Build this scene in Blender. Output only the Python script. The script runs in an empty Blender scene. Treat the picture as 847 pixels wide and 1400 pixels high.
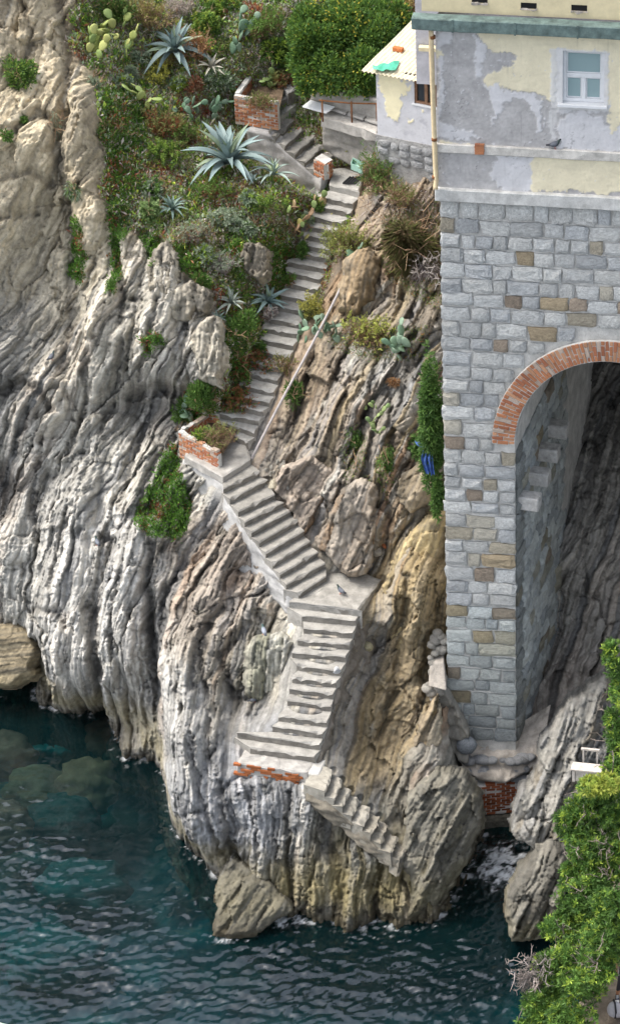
import bpy, bmesh, math, random
import numpy as np
from mathutils import Vector, Matrix

scene = bpy.context.scene
COL = scene.collection
rng = np.random.default_rng(7)
random.seed(7)

# ------------------------------------------------------------------ camera
FPX, PPX, PPY, WPX, HPX = 4500.0, 720.0, 700.0, 847.0, 1400.0
PITCH = math.radians(33.0)
CAM = np.array([5.2, -60.9, 51.3])
cam_d = bpy.data.cameras.new('camera')
cam = bpy.data.objects.new('camera', cam_d)
COL.objects.link(cam)
cam.location = CAM
cam.rotation_euler = (math.radians(90) - PITCH, 0, 0)
cam_d.sensor_fit = 'VERTICAL'
cam_d.sensor_height = 24.0
cam_d.lens = FPX / HPX * 24.0
cam_d.shift_x = (WPX / 2 - PPX) / HPX
cam_d.clip_start = 0.5
cam_d.clip_end = 4000
scene.camera = cam

# ------------------------------------------------------------------ light
SUN_DIR = Vector((-0.56, 0.06, 0.90)).normalized()
world = bpy.data.worlds.new('World')
scene.world = world
world.use_nodes = True
wn = world.node_tree.nodes
wl = world.node_tree.links
sky = wn.new('ShaderNodeTexSky')
sky.sky_type = 'NISHITA'
sky.sun_disc = False
sky.sun_elevation = math.asin(SUN_DIR.z)
sky.sun_rotation = math.atan2(SUN_DIR.x, SUN_DIR.y)
sky.air_density = 1.0
sky.dust_density = 4.0
sky.ozone_density = 0.6
wn['Background'].inputs['Strength'].default_value = 0.15
hsv = wn.new('ShaderNodeHueSaturation')      # thin cloud: the blue is mostly washed out
hsv.inputs['Saturation'].default_value = 0.47
wl.new(sky.outputs['Color'], hsv.inputs['Color']); wl.new(hsv.outputs['Color'], wn['Background'].inputs['Color'])
sun_d = bpy.data.lights.new('sun', 'SUN')
sun_d.energy = 1.35
sun_d.angle = math.radians(25)
sun_d.color = (1.0, 0.95, 0.87)
sun = bpy.data.objects.new('sun', sun_d)
sun.rotation_euler = (-SUN_DIR).to_track_quat('-Z', 'Y').to_euler()
sun.location = (-20, -20, 60)
COL.objects.link(sun)
scene.view_settings.view_transform = 'Standard'
scene.view_settings.look = 'None'
scene.view_settings.exposure = 1.2
scene.view_settings.gamma = 1.0

# ------------------------------------------------------------------ helpers between image pixels and world points
SP, CP = math.sin(PITCH), math.cos(PITCH)
AX_T = np.array([0, SP, CP])          # camera's up axis, taken as up along the sheet
AX_N = np.array([0, -CP, SP])         # toward the camera, taken as out of the sheet

def rays(px, py):
    px = np.asarray(px, float); py = np.asarray(py, float)
    u = (px - PPX) / FPX; v = -(py - PPY) / FPX
    return np.stack([u, CP + v * SP, -SP + v * CP], -1)

def at_y(px, py, y):
    d = rays(px, py)
    t = (np.asarray(y, float) - CAM[1]) / d[..., 1]
    return CAM + d * t[..., None]

def at_z(px, py, z):
    d = rays(px, py)
    t = (np.asarray(z, float) - CAM[2]) / d[..., 2]
    return CAM + d * t[..., None]

def proj(p):
    q = np.asarray(p, float) - CAM
    dep = -(q @ AX_N)
    return PPX + FPX * q[..., 0] / dep, PPY - FPX * (q @ AX_T) / dep

# ------------------------------------------------------------------ noise
_perm = np.random.default_rng(3).permutation(256)
_perm = np.concatenate([_perm, _perm, _perm])
_ang = np.random.default_rng(4).random(256) * 2 * math.pi
_gx, _gy = np.cos(_ang), np.sin(_ang)

def perlin(x, y, seed=0):
    x = np.asarray(x, float) + seed * 17.31; y = np.asarray(y, float) + seed * 9.73
    xi = np.floor(x).astype(int); yi = np.floor(y).astype(int)
    xf = x - xi; yf = y - yi
    u = xf * xf * xf * (xf * (xf * 6 - 15) + 10); v = yf * yf * yf * (yf * (yf * 6 - 15) + 10)
    def g(a, b):
        h = _perm[_perm[(xi + a) & 255] + ((yi + b) & 255)]
        return _gx[h] * (xf - a) + _gy[h] * (yf - b)
    n0 = g(0, 0) * (1 - u) + g(1, 0) * u
    n1 = g(0, 1) * (1 - u) + g(1, 1) * u
    return (n0 * (1 - v) + n1 * v) * 1.5

def fbm(x, y, seed=0, octv=4, gain=0.5):
    s = 0; a = 1; f = 1; t = 0
    for k in range(octv):
        s = s + a * perlin(x * f, y * f, seed + k * 5); t += a; a *= gain; f *= 2.03
    return s / t * 1.3

def worley(x, y, seed=0):
    xi = np.floor(x).astype(int); yi = np.floor(y).astype(int)
    f1 = np.full(x.shape, 9.0); f2 = np.full(x.shape, 9.0); idd = np.zeros(x.shape, int)
    for a in (-1, 0, 1):
        for b in (-1, 0, 1):
            h = _perm[_perm[(xi + a + seed * 13) & 255] + ((yi + b + seed * 7) & 255)]
            jx = _perm[h + 1] / 255.0; jy = _perm[h + 77] / 255.0
            d = np.hypot(xi + a + jx - x, yi + b + jy - y)
            m = d < f1
            f2 = np.where(m, f1, np.minimum(f2, d)); idd = np.where(m, h, idd); f1 = np.where(m, d, f1)
    return f1, f2, idd

def sstep(a, b, x):
    t = np.clip((x - a) / (b - a), 0, 1)
    return t * t * (3 - 2 * t)

def in_poly(x, y, poly):
    inside = np.zeros(np.shape(x), bool)
    n = len(poly)
    for i in range(n):
        x0, y0 = poly[i]; x1, y1 = poly[(i + 1) % n]
        if y0 == y1: continue
        c = ((y0 > y) != (y1 > y)) & (x < (x1 - x0) * (y - y0) / (y1 - y0) + x0)
        inside ^= c
    return inside

def poly_dist(x, y, poly, closed=True):
    d = np.full(np.shape(x), 1e9)
    n = len(poly)
    for i in range(n if closed else n - 1):
        x0, y0 = poly[i]; x1, y1 = poly[(i + 1) % n]
        dx, dy = x1 - x0, y1 - y0
        t = np.clip(((x - x0) * dx + (y - y0) * dy) / (dx * dx + dy * dy + 1e-9), 0, 1)
        d = np.minimum(d, np.hypot(x - x0 - t * dx, y - y0 - t * dy))
    return d

def soft_poly(x, y, poly, w):
    d = poly_dist(x, y, poly)
    s = np.where(in_poly(x, y, poly), d, -d)
    return sstep(-w, w, s)

# ------------------------------------------------------------------ object helpers
def tag(o, label=None, cat=None, group=None, kind=None):
    if label: o['label'] = label
    if cat: o['category'] = cat
    if group: o['group'] = group
    if kind: o['kind'] = kind
    return o

def empty(name, loc, label, cat, group=None, rz=0.0):
    o = bpy.data.objects.new(name, None)
    o.location = loc; o.rotation_euler = (0, 0, rz)
    o.empty_display_size = 0.3
    COL.objects.link(o)
    return tag(o, label, cat, group)

def mesh_obj(name, me, parent=None, local=False):
    """world-space mesh under a parent: the parent's transform is taken out again"""
    o = bpy.data.objects.new(name, me)
    COL.objects.link(o)
    if parent is not None:
        o.parent = parent
        if not local:
            o.matrix_parent_inverse = world_mat(parent).inverted()
    return o

def world_mat(o):
    m = Matrix.LocRotScale(o.location, o.rotation_euler, o.scale)
    if o.parent is not None:
        return world_mat(o.parent) @ o.matrix_parent_inverse @ m
    return m

def np_mesh(name, verts, faces, mat=None, smooth=True, cols=None):
    """faces: (n,3) or (n,4) int array, or list of lists"""
    me = bpy.data.meshes.new(name)
    verts = np.ascontiguousarray(verts, np.float32)
    if isinstance(faces, np.ndarray):
        k = faces.shape[1]
        me.vertices.add(len(verts)); me.vertices.foreach_set('co', verts.ravel())
        me.loops.add(faces.size); me.loops.foreach_set('vertex_index', np.ascontiguousarray(faces, np.int32).ravel())
        me.polygons.add(len(faces))
        me.polygons.foreach_set('loop_start', np.arange(0, faces.size, k, dtype=np.int32))
        me.polygons.foreach_set('loop_total', np.full(len(faces), k, np.int32))
        me.update(calc_edges=True)
    else:
        me.from_pydata([tuple(map(float, v)) for v in verts], [], faces)
    if smooth:
        me.polygons.foreach_set('use_smooth', np.ones(len(me.polygons), bool))
    if cols is not None:
        a = me.color_attributes.new('Col', 'FLOAT_COLOR', 'POINT')
        c = np.ones((len(verts), 4), np.float32); c[:, :3] = cols
        a.data.foreach_set('color', c.ravel())
    if mat is not None: me.materials.append(mat)
    me.validate()
    return me

class MB:
    """collects shapes into one mesh"""
    def __init__(s): s.v = []; s.f = []
    def add(s, vs, fs):
        n = len(s.v)
        s.v += [tuple(map(float, v)) for v in vs]; s.f += [[i + n for i in f] for f in fs]
        return s
    def hexa(s, p):      # 8 points: bottom 4 ccw, top 4 ccw
        return s.add(p, [[3, 2, 1, 0], [4, 5, 6, 7], [0, 1, 5, 4], [1, 2, 6, 5], [2, 3, 7, 6], [3, 0, 4, 7]])
    def box(s, o, ex, ey, ez):   # corner and three edge vectors
        o = np.asarray(o, float); ex = np.asarray(ex, float); ey = np.asarray(ey, float); ez = np.asarray(ez, float)
        return s.hexa([o, o + ex, o + ex + ey, o + ey, o + ez, o + ex + ez, o + ex + ey + ez, o + ey + ez])
    def tube(s, pts, r, n=8, cap=True):
        pts = [np.asarray(p, float) for p in pts]
        rs = r if hasattr(r, '__len__') else [r] * len(pts)
        rings = []
        for i, p in enumerate(pts):
            t = pts[min(i + 1, len(pts) - 1)] - pts[max(i - 1, 0)]
            t = t / (np.linalg.norm(t) + 1e-9)
            a = np.cross(t, [0, 0, 1.0])
            if np.linalg.norm(a) < 1e-3: a = np.array([1.0, 0, 0])
            a = a / np.linalg.norm(a); b = np.cross(a, t)
            rings.append([p + rs[i] * (math.cos(2 * math.pi * k / n) * a + math.sin(2 * math.pi * k / n) * b) for k in range(n)])
        vs = [v for rg in rings for v in rg]; fs = []
        for i in range(len(pts) - 1):
            for k in range(n):
                k2 = (k + 1) % n
                fs.append([i * n + k, i * n + k2, (i + 1) * n + k2, (i + 1) * n + k])
        if cap:
            fs.append(list(range(n))[::-1]); fs.append([(len(pts) - 1) * n + k for k in range(n)])
        return s.add(vs, fs)
    def mesh(s, name, mat=None, smooth=False, bevel=0.0, seg=1):
        me = bpy.data.meshes.new(name); me.from_pydata(s.v, [], s.f)
        bm = bmesh.new(); bm.from_mesh(me)
        bmesh.ops.recalc_face_normals(bm, faces=bm.faces)
        if bevel: bmesh.ops.bevel(bm, geom=list(bm.edges), offset=bevel, segments=seg, affect='EDGES', profile=0.6)
        bm.to_mesh(me); bm.free()
        if smooth: me.polygons.foreach_set('use_smooth', np.ones(len(me.polygons), bool))
        if mat: me.materials.append(mat)
        return me
    def build(s, name, mat=None, parent=None, smooth=False, bevel=0.0, local=False, seg=1):
        return mesh_obj(name, s.mesh(name, mat, smooth, bevel, seg), parent, local)

# ------------------------------------------------------------------ materials
def new_mat(name):
    m = bpy.data.materials.new(name); m.use_nodes = True
    return m, m.node_tree.nodes, m.node_tree.links, m.node_tree.nodes['Principled BSDF']

def make_mat(name, color=None, rough=0.85, src='rgb', var=0.25, vscale=6.0, bumps=((30.0, 0.3, 0.02),), spec=0.25,
             speck=0.0, coord='Object', dark=(0.5, 0.48, 0.45), rough_var=0.0):
    """src: rgb (plain), attr (vertex colour), obj (object colour). Colour varied by noise, relief by noise bump."""
    m, N, L, B = new_mat(name)
    tc = N.new('ShaderNodeTexCoord')
    if src == 'attr':
        a = N.new('ShaderNodeAttribute'); a.attribute_name = 'Col'; c = a.outputs['Color']
    elif src == 'obj':
        a = N.new('ShaderNodeObjectInfo'); c = a.outputs['Color']
    else:
        a = N.new('ShaderNodeRGB'); a.outputs[0].default_value = (*color, 1); c = a.outputs[0]
    vec = tc.outputs[coord]
    if src == 'obj':
        oi = N.new('ShaderNodeObjectInfo'); ad = N.new('ShaderNodeVectorMath'); ad.operation = 'MULTIPLY_ADD'
        cv = N.new('ShaderNodeCombineXYZ')
        for k in range(3): L.new(oi.outputs['Random'], cv.inputs[k])
        ad.inputs[1].default_value = (37, 21, 53); L.new(cv.outputs[0], ad.inputs[0]); L.new(vec, ad.inputs[2]); vec = ad.outputs[0]
    if var > 0:
        nz = N.new('ShaderNodeTexNoise'); nz.inputs['Scale'].default_value = vscale; nz.inputs['Detail'].default_value = 7
        nz.inputs['Roughness'].default_value = 0.65
        L.new(vec, nz.inputs['Vector'])
        mr = N.new('ShaderNodeMapRange'); mr.inputs['From Min'].default_value = 0.3; mr.inputs['From Max'].default_value = 0.7
        mr.inputs['To Min'].default_value = 1 - var; mr.inputs['To Max'].default_value = 1 + var
        L.new(nz.outputs['Fac'], mr.inputs['Value'])
        mx = N.new('ShaderNodeVectorMath'); mx.operation = 'SCALE'
        L.new(c, mx.inputs[0]); L.new(mr.outputs[0], mx.inputs['Scale']); c = mx.outputs[0]
    if speck > 0:
        nz2 = N.new('ShaderNodeTexNoise'); nz2.inputs['Scale'].default_value = vscale * 14; nz2.inputs['Detail'].default_value = 2
        L.new(vec, nz2.inputs['Vector'])
        mr2 = N.new('ShaderNodeMapRange'); mr2.inputs['From Min'].default_value = 0.56; mr2.inputs['From Max'].default_value = 0.68
        mr2.inputs['To Max'].default_value = speck
        L.new(nz2.outputs['Fac'], mr2.inputs['Value'])
        mm = N.new('ShaderNodeMix'); mm.data_type = 'RGBA'; mm.blend_type = 'MULTIPLY'
        L.new(mr2.outputs[0], mm.inputs['Factor']); L.new(c, mm.inputs['A']); mm.inputs['B'].default_value = (*dark, 1)
        c = mm.outputs['Result']
    L.new(c, B.inputs['Base Color'])
    B.inputs['Roughness'].default_value = rough
    B.inputs['Specular IOR Level'].default_value = spec
    prev = None
    for sc_, st, dist in bumps:
        nb = N.new('ShaderNodeTexNoise'); nb.inputs['Scale'].default_value = sc_; nb.inputs['Detail'].default_value = 6
        nb.inputs['Roughness'].default_value = 0.6
        L.new(vec, nb.inputs['Vector'])
        bp = N.new('ShaderNodeBump'); bp.inputs['Strength'].default_value = st; bp.inputs['Distance'].default_value = dist
        L.new(nb.outputs['Fac'], bp.inputs['Height'])
        if prev: L.new(prev, bp.inputs['Normal'])
        prev = bp.outputs['Normal']
    if prev: L.new(prev, B.inputs['Normal'])
    return m

M_ROCK = make_mat('rock', src='attr', rough=0.88, var=0.3, vscale=5.0, bumps=((9.0, 0.5, 0.08), (40.0, 0.55, 0.025)), speck=0.4, spec=0.2)
M_CONC = make_mat('weathered_concrete', src='obj', rough=0.95, var=0.3, vscale=4.0, bumps=((60.0, 0.5, 0.015), (12.0, 0.25, 0.03)), speck=0.45, spec=0.15)
M_STONE = make_mat('squared_stone', src='obj', rough=0.9, var=0.32, vscale=6.0, bumps=((11.0, 0.8, 0.07), (50.0, 0.45, 0.015)), speck=0.4, spec=0.25)
M_MORTAR = make_mat('lime_mortar', (0.53, 0.52, 0.49), rough=0.95, var=0.3, vscale=3.0, bumps=((25.0, 0.6, 0.03),), speck=0.4, spec=0.1)
M_BRICK = make_mat('clay_brick', src='obj', rough=0.9, var=0.3, vscale=14.0, bumps=((50.0, 0.5, 0.01),), speck=0.3, spec=0.15)
M_PAINTATTR = make_mat('peeling_plaster', src='attr', rough=0.9, var=0.10, vscale=3.0, bumps=((35.0, 0.3, 0.012), (6, .15, .02)), speck=0.10, spec=0.15)
M_LEAF = make_mat('leaves', src='attr', rough=0.55, var=0.12, vscale=9.0, bumps=(), spec=0.3)
def translucent(m, f=0.38):
    N, L = m.node_tree.nodes, m.node_tree.links
    B = N['Principled BSDF']; tr = N.new('ShaderNodeBsdfTranslucent'); mx = N.new('ShaderNodeMixShader'); mx.inputs[0].default_value = f
    L.new(B.inputs['Base Color'].links[0].from_socket, tr.inputs['Color'])
    L.new(B.outputs[0], mx.inputs[1]); L.new(tr.outputs[0], mx.inputs[2]); L.new(mx.outputs[0], N['Material Output'].inputs['Surface'])
translucent(M_LEAF)
M_TWIG = make_mat('dry_twigs', src='attr', rough=0.9, var=0.2, vscale=20.0, bumps=(), spec=0.1)
# ================================================================== the cliff
Z = 'z'
CTRL = [  # image pixel of a point and its assumed distance Y (or height, with Z)
 (-60,-60,15.5),(60,-60,16.5),(200,-60,19.5),(350,-60,20),(500,-60,20),(700,-60,20),(920,-60,20),
 (-60,150,12.6),(0,60,14.6),(40,100,14.2),(95,60,15.6),(112,150,13.6),(150,60,16.5),(200,100,16.8),(260,100,16.8),(330,80,17.4),(430,70,18.0),(560,80,17.4),(340,140,17.3),(330,168,16.7),
 (-60,330,11.8),(0,300,12.1),(60,290,12.9),(100,350,12.4),(125,290,12.2),(150,230,13.3),(200,200,14.6),(250,220,14.6),(320,250,14.0),(400,265,13.9),
 (-60,470,11.2),(0,450,11.5),(60,450,11.7),(115,450,10.9),(165,420,11.0),(190,330,12.3),(222,370,11.2),(255,330,12.2),(300,330,12.6),(350,350,12.2),(380,300,13.2),
 (-60,620,10.8),(0,590,10.7),(60,600,10.6),(110,560,10.2),(150,600,10.3),(195,500,10.2),(200,560,10.9),(240,440,10.4),(250,545,10.4),(275,490,9.9),(310,450,11.0),(345,470,10.7),(300,560,9.3),
 (-60,800,9.8),(0,760,9.9),(8,650,11.3),(60,750,9.2),(100,690,9.2),(150,700,9.0),(200,640,9.2),(182,725,8.0),(232,700,8.1),(-60,930,9.6),
 (85,840,7.8),(62,915,8.2),(35,895,9.9),(0,880,10.1),(100,940,7.4),(132,830,7.4),(150,935,6.9),(185,800,6.9),(195,900,6.4),(228,820,6.9),
 (0,938,0,Z),(40,945,0,Z),(75,968,0,Z),(130,975,0,Z),(160,1032,0,Z),(195,1042,0,Z),(214,1046,-.3,Z),
 (-60,1010,-3,Z),(60,1030,-3,Z),(130,1070,-3,Z),(190,1120,-3,Z),(235,1190,-3,Z),(280,1270,-3,Z),(350,1330,-3,Z),(450,1350,-3,Z),(580,1350,-3,Z),(660,1290,-3,Z),
 (300,1200,0,Z),(345,1240,0,Z),(400,1250,0,Z),(480,1262,0,Z),(560,1268,0,Z),(605,1250,0,Z),(640,1200,0,Z),(664,1130,0,Z),(690,1122,-0.6,Z),(720,1126,-1,Z),
 (228,925,4.5),(230,1000,3.3),(234,1075,2.3),(248,1120,1.6),(268,1150,1.3),(207,940,6.8),(211,1000,6.6),(208,1075,-1.6,Z),(220,1110,-1.6,Z),(234,1150,-1.6,Z),(256,1188,-1.4,Z),(282,1222,-1.2,Z),(45,925,-.8,Z),(148,1000,-.6,Z),(300,850,5.8),(290,950,4.0),(300,1050,2.2),(300,1130,1.2),(330,780,7.0),(275,760,7.3),(250,840,6.3),
 (365,870,5.6),(345,960,4.2),(325,1000,3.1),(400,1100,1.35),(400,1190,0.6),(480,1130,1.15),(480,1200,.55),(520,1225,.3),(560,1205,.55),(600,1120,1.7),(640,1100,2.6),(600,1045,2.7),
 (565,1020,3.2),(520,1075,2.4),(545,1120,1.75),(512,1000,4.0),(530,900,5.3),(560,860,4.9),(580,940,4.2),(540,800,5.5),(590,800,5.4),(560,720,6.6),(520,680,6.9),(470,700,7.3),(430,690,7.5),
 (400,600,8.8),(440,620,8.2),(480,580,8.3),(530,560,8.2),(580,560,7.8),(480,500,9.4),(540,480,9.4),(590,450,9.2),(500,430,10.9),(560,400,10.8),(480,370,11.9),(540,330,12.2),(600,300,12.2),(520,262,13.4),
 (560,232,14.0),(620,200,14.4),(450,500,10.0),(420,560,9.2),
 (700,300,13.5),(900,300,13.5),(750,500,12),(900,500,12.5),(760,620,10.6),(850,620,10.8),(720,800,8.8),(780,760,8.4),(900,760,8.8),(720,930,6.7),(780,930,6.3),(900,900,6.6),(650,700,8.5),(650,900,6.2),(650,500,11),
 (725,985,5.6),(770,955,5.6),(640,1028,4.7),(690,1030,4.9),(650,1058,4.7),(690,1060,4.9),(682,1085,5.2),(800,1000,4.2),(900,1000,4.2),(780,1130,2.0),(900,1150,2.0),(760,1230,-2,Z),(850,1330,-2,Z),
]
# stairs (front edges: left point, right point, tread height) -------------------------------------------------
def crop(x, y, ox, oy, s): return (ox + x / s, oy + y / s)
def edges(lst, z0, dz, ox, oy, s):
    out = []
    for k, (a, b, c, d) in enumerate(lst):
        z = z0 + dz * k
        out.append((at_z(*crop(a, b, ox, oy, s), z), at_z(*crop(c, d, ox, oy, s), z)))
    return out
ZB, ZD, ZF, ZP = 3.25, 5.70, 7.76, 12.26
rD = (ZD - ZB) / 13
EC = edges([(85,965,432,992),(150,890,455,935),(80,815,480,875),(250,785,495,820),(280,735,515,765),(325,660,535,690),(335,605,545,630),
            (345,550,560,575),(372,490,580,520),(345,430,605,450),(370,370,625,390),(405,312,640,335),(400,252,655,275),(335,185,665,225)], ZB, rD, 300, 770, 3.529)
rE = (ZF - ZD) / 12
EE = edges([(490,712,588,650),(440,680,588,600),(418,640,560,558),(392,602,530,518),(365,562,508,480),(340,522,487,438),(312,484,460,402),
            (287,446,432,372),(262,408,398,343),(232,362,372,288),(205,322,342,258)], ZD + rE, rE, 230, 550, 2.732)
gpx = [(316,597,338,604),(306,580,347,590),(300,568,352,574.5),(315,553,359,562),(330,543,367,549),(336,528,374,535),(345,511,379,519),(352,497,385,503),
       (360,481,394.5,487),(366,466,400,472),(368,450,407.5,456),(370,436,408,442),(380,418,419,426),(390,404,426,411.5),(398,388,433.5,395),
       (401,373,438,381),(400,359,445,367),(418,347,450,353),(417,335,451,341),(421,322,453,328),(422,308,456,316),(428,296,466,304),(437,282,479,290),(444,270,481,278)]
GZ = (ZP - ZF) / 25
EG = [(at_z(a - (10 if k > 2 else 0), b - 3, ZF + GZ * (k + 1)), at_z(c, d, ZF + GZ * (k + 1))) for k, (a, b, c, d) in enumerate(gpx)]
hpx = [(430,232,458,212),(417,221.5,443,198),(404,209.6,430,187),(389.6,198,415.6,176.6),(378,186,402,164)]
EH = [(at_z(a, b, ZP + .18 * (k + 1)), at_z(c, d, ZP + .18 * (k + 1))) for k, (a, b, c, d) in enumerate(hpx)]
apx = [crop(a, b, 300, 1020, 3.025) + crop(c, d, 300, 1020, 3.025) for a, b, c, d in
       [(470,100,440,185),(508,140,475,220),(545,180,510,252),(583,215,550,287),(627,255,590,327),(662,290,630,365),(697,328,670,402),(738,375,710,440),(775,420,740,477)]]
rA = 0.195
EA = [(at_z(a, b, ZB - rA * (k + 1) + .12), at_z(c, d, ZB - rA * (k + 1) + .12)) for k, (a, b, c, d) in enumerate(apx)]
STAIR_PTS = []
for E in (EC, EE, EG, EH):
    for k in range(0, len(E), 2):
        for t in (0.05, 0.95):
            STAIR_PTS.append(E[k][0] * (1 - t) + E[k][1] * t)
for k in range(0, len(EA), 2): STAIR_PTS.append((EA[k][0] + EA[k][1]) / 2)
for k in range(0, len(EA)): STAIR_PTS.append(EA[k][0] + np.array([.05, .2, .12]))
for q in ((410,815),(500,815),(512,797),(450,795)): STAIR_PTS.append(at_z(*q, ZD))
for q in ((310,622),(330,620),(340,628)): STAIR_PTS.append(at_z(*q, ZF))
for q in ((465,245),(480,240)): STAIR_PTS.append(at_z(*q, ZP))

def to_sheet(p):
    p = np.asarray(p, float)
    return np.stack([p[..., 0], p @ AX_T, p @ AX_N], -1)
def from_sheet(x, t, h):
    return np.stack([x, t * AX_T[1] + h * AX_N[1], t * AX_T[2] + h * AX_N[2]], -1)

cp = [to_sheet(at_z(c[0], c[1], c[2]) if len(c) == 4 else at_y(c[0], c[1], c[2])) for c in CTRL]
cp += [to_sheet(p) + np.array([0, 0, -0.22]) for p in STAIR_PTS]
cp = np.array(cp)
def tps_fit(p, h, lam=0.004):
    n = len(p)
    d = np.hypot(p[:, None, 0] - p[None, :, 0], p[:, None, 1] - p[None, :, 1])
    K = np.where(d > 0, d * d * np.log(d + 1e-12), 0) + lam * n * np.eye(n) * 0.02
    Pm = np.column_stack([np.ones(n), p[:, :2]])
    A = np.zeros((n + 3, n + 3)); A[:n, :n] = K; A[:n, n:] = Pm; A[n:, :n] = Pm.T
    return np.linalg.solve(A, np.concatenate([h, np.zeros(3)]))
W = tps_fit(cp, cp[:, 2])
def tps_eval(x, t):
    out = W[-3] + W[-2] * x + W[-1] * t
    for i in range(len(cp)):
        d2 = (x - cp[i, 0]) ** 2 + (t - cp[i, 1]) ** 2
        out = out + W[i] * 0.5 * d2 * np.log(d2 + 1e-12)
    return out
X0, X1 = -9.8, 9.4
T0, T1 = -4.6, 27.2
CS = 0.2
cx = np.arange(X0 - CS, X1 + 2 * CS, CS); ct = np.arange(T0 - CS, T1 + 2 * CS, CS)
CXg, CTg = np.meshgrid(cx, ct)
Hc = tps_eval(CXg, CTg)
def coarse(x, t):
    fx = np.clip((x - cx[0]) / CS, 0, len(cx) - 1.001); ft = np.clip((t - ct[0]) / CS, 0, len(ct) - 1.001)
    i = fx.astype(int); j = ft.astype(int); a = fx - i; b = ft - j
    return (Hc[j, i] * (1 - a) + Hc[j, i + 1] * a) * (1 - b) + (Hc[j + 1, i] * (1 - a) + Hc[j + 1, i + 1] * a) * b

DX = 0.027
gx = np.arange(X0, X1, DX); gt = np.arange(T0, T1, DX)
NX, NT = len(gx), len(gt)
GX, GT = np.meshgrid(gx, gt)
GH = coarse(GX, GT)
U, V = proj(from_sheet(GX, GT, GH))          # image pixel coordinates of every sheet point, used to lay out masks and colours

# direction of the beds ------------------------------------------------------------------
FLOW = [(40,80,.3,-1),(60,300,.55,-.8),(40,480,.75,-.6),(120,450,.25,-1),(180,420,.1,-1),(60,620,.4,-.9),(150,640,.35,-.95),(80,780,.1,-1),(100,900,-.1,-1),
        (180,800,.15,-1),(190,950,-.15,-1),(330,770,.7,-.7),(290,820,.6,-.8),(250,880,.35,-.95),(240,980,-.1,-1),(260,1080,-.3,-1),(310,1120,-.2,-1),(370,900,.12,-1),
        (400,1120,0,-1),(420,1220,-.1,-1),(500,1220,.3,-1),(560,1120,.6,-.8),(620,1080,.35,-.95),(640,1180,.2,-1),(480,560,.62,-.8),(540,490,.7,-.75),(500,700,.5,-.87),(440,620,.6,-.8),
        (560,780,.4,-.93),(540,900,.35,-.95),(480,1000,.5,-.8),(580,380,.7,-.75),(780,760,.25,-1),(760,950,.3,-1),(300,300,.1,-1),(240,460,.1,-1),(280,510,.1,-1),(440,100,.3,-1)]
den = 1e-9; sx = 0; sy = 0
Us, Vs = U[::8, ::8], V[::8, ::8]
for fx, fy, dx, dy in FLOW:
    a = math.atan2(-dy, dx)
    w = np.exp(-((Us - fx) ** 2 + (Vs - fy) ** 2) / (2 * 75 ** 2)) + 1e-7
    den = den + w; sx = sx + w * math.cos(2 * a); sy = sy + w * math.sin(2 * a)
ANGs = 0.5 * np.arctan2(sy / den, sx / den) + 0.13 * fbm(Us / 90, Vs / 90, 31, 3)
ANGs = np.where(ANGs < 0, ANGs + math.pi, ANGs)
def up8(a):
    j = np.minimum(np.arange(NT) / 8, a.shape[0] - 1.001); i = np.minimum(np.arange(NX) / 8, a.shape[1] - 1.001)
    ji = j.astype(int); ii = i.astype(int); b = (j - ji)[:, None]; c = (i - ii)[None]
    return (a[ji][:, ii] * (1 - c) + a[ji][:, ii + 1] * c) * (1 - b) + (a[ji + 1][:, ii] * (1 - c) + a[ji + 1][:, ii + 1] * c) * b
FC, FS = up8(np.cos(ANGs)), up8(np.sin(ANGs))
nn_ = np.hypot(FC, FS); FC /= nn_; FS /= nn_
J0, I0 = np.mgrid[0:NT, 0:NX].astype(np.float32)
def gather(a, j, i):
    j = np.clip(j, 0, NT - 1.001); i = np.clip(i, 0, NX - 1.001)
    ji = j.astype(np.int32); ii = i.astype(np.int32); b = j - ji; c = i - ii
    k = ji * NX + ii; f = a.ravel()
    return (f[k] * (1 - c) + f[k + 1] * c) * (1 - b) + (f[k + NX] * (1 - c) + f[k + NX + 1] * c) * b
def beds(width, length, seed, cross=False):
    """noise drawn out along the beds: width and length of a bed in metres"""
    s = 1.0 / (width * 2.0)
    n = perlin(GX * s, GT * s, seed) + 0.45 * perlin(GX * s * 2.1, GT * s * 2.1, seed + 3)
    n = n.astype(np.float32)
    c, si = (FC, FS) if not cross else (-FS, FC)
    L = width * 0.6 / DX; tot = length / DX
    while L < tot:
        n = (n + gather(n, J0 + si * L, I0 + c * L) + gather(n, J0 - si * L, I0 - c * L)) / 3
        L *= 1.9
    return (n - n.mean()) / (n.std() + 1e-9)
def bed_coords():
    """two smooth coordinates: s across the beds, l along them (least-squares potentials of the bed direction)"""
    c, si = np.cos(ANGs), np.sin(ANGs)
    st = 8 * DX
    out = []
    for vx, vy in ((si, -c), (c, si)):
        ny, nx = vx.shape
        ex = np.concatenate([vx, -vx[:, ::-1]], 1); ex = np.concatenate([ex, ex[::-1]], 0)
        ey = np.concatenate([vy, vy[:, ::-1]], 1); ey = np.concatenate([ey, -ey[::-1]], 0)
        kx = 2 * math.pi * np.fft.fftfreq(2 * nx, st); ky = 2 * math.pi * np.fft.fftfreq(2 * ny, st)
        KX, KY = np.meshgrid(kx, ky); k2 = KX ** 2 + KY ** 2; k2[0, 0] = 1
        ph = -(1j * KX * np.fft.fft2(ex) + 1j * KY * np.fft.fft2(ey)) / k2
        ph[0, 0] = 0
        out.append(up8(np.real(np.fft.ifft2(ph))[:ny, :nx]))
    return out
SC, LC = bed_coords()
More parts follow.
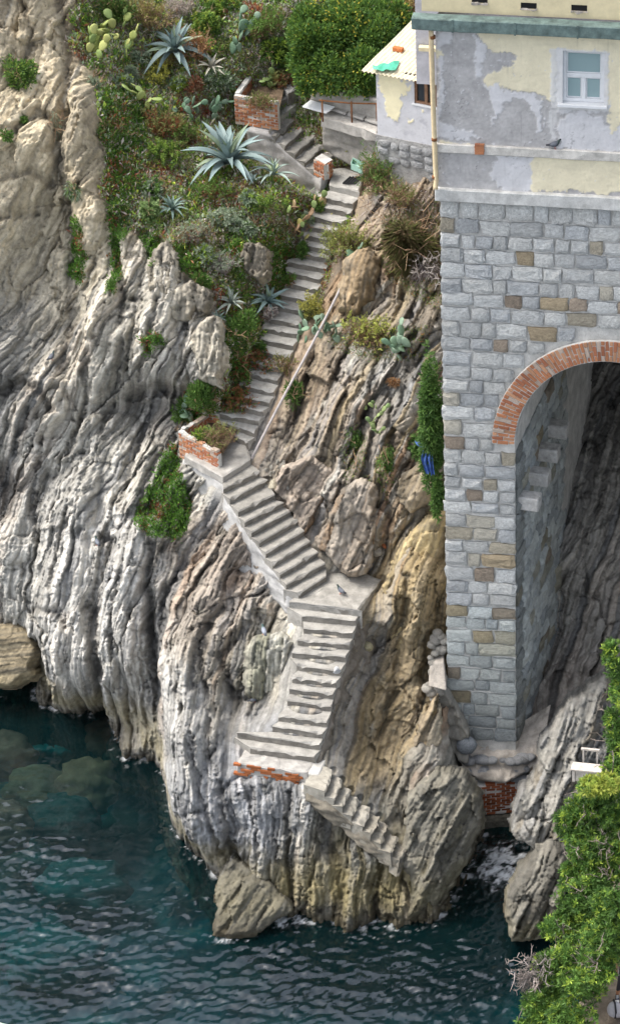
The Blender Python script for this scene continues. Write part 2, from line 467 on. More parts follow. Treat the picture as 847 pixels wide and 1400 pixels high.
def facets(s, l, fs, fl, seed, tilt=1.0):
    """angular fracture faces: every cell a small tilted plane; returns relief (in cell units) and edge closeness"""
    x = s * fs; y = l * fl
    xi = np.floor(x).astype(int); yi = np.floor(y).astype(int)
    f1 = np.full(x.shape, 9.0); f2 = np.full(x.shape, 9.0); h = np.zeros(x.shape)
    for a in (-1, 0, 1):
        for b in (-1, 0, 1):
            q_ = _perm[_perm[(xi + a + seed * 13) & 255] + ((yi + b + seed * 7) & 255)]
            dx = x - (xi + a + _perm[q_ + 1] / 255.0); dy = y - (yi + b + _perm[q_ + 77] / 255.0)
            d = dx * dx + dy * dy
            m = d < f1
            f2 = np.where(m, f1, np.minimum(f2, d))
            pl = (_perm[q_ + 31] / 127.5 - 1) * .7 + tilt * (dx * (_perm[q_ + 53] / 127.5 - 1) + dy * (_perm[q_ + 91] / 127.5 - 1) * .8)
            h = np.where(m, pl, h); f1 = np.where(m, d, f1)
    return h, np.sqrt(f2) - np.sqrt(f1)
B1 = beds(0.75, 5.5, 1); B2 = beds(0.30, 3.2, 2); B3 = beds(0.13, 1.8, 3); B4 = beds(0.06, 0.9, 4)
C1 = beds(0.75, 1.2, 5, True); C2 = beds(0.3, 0.6, 6, True)
F1 = fbm(GX * 0.55, GT * 0.55, 11, 3); F2 = fbm(GX * 2.2, GT * 2.2, 12, 4); F3 = fbm(GX * 8, GT * 8, 13, 3)
wx = GX + 0.25 * F2; wt = GT + 0.25 * fbm(GX * 2, GT * 2, 19, 3)
sw_ = SC + .10 * F2 + .22 * F1 + .02 * F3; lw_ = LC + .25 * F2 + .35 * F1
h1, e1 = facets(sw_, lw_, 1.05, .55, 2); h2, e2 = facets(sw_, lw_, 2.6, 1.25, 5); h3, e3 = facets(sw_ + .02 * F3, lw_ + .03 * F3, 6.5, 3.4, 9); h4, e4 = facets(sw_ + .02 * F3, lw_ + .02 * F3, 14, 8, 15)
def hsh(a, b=0, seed=0):
    return _perm[_perm[(a + seed * 31) & 255] + ((b * 7 + seed) & 255)] / 255.0
def strata(s, l, ws, wl, seed):
    """beds of thickness about ws broken across every wl or so: value of each piece, tilt within it, closeness to its edges"""
    x = s / ws + .35 * np.sin(s / ws * .7 + seed); i = np.floor(x).astype(int); fx = x - i
    y = l / wl + hsh(i, 0, seed) * 9.7; y = y + .25 * np.sin(y * 1.9 + i); j = np.floor(y).astype(int); fy = y - j
    v = hsh(i, j, seed + 1) - .5; bed = hsh(i, 3, seed + 2)
    tilt = (fx - .5) * (hsh(i, j, seed + 3) - .5) * 1.6 + (fy - .5) * (hsh(i, j, seed + 4) - .5) * 1.2
    return v, bed, tilt, np.minimum(fx, 1 - fx) * ws, np.minimum(fy, 1 - fy) * wl
ss_ = SC + .24 * F1 + .032 * F2 + .004 * F3; ll_ = LC + .3 * F1 + .10 * F2 + .02 * F3
va, ba, ta, ea, eal = strata(ss_, ll_, .46, 1.9, 3)
vb, bb_, tb, eb, ebl = strata(ss_, ll_, .17, .75, 11)
vc, bc_, tc_, ec, ecl = strata(ss_ + .004 * F3, ll_, .065, .33, 23)

# zones -----------------------------------------------------------------------------------
Uw = U + 14 * F2 + 22 * F1; Vw = V + 14 * perlin(GX * 2.1, GT * 2.1, 41) + 20 * perlin(GX * .5, GT * .5, 42)
VEG_POLY = [(128,105),(92,70),(100,25),(130,-60),(580,-60),(580,150),(520,190),(500,280),(470,330),(440,420),(385,465),(350,540),(322,590),(262,580),(268,530),(330,500),
            (300,470),(290,425),(262,385),(255,335),(205,325),(160,300),(150,260),(140,170)]
veg = soft_poly(Uw, Vw, VEG_POLY, 14)
RIGHT_POLY = [(330,640),(420,480),(480,330),(620,260),(620,1010),(560,1060),(470,1080),(450,1010),(500,840),(450,790)]
right = soft_poly(U, V, RIGHT_POLY, 25)
TAN_POLY = [(-80,-80),(130,-80),(150,120),(150,230),(180,340),(110,420),(60,440),(-80,420)]
tan = soft_poly(Uw, Vw, TAN_POLY, 40)
dstair = np.full(U.shape, 1e9)
for E, hw in ((EC, 0), (EE, 0), (EG, 0), (EH, 0), (EA, 0)):
    for k in range(len(E)):
        a = proj(E[k][0]); b = proj(E[k][1])
        m = (np.abs(U - a[0]) < 140) & (np.abs(V - a[1]) < 90)
        dstair[m] = np.minimum(dstair[m], poly_dist(U[m], V[m], [a, b], False))
for poly in ([(336,176),(385,182),(440,238),(440,262),(400,240),(336,206)], [(625,1005),(755,960),(745,1060),(690,1120),(640,1070)], [(395,822),(490,834),(520,791),(444,791)], [(302,617),(322,608),(345,628),(304,652)], [(450,232),(495,232),(492,262),(450,256)],
             [(324,1043),(420,1055),(437,1020),(323,1000)]):
    dd = np.where(in_poly(U, V, poly), 0, poly_dist(U, V, poly))
    dstair = np.minimum(dstair, dd)
calm = sstep(4, 30, dstair)
rough_zone = soft_poly(U, V, [(450,1040),(480,930),(520,840),(560,870),(560,980),(520,1090),(470,1100)], 20)
smooth_low = soft_poly(U, V, [(60,640),(230,620),(260,900),(420,1000),(680,1000),(680,1290),(200,1290),(40,960)], 40)

def groove(b, w): return np.exp(-(b / w) ** 2)
bed_amp = (1 - veg) * (1 - 0.72 * tan) * (1 - 0.5 * rough_zone)
CRACKS = [([(152,740),(145,766),(130,800),(122,868),(132,938),(147,1005)],6,.55),([(40,838),(66,833),(82,838),(90,857)],4,.3),([(165,780),(157,822),(152,852),(155,900)],2.5,.25),
 ([(212,740),(200,800),(203,850),(208,893),(213,954),(228,1030)],6,.6),([(240,790),(223,817),(218,890)],3,.35),([(48,880),(56,905),(66,950)],7,.7),
 ([(78,0),(92,60),(88,130),(76,200),(90,260),(100,330),(97,430),(85,500)],7,.4),([(0,535),(30,520),(62,540),(70,560)],6,.45),([(182,540),(215,530),(268,542)],8,.65),([(190,555),(270,560)],12,.3),
 ([(168,470),(158,530),(140,590)],4,.35),([(122,480),(113,560),(95,620)],4,.4),([(0,640),(14,665),(10,700)],9,.7),([(60,600),(45,680),(50,740)],3,.3),([(100,690),(80,740),(70,800)],4,.35),
 ([(200,580),(175,650),(165,700)],3,.3),([(240,600),(205,640),(190,700)],4,.4),([(395,1085),(393,1150),(400,1240)],3,.4),([(300,1070),(312,1150),(330,1190)],4,.35),([(262,1000),(270,1080),(300,1170)],3,.3),
 ([(345,1080),(352,1150),(350,1190)],3,.25),([(230,880),(245,960),(262,1040)],3,.25),([(265,860),(280,930),(286,1000)],3,.3),([(300,830),(270,880),(262,940)],4,.3),([(330,860),(300,900),(322,960),(318,1010)],6,.4),
 ([(440,1090),(450,1150),(470,1190),(460,1250)],5,.3),([(520,1180),(508,1220),(515,1260)],5,.4),([(560,790),(548,860),(538,950),(520,1010)],5,.4),([(428,490),(408,555),(395,600)],6,.4),
 ([(470,480),(440,560),(430,610)],3,.3),([(520,480),(500,560),(470,640)],3,.35),([(560,500),(540,570),(530,640)],4,.4),([(540,430),(555,400),(600,330)],5,.4),([(530,690),(525,740),(505,790)],4,.35),
 ([(600,800),(590,870),(575,930)],5,.4),([(160,330),(170,400),(165,440)],4,.35),([(215,410),(205,470),(190,520)],4,.35),([(255,440),(245,520)],4,.35),([(40,560),(20,620)],4,.3),
 ([(20,180),(50,150),(70,160)],5,.35),([(0,245),(40,235),(70,250)],5,.3),([(0,300),(50,290)],4,.25),([(30,0),(45,50),(30,90)],4,.3)]
RIDGES = [([(120,690),(85,760),(74,850),(92,950)],26,.45),([(195,730),(172,800),(166,900),(185,1000)],22,.45),([(310,760),(255,860),(240,940),(246,1040),(285,1140)],20,.40),([(350,800),(292,880),(282,960),(302,1080)],15,.25),
 ([(115,130),(110,230),(125,320)],16,.55),([(170,340),(152,420),(140,520)],22,.5),([(225,370),(215,430),(205,510)],20,.45),([(60,200),(20,300)],26,.35),([(60,540),(30,620),(20,740)],22,.4),([(165,590),(120,680)],18,.4),([(235,590),(175,700)],16,.35),
 ([(345,1090),(350,1200)],18,.22),([(420,1090),(420,1230)],16,.2),([(490,1170),(480,1250)],20,.25),([(500,500),(450,600)],18,.3),([(560,520),(530,640)],14,.25),([(580,760),(545,900)],22,.3),([(480,640),(440,700)],14,.2)]
RG = 0
for pl_, w_, hgt in RIDGES:
    d_ = poly_dist(U + 8 * F2, V, pl_, False)
    RG = np.maximum(RG, hgt * np.sqrt(np.clip(1 - (d_ / (w_ * 1.5)) ** 2, 0, 1)))
CK = 0
ck_u, ck_v = U + 5 * F2 + 3 * F3, V + 5 * fbm(GX * 2, GT * 2, 19, 3)
for pl_, w_, dep_ in CRACKS:
    xs_, ys_ = [q_[0] for q_ in pl_], [q_[1] for q_ in pl_]
    m = (U > min(xs_) - 60) & (U < max(xs_) + 60) & (V > min(ys_) - 60) & (V < max(ys_) + 60)
    d_ = np.zeros(U.shape); d_[m] = dep_ * np.exp(-(poly_dist(ck_u[m], ck_v[m], pl_, False) / (w_ * 1.15)) ** 2)
    CK = np.maximum(CK, d_)
slow = smooth_low
head = soft_poly(U, V, [(370,1070),(460,1080),(560,1170),(600,1260),(560,1290),(380,1270)], 25)
D = RG * (1 - veg) - .8 * CK
D = D + bed_amp * (1 - .55 * head) * (1 - .5 * right) * (.4 + .6 * slow) * (0.36 * (np.minimum(np.abs(B1), 1.0 + .25 * h2) - .7) + 0.16 * (np.minimum(np.abs(B2), .85) - .6) + 0.04 * (np.abs(B3) - .8) + .012 * B4)
D = D - bed_amp * (0.30 * groove(B1, .08) * sstep(-.3, .6, F1 + .4 * F2) + 0.10 * groove(B2, .07) * sstep(-.1, .5, F2))
fa = (1 - .75 * veg) * (1 - .45 * slow)
D = D + fa * (.24 * h1 + .12 * h2 + .045 * h3 + .016 * h4)
D = D + (1 - veg) * slow * (.05 * h2 * sstep(0, .5, F1 + .3))
sa = (1 - .85 * veg) * (1 - .55 * tan) * (1 - .35 * rough_zone)
sb = sa * (1 - .45 * slow)
rz = 1 + .6 * right
D = D + sb * rz * (.26 * va + .26 * ta) + sa * (1 - .3 * right) * (.12 * vb + .10 * tb) + sa * (.042 * vc + .035 * tc_)
D = D - sa * (.05 * np.exp(-(ea / .022) ** 2) + .035 * np.exp(-(eb / .018) ** 2)) - sb * (1 - .8 * slow) * (.05 * np.exp(-(eal / .025) ** 2) + .02 * np.exp(-(ebl / .02) ** 2))
D = D + (1 - veg) * (.09 * (sstep(0, .06, e1) - 1) * (1 - .8 * slow) + .03 * (sstep(0, .1, e2) - 1) * (1 - .6 * slow) + .022 * (sstep(0, .12, e3) - 1))
D = D + (0.04 + .08 * tan + .12 * veg + .1 * rough_zone) * F2 + (0.014 + .02 * rough_zone + .02 * tan + .04 * veg) * F3 + 0.22 * F1 * (1 - .7 * slow)
# weathering pits of the pale lower buttresses
p1, p2, _ = worley(GX * 7 + F3, GT * 7, 9)
pits = sstep(.33, .18, p1) * smooth_low * sstep(0.1, .5, F2 + .35 * B2) * (1 - right)
D = D - .07 * pits
# the ground stays under the stairs
nearm = dstair < 16
sp_s = []
for E in (EC, EE, EG, EH):
    for L_, R__ in E:
        for t in (0, .25, .5, .75, 1): sp_s.append(to_sheet(L_ * (1 - t) + R__ * t))
sp_s += [to_sheet(at_z(338, 176, ZP + 1.0) - np.array([0, 0, q_])) for q_ in (.35, .7)] + [to_sheet(at_z(366, 180, ZP + 1.0) - np.array([0, 0, q_])) for q_ in (.35, .7)] + [to_sheet(e[0] - np.array([0, 0, q_])) for e in EH for q_ in (.35, .75)]
for e in EA:
    sp_s += [to_sheet(e[0]), to_sheet(e[1]), to_sheet((e[0] + e[1]) / 2), to_sheet(e[0] + np.array([.05, .2, .12])) + np.array([0, 0, .35])]
for q_ in ((410,815),(450,815),(500,815),(512,797),(450,795)): sp_s.append(to_sheet(at_z(*q_, ZD)))
for q_ in ((310,622),(330,620),(340,628),(280,615)): sp_s.append(to_sheet(at_z(*q_, ZF)))
for q_ in ((465,245),(480,240)): sp_s.append(to_sheet(at_z(*q_, ZP)))
for q_ in ((335,1035),(380,1040),(425,1040),(380,1020)): sp_s.append(to_sheet(at_z(*q_, ZB)))
for q_ in ((650,1020),(690,1025),(730,990),(650,1050),(690,1055),(725,1040)): sp_s.append(to_sheet(at_z(*q_, 2.2 - (q_[1] - 1010) / 60.)) - np.array([0, 0, .1]))
sp_s = np.array(sp_s); gxn, gtn = GX[nearm], GT[nearm]
wsum = np.zeros(gxn.shape); hsum = np.zeros(gxn.shape)
for a_, b_, c_ in sp_s:
    w = 1 / ((gxn - a_) ** 2 + (gtn - b_) ** 2 + .004) ** 3
    wsum += w; hsum += w * c_
lim = hsum / wsum - .32 + 1.2 * sstep(3, 16, dstair[nearm])
GHd = GH + D * calm - 0.10 * (1 - calm)
GHd[nearm] = np.minimum(GHd[nearm], lim)
Pw = from_sheet(GX, GT, GHd)

# colours of the rock, plus shade painted into crevices, overhangs and the vault ---------------------------------------------------------------
TAN, PALE, GREY, BLUE, WHITE = (.40,.335,.225), (.46,.43,.36), (.37,.36,.325), (.25,.255,.26), (.56,.535,.48)
RUST, OCHRE, DARK, OLIVE, SOIL, WARM = (.27,.185,.125), (.33,.25,.13), (.10,.095,.09), (.17,.155,.11), (.27,.215,.155), (.28,.235,.185)
CPTS = [(40,60,90,(.47,.395,.275)),(20,150,70,(.54,.465,.325)),(110,90,60,(.52,.445,.31)),(60,250,80,(.54,.465,.33)),(115,250,60,(.50,.43,.30)),(60,330,60,(.54,.48,.36)),(30,360,70,(.48,.43,.33)),(100,400,60,(.47,.43,.34)),(30,470,50,GREY),(20,430,30,(.2,.19,.17)),(30,525,25,DARK),  # the DARK spot is overhang shade put into the colour
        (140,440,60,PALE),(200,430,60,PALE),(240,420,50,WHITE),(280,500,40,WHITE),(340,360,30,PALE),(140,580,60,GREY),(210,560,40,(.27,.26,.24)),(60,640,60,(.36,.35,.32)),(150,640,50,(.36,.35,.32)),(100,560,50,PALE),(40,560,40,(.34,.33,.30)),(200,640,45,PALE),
        (10,660,30,DARK),(30,760,60,GREY),(90,760,55,(.49,.475,.44)),(90,860,50,(.47,.46,.43)),(190,760,50,(.49,.475,.44)),(170,870,55,(.47,.455,.42)),(195,960,45,(.44,.43,.405)),(120,950,40,(.38,.37,.34)),(250,640,40,GREY),(110,740,45,(.44,.43,.405)),(250,760,40,WARM),(320,770,50,(.33,.285,.24)),(280,850,45,(.30,.265,.225)),  # DARK here paints in the shade of the cave hollow
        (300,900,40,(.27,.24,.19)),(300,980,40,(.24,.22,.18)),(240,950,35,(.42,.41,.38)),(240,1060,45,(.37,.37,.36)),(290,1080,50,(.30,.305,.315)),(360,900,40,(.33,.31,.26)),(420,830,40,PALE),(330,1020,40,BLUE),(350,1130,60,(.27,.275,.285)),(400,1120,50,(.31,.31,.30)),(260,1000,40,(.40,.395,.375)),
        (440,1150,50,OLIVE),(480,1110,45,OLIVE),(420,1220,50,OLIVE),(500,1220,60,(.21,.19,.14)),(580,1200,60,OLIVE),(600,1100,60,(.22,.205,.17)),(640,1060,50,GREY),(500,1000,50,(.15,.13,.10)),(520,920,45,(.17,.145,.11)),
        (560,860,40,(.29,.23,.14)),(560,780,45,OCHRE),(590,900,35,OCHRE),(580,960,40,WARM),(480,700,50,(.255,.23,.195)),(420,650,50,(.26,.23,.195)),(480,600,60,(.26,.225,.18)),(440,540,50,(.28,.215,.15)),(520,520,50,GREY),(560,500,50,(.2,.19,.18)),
        (540,640,45,(.25,.2,.14)),(590,700,40,OLIVE),(470,380,40,(.28,.2,.12)),(560,420,50,(.2,.17,.13)),(540,330,50,SOIL),(300,150,130,SOIL),(450,80,100,SOIL),(790,780,110,(.29,.275,.25)),(760,950,50,(.30,.27,.24)),(720,1000,40,(.48,.42,.36)),(770,560,80,(.13,.125,.115)),(660,1050,30,PALE)]  # dark spot behind the arch paints in the vault's shade
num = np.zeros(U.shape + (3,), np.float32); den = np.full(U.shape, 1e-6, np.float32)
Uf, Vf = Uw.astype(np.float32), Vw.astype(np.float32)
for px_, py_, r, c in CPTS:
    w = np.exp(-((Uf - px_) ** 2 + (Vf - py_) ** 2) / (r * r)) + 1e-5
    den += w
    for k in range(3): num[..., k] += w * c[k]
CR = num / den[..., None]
def lerp(c, t, m): return c + (np.asarray(t, np.float32) - c) * np.clip(m, 0, 1)[..., None]
sk = (1 - veg) * (1 - .4 * tan)
CR = CR * (1 + sk * (.42 * (ba - .5) + .46 * (bb_ - .5) + .42 * (bc_ - .5) + .24 * vb + .2 * vc) + .10 * np.clip(B2, -1.6, 1.6) + .10 * F3)[..., None].clip(.3, 2.0)
CR = lerp(CR, WHITE, .42 * sstep(.72, .9, bb_ + .12 * F2) * (1 - veg) * (1 - .8 * tan) * (1 - .75 * right))
CR = lerp(CR, BLUE, .5 * sstep(.25, .1, bb_ + .1 * F1) * (1 - veg) * (1 - .8 * tan))
CR = lerp(CR, (.09,.085,.078), .45 * np.clip(CK / .3, 0, 1))  # crevice shade painted into the colour
CR = lerp(CR, TAN, (.08 + .25 * np.maximum(tan, right)) * sstep(.75, .95, bc_) * (1 - veg))
rustz = (.25 + .75 * right + .5 * soft_poly(U, V, [(230,720),(420,720),(420,900),(240,1000)], 40)) * (1 - tan)
CR = lerp(CR, (.30,.19,.115), .8 * rustz * sstep(.62, .9, .6 * ba + .4 * bb_ + .22 * F1 + .12 * F2))
CR = lerp(CR, (.34,.265,.15), .75 * right * sstep(.36, .12, .5 * ba + .5 * bb_ - .1 * F1))
CR = lerp(CR, (.09,.085,.075), .38 * np.exp(-(eb / .02) ** 2) * sk); CR = lerp(CR, (.08,.078,.07), .45 * np.exp(-(ea / .025) ** 2) * sk)
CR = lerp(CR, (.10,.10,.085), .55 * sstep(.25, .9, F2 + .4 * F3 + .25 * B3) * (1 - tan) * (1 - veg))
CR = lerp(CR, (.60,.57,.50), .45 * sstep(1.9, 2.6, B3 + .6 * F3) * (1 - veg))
CR = lerp(CR, SOIL, veg * .85)
zz = Pw[..., 2]
wet = sstep(0.75, 0.05, zz + .25 * F2 + .1 * F3)
CR = lerp(CR, (.055,.045,.026), wet * .85)
CR = lerp(CR, (.20,.165,.07), .6 * sstep(1.9, .8, zz + .5 * F2) * sstep(.2, .7, zz))
keep = (Pw[..., 2] > -2.6) & (U > -75) & (U < 960) & (V > -80)
idx = np.arange(NT * NX).reshape(NT, NX)
q = np.stack([idx[:-1, :-1], idx[:-1, 1:], idx[1:, 1:], idx[1:, :-1]], -1).reshape(-1, 4)
kq = keep.ravel()[q].all(1)
q = q[kq]
used = np.zeros(NT * NX, bool); used[q.ravel()] = True
remap = np.cumsum(used) - 1
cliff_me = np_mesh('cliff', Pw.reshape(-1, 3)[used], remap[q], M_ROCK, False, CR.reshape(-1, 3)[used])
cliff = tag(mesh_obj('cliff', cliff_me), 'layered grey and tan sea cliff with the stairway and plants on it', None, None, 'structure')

# look-up: point on the cliff seen at an image pixel
LS = 2.0
LW, LH = int(1000 / LS), int(1500 / LS)
Uf2, Vf2 = proj(Pw)
li = ((Uf2 + 60) / LS).astype(int); lj = ((Vf2 + 60) / LS).astype(int)
ok = (li >= 0) & (li < LW) & (lj >= 0) & (lj < LH)
order = np.argsort(GHd[ok])
LUT = np.full((LH, LW), -1, int)
LUT[lj[ok][order], li[ok][order]] = idx[ok][order]
dPx = np.gradient(Pw, axis=1); dPt = np.gradient(Pw, axis=0)
def surf(px, py):
    i = int((px + 60) / LS); j = int((py + 60) / LS)
    for r in range(0, 8):
        s = LUT[max(j - r, 0):j + r + 1, max(i - r, 0):i + r + 1]
        s = s[s >= 0]
        if len(s): return Pw.reshape(-1, 3)[s[len(s) // 2]]
    return at_y(px, py, 10)
def surf_n(px, py):
    p = surf(px, py)
    a = surf(px + 14, py) - surf(px - 14, py); b = surf(px, py - 14) - surf(px, py + 14)
    n = np.cross(a, b); n = n / (np.linalg.norm(n) + 1e-9)
    if n[1] > 0 and n[2] < 0: n = -n
    return p, n

# ================================================================== loose and standing rocks
def outcrop(name, poly, y0, label, cat, bulge=0.5, tilt=(0, 0), flow=(0.3, -1), base=GREY, alt=WHITE, third=None, seed=1, step=0.03, amp=1.0, group=None,
            flat=0.0, kind=None, sink=0.9, parent=None):
    """a free-standing rock: outline, distance of its middle, bulge; closed behind with its own thickness"""
    poly = np.array(poly, float)
    c = poly.mean(0)
    cs = to_sheet(at_y(c[0], c[1], y0))
    ps = []
    for p_ in poly:
        d = rays(p_[0], p_[1]); hh = cs[2] + tilt[0] * (p_[0] - c[0]) / 57 + tilt[1] * (c[1] - p_[1]) / 57
        t = (hh - CAM @ AX_N) / (d @ AX_N)
        ps.append(to_sheet(CAM + d * t)[:2])
    ps = np.array(ps)
    x = np.arange(ps[:, 0].min() - .1, ps[:, 0].max() + .1, step); t = np.arange(ps[:, 1].min() - .1, ps[:, 1].max() + .1, step)
    X, T = np.meshgrid(x, t)
    wob = .16 * fbm(X * 1.3, T * 1.3, seed, 3) + .05 * fbm(X * 6, T * 6, seed + 1, 2)
    Xq, Tq = X + wob, T + .08 * fbm(X * 1.7, T * 1.7, seed + 2, 3)
    pl = [tuple(v) for v in ps]
    d = poly_dist(Xq, Tq, pl); ins = in_poly(Xq, Tq, pl)
    R = max(0.25, min(np.ptp(ps[:, 0]), np.ptp(ps[:, 1])) * 0.5)
    e = np.clip(d / R, 0, 1)
    prof = np.sqrt(np.clip(1 - (1 - e) ** 2, 0, 1)) * (1 - flat) + flat * sstep(0, .22, e)
    fl = np.array([flow[0], -flow[1]]); fl = fl / np.linalg.norm(fl)
    s = X * fl[1] - T * fl[0]; l = X * fl[0] + T * fl[1]
    sw = s + .13 * fbm(s * .8, l * .3, seed + 5, 2)
    b1 = perlin(sw * 1.9, l * .22, seed + 7); b2 = perlin(sw * 5, l * .5, seed + 8); b3 = perlin(sw * 13, l * 1.4, seed + 9)
    f2 = fbm(X * 2, T * 2, seed + 10, 4); f3 = fbm(X * 8, T * 8, seed + 11, 3)
    k1, g1 = facets(sw + .08 * f2, l + .2 * f2, 1.3, .7, seed + 3); k2, g2 = facets(sw + .05 * f3, l + .1 * f2, 3.2, 1.6, seed + 4); k3, g3 = facets(sw + .03 * f3, l + .03 * f3, 8, 4.5, seed + 6)
    q1, m1, t1, x1, y1 = strata(sw * .8 + .05 * f2, l + .2 * f2, .30, 1.3, seed); q2, m2, t2, x2, y2 = strata(sw * .8 + .03 * f2 + .01 * f3, l + .1 * f2, .10, .5, seed + 5)
    H = cs[2] + tilt[0] * (X - ps[:, 0].mean()) + tilt[1] * (T - ps[:, 1].mean()) + bulge * prof - .1
    H = H + amp * (.22 * q1 + .20 * t1 + .09 * q2 + .08 * t2 - .04 * np.exp(-(x1 / .022) ** 2) - .02 * np.exp(-(x2 / .016) ** 2)) * sstep(0, .2, e)
    H = H + amp * (.16 * (np.abs(b1) - .3) + .04 * f2 + .02 * f3 + .20 * k1 + .10 * k2 + .04 * k3 + .07 * (sstep(0, .07, g1) - 1) + .03 * (sstep(0, .1, g2) - 1)) * (.35 + .65 * sstep(0, .3, e))
    rim = (~ins)
    H = np.where(rim, cs[2] - sink + tilt[0] * (X - ps[:, 0].mean()) + tilt[1] * (T - ps[:, 1].mean()), H)
    near = poly_dist(Xq, Tq, pl) < step * 1.6
    kp = ins | near
    P = from_sheet(X, T, H)
    cl = np.zeros(X.shape + (3,), np.float32) + np.asarray(base, np.float32)
    cl = cl * (1 + .7 * (m1 - .5) + .7 * (m2 - .5) + .3 * q2 + .1 * f3)[..., None].clip(.35, 1.8)
    cl = lerp(cl, alt, .7 * sstep(.6, .85, m1 + .2 * f2))
    if third is not None: cl = lerp(cl, third, .75 * sstep(.35, .15, .6 * m2 + .4 * m1 + .2 * f2))
    cl = lerp(cl, (.09, .088, .08), np.maximum(.55 * np.exp(-(x1 / .028) ** 2), .4 * np.exp(-(x2 / .018) ** 2)) * sstep(-.5, .2, f2 + .3))
    cl = lerp(cl, (.10, .098, .085), .45 * sstep(.25, .7, f2 + .5 * f3))
    z = P[..., 2]
    cl = lerp(cl, (.055, .045, .026), .85 * sstep(.75, .05, z + .25 * f2))
    cl = lerp(cl, (.16, .14, .075), .4 * sstep(1.6, .7, z + .4 * f2) * sstep(.2, .7, z))
    n_t, n_x = X.shape
    ix = np.arange(n_t * n_x).reshape(n_t, n_x)
    qq = np.stack([ix[:-1, :-1], ix[:-1, 1:], ix[1:, 1:], ix[1:, :-1]], -1).reshape(-1, 4)
    kk = kp.ravel()[qq].any(1); qq = qq[kk]
    us = np.zeros(n_t * n_x, bool); us[qq.ravel()] = True; rm = np.cumsum(us) - 1
    o = mesh_obj(name, np_mesh(name, P.reshape(-1, 3)[us], rm[qq], M_ROCK, False, cl.reshape(-1, 3)[us]), parent)
    if parent is None: tag(o, label, cat, group, kind)
    return o
outcrop('rock_outcrop', [(832,918),(800,935),(760,985),(742,1010),(728,1060),(712,1085),(694,1128),(704,1145),(735,1166),(765,1170),(800,1140),(850,1110),(900,1060),(900,930)], 2.6,
        'tall slanting grey striped rock with white veins between the pier foot and the green bush', 'rock', bulge=.7, tilt=(-.5,-.35), flow=(.38,-1), base=(.21,.207,.197), alt=(.32,.305,.265), third=(.20,.17,.12), seed=21, step=.03, amp=1.5, sink=1.6)
outcrop('boulder', [(752,1152),(768,1160),(780,1200),(770,1260),(735,1285),(702,1288),(692,1250),(700,1215),(722,1180),(735,1157)], -0.6,
        'pointed smooth grey boulder standing in the water left of the green bush', 'boulder', bulge=.55, tilt=(.1,0), flow=(.4,-1), base=(.165,.155,.13), alt=(.215,.20,.17), seed=33, amp=1.2, sink=1.3)
outcrop('wedge_rock', [(314,1170),(345,1190),(390,1228),(398,1245),(375,1262),(340,1285),(300,1287),(285,1280),(296,1235),(305,1190)], -0.05,
        'yellowish wedge of rock leaning into the sea below the brick-edged platform', 'rock', bulge=.35, tilt=(.1,-.25), flow=(.55,-.8), base=(.13,.122,.10), alt=(.155,.145,.12), third=(.20,.20,.205), seed=44, amp=.6, flat=.5)
outcrop('rock_block', [(-30,852),(25,848),(48,865),(58,895),(46,925),(20,940),(-30,942)], 8.9,
        'smooth tan block of rock at the waterline on the far left', 'rock', bulge=.4, flow=(1,-.1), base=(.30,.25,.165), alt=(.34,.29,.2), seed=52, amp=.35, flat=.9)
outcrop('boulder', [(334,882),(352,868),(385,862),(402,872),(400,905),(392,930),(390,958),(360,964),(334,950),(330,915)], 4.75,
        'pale square boulder with green stain left of the lower stair flight where pigeons sit', 'boulder', bulge=.45, tilt=(0,.1), flow=(.08,-1), base=(.35,.34,.28), alt=(.45,.44,.40), third=(.27,.27,.20), seed=61, amp=1.0, flat=.75)
outcrop('rock_slab', [(462,668),(492,652),(512,662),(515,700),(512,745),(500,785),(470,788),(440,752),(430,735),(448,700)], 6.55,
        'leaning rust-striped slab of rock right of the middle stair flight', 'rock', bulge=.28, tilt=(.15,.2), flow=(.4,-1), base=(.28,.235,.185), alt=(.36,.32,.27), third=(.29,.19,.11), seed=71, amp=1.0, flat=.9)
outcrop('rock_slab', [(380,640),(420,618),(452,640),(450,668),(425,720),(412,735),(395,700),(375,672)], 7.55,
        'reddish-brown banded rock close beside the top of the middle stair flight', 'rock', bulge=.2, tilt=(.2,.2), flow=(.5,-.8), base=(.27,.22,.175), alt=(.34,.29,.24), third=(.28,.185,.11), seed=75, amp=1.0, flat=.75)
outcrop('rock_slab', [(545,655),(575,628),(592,645),(590,690),(560,702),(545,690)], 6.6,
        'brown rounded rock under the blue cloth beside the green climber', 'rock', bulge=.4, flow=(.5,-.9), base=(.27,.22,.15), alt=(.31,.26,.19), seed=78, amp=.5)
outcrop('boulder', [(468,350),(500,335),(522,350),(510,410),(492,432),(465,425),(460,390)], 11.2,
        'tall brown boulder above the upper end of the handrail', 'boulder', bulge=.45, flow=(.25,-1), base=(.29,.215,.13), alt=(.34,.27,.18), seed=81, amp=.6, flat=.3)
outcrop('boulder', [(335,332),(352,328),(368,345),(366,378),(350,386),(334,372),(330,350)], 11.9,
        'pale upright rock among the plants left of the upper stair flight', 'boulder', bulge=.26, flat=.6, flow=(.2,-1), base=(.36,.32,.25), alt=(.42,.385,.315), seed=85, amp=1.25)
outcrop('boulder', [(272,440),(292,428),(305,455),(310,500),(300,530),(276,520),(262,480)], 9.75,
        'pale rounded rock column below the small agave on the left ridge', 'boulder', bulge=.26, flat=.6, flow=(.1,-1), base=(.37,.335,.27), alt=(.44,.41,.34), seed=88, amp=1.25)
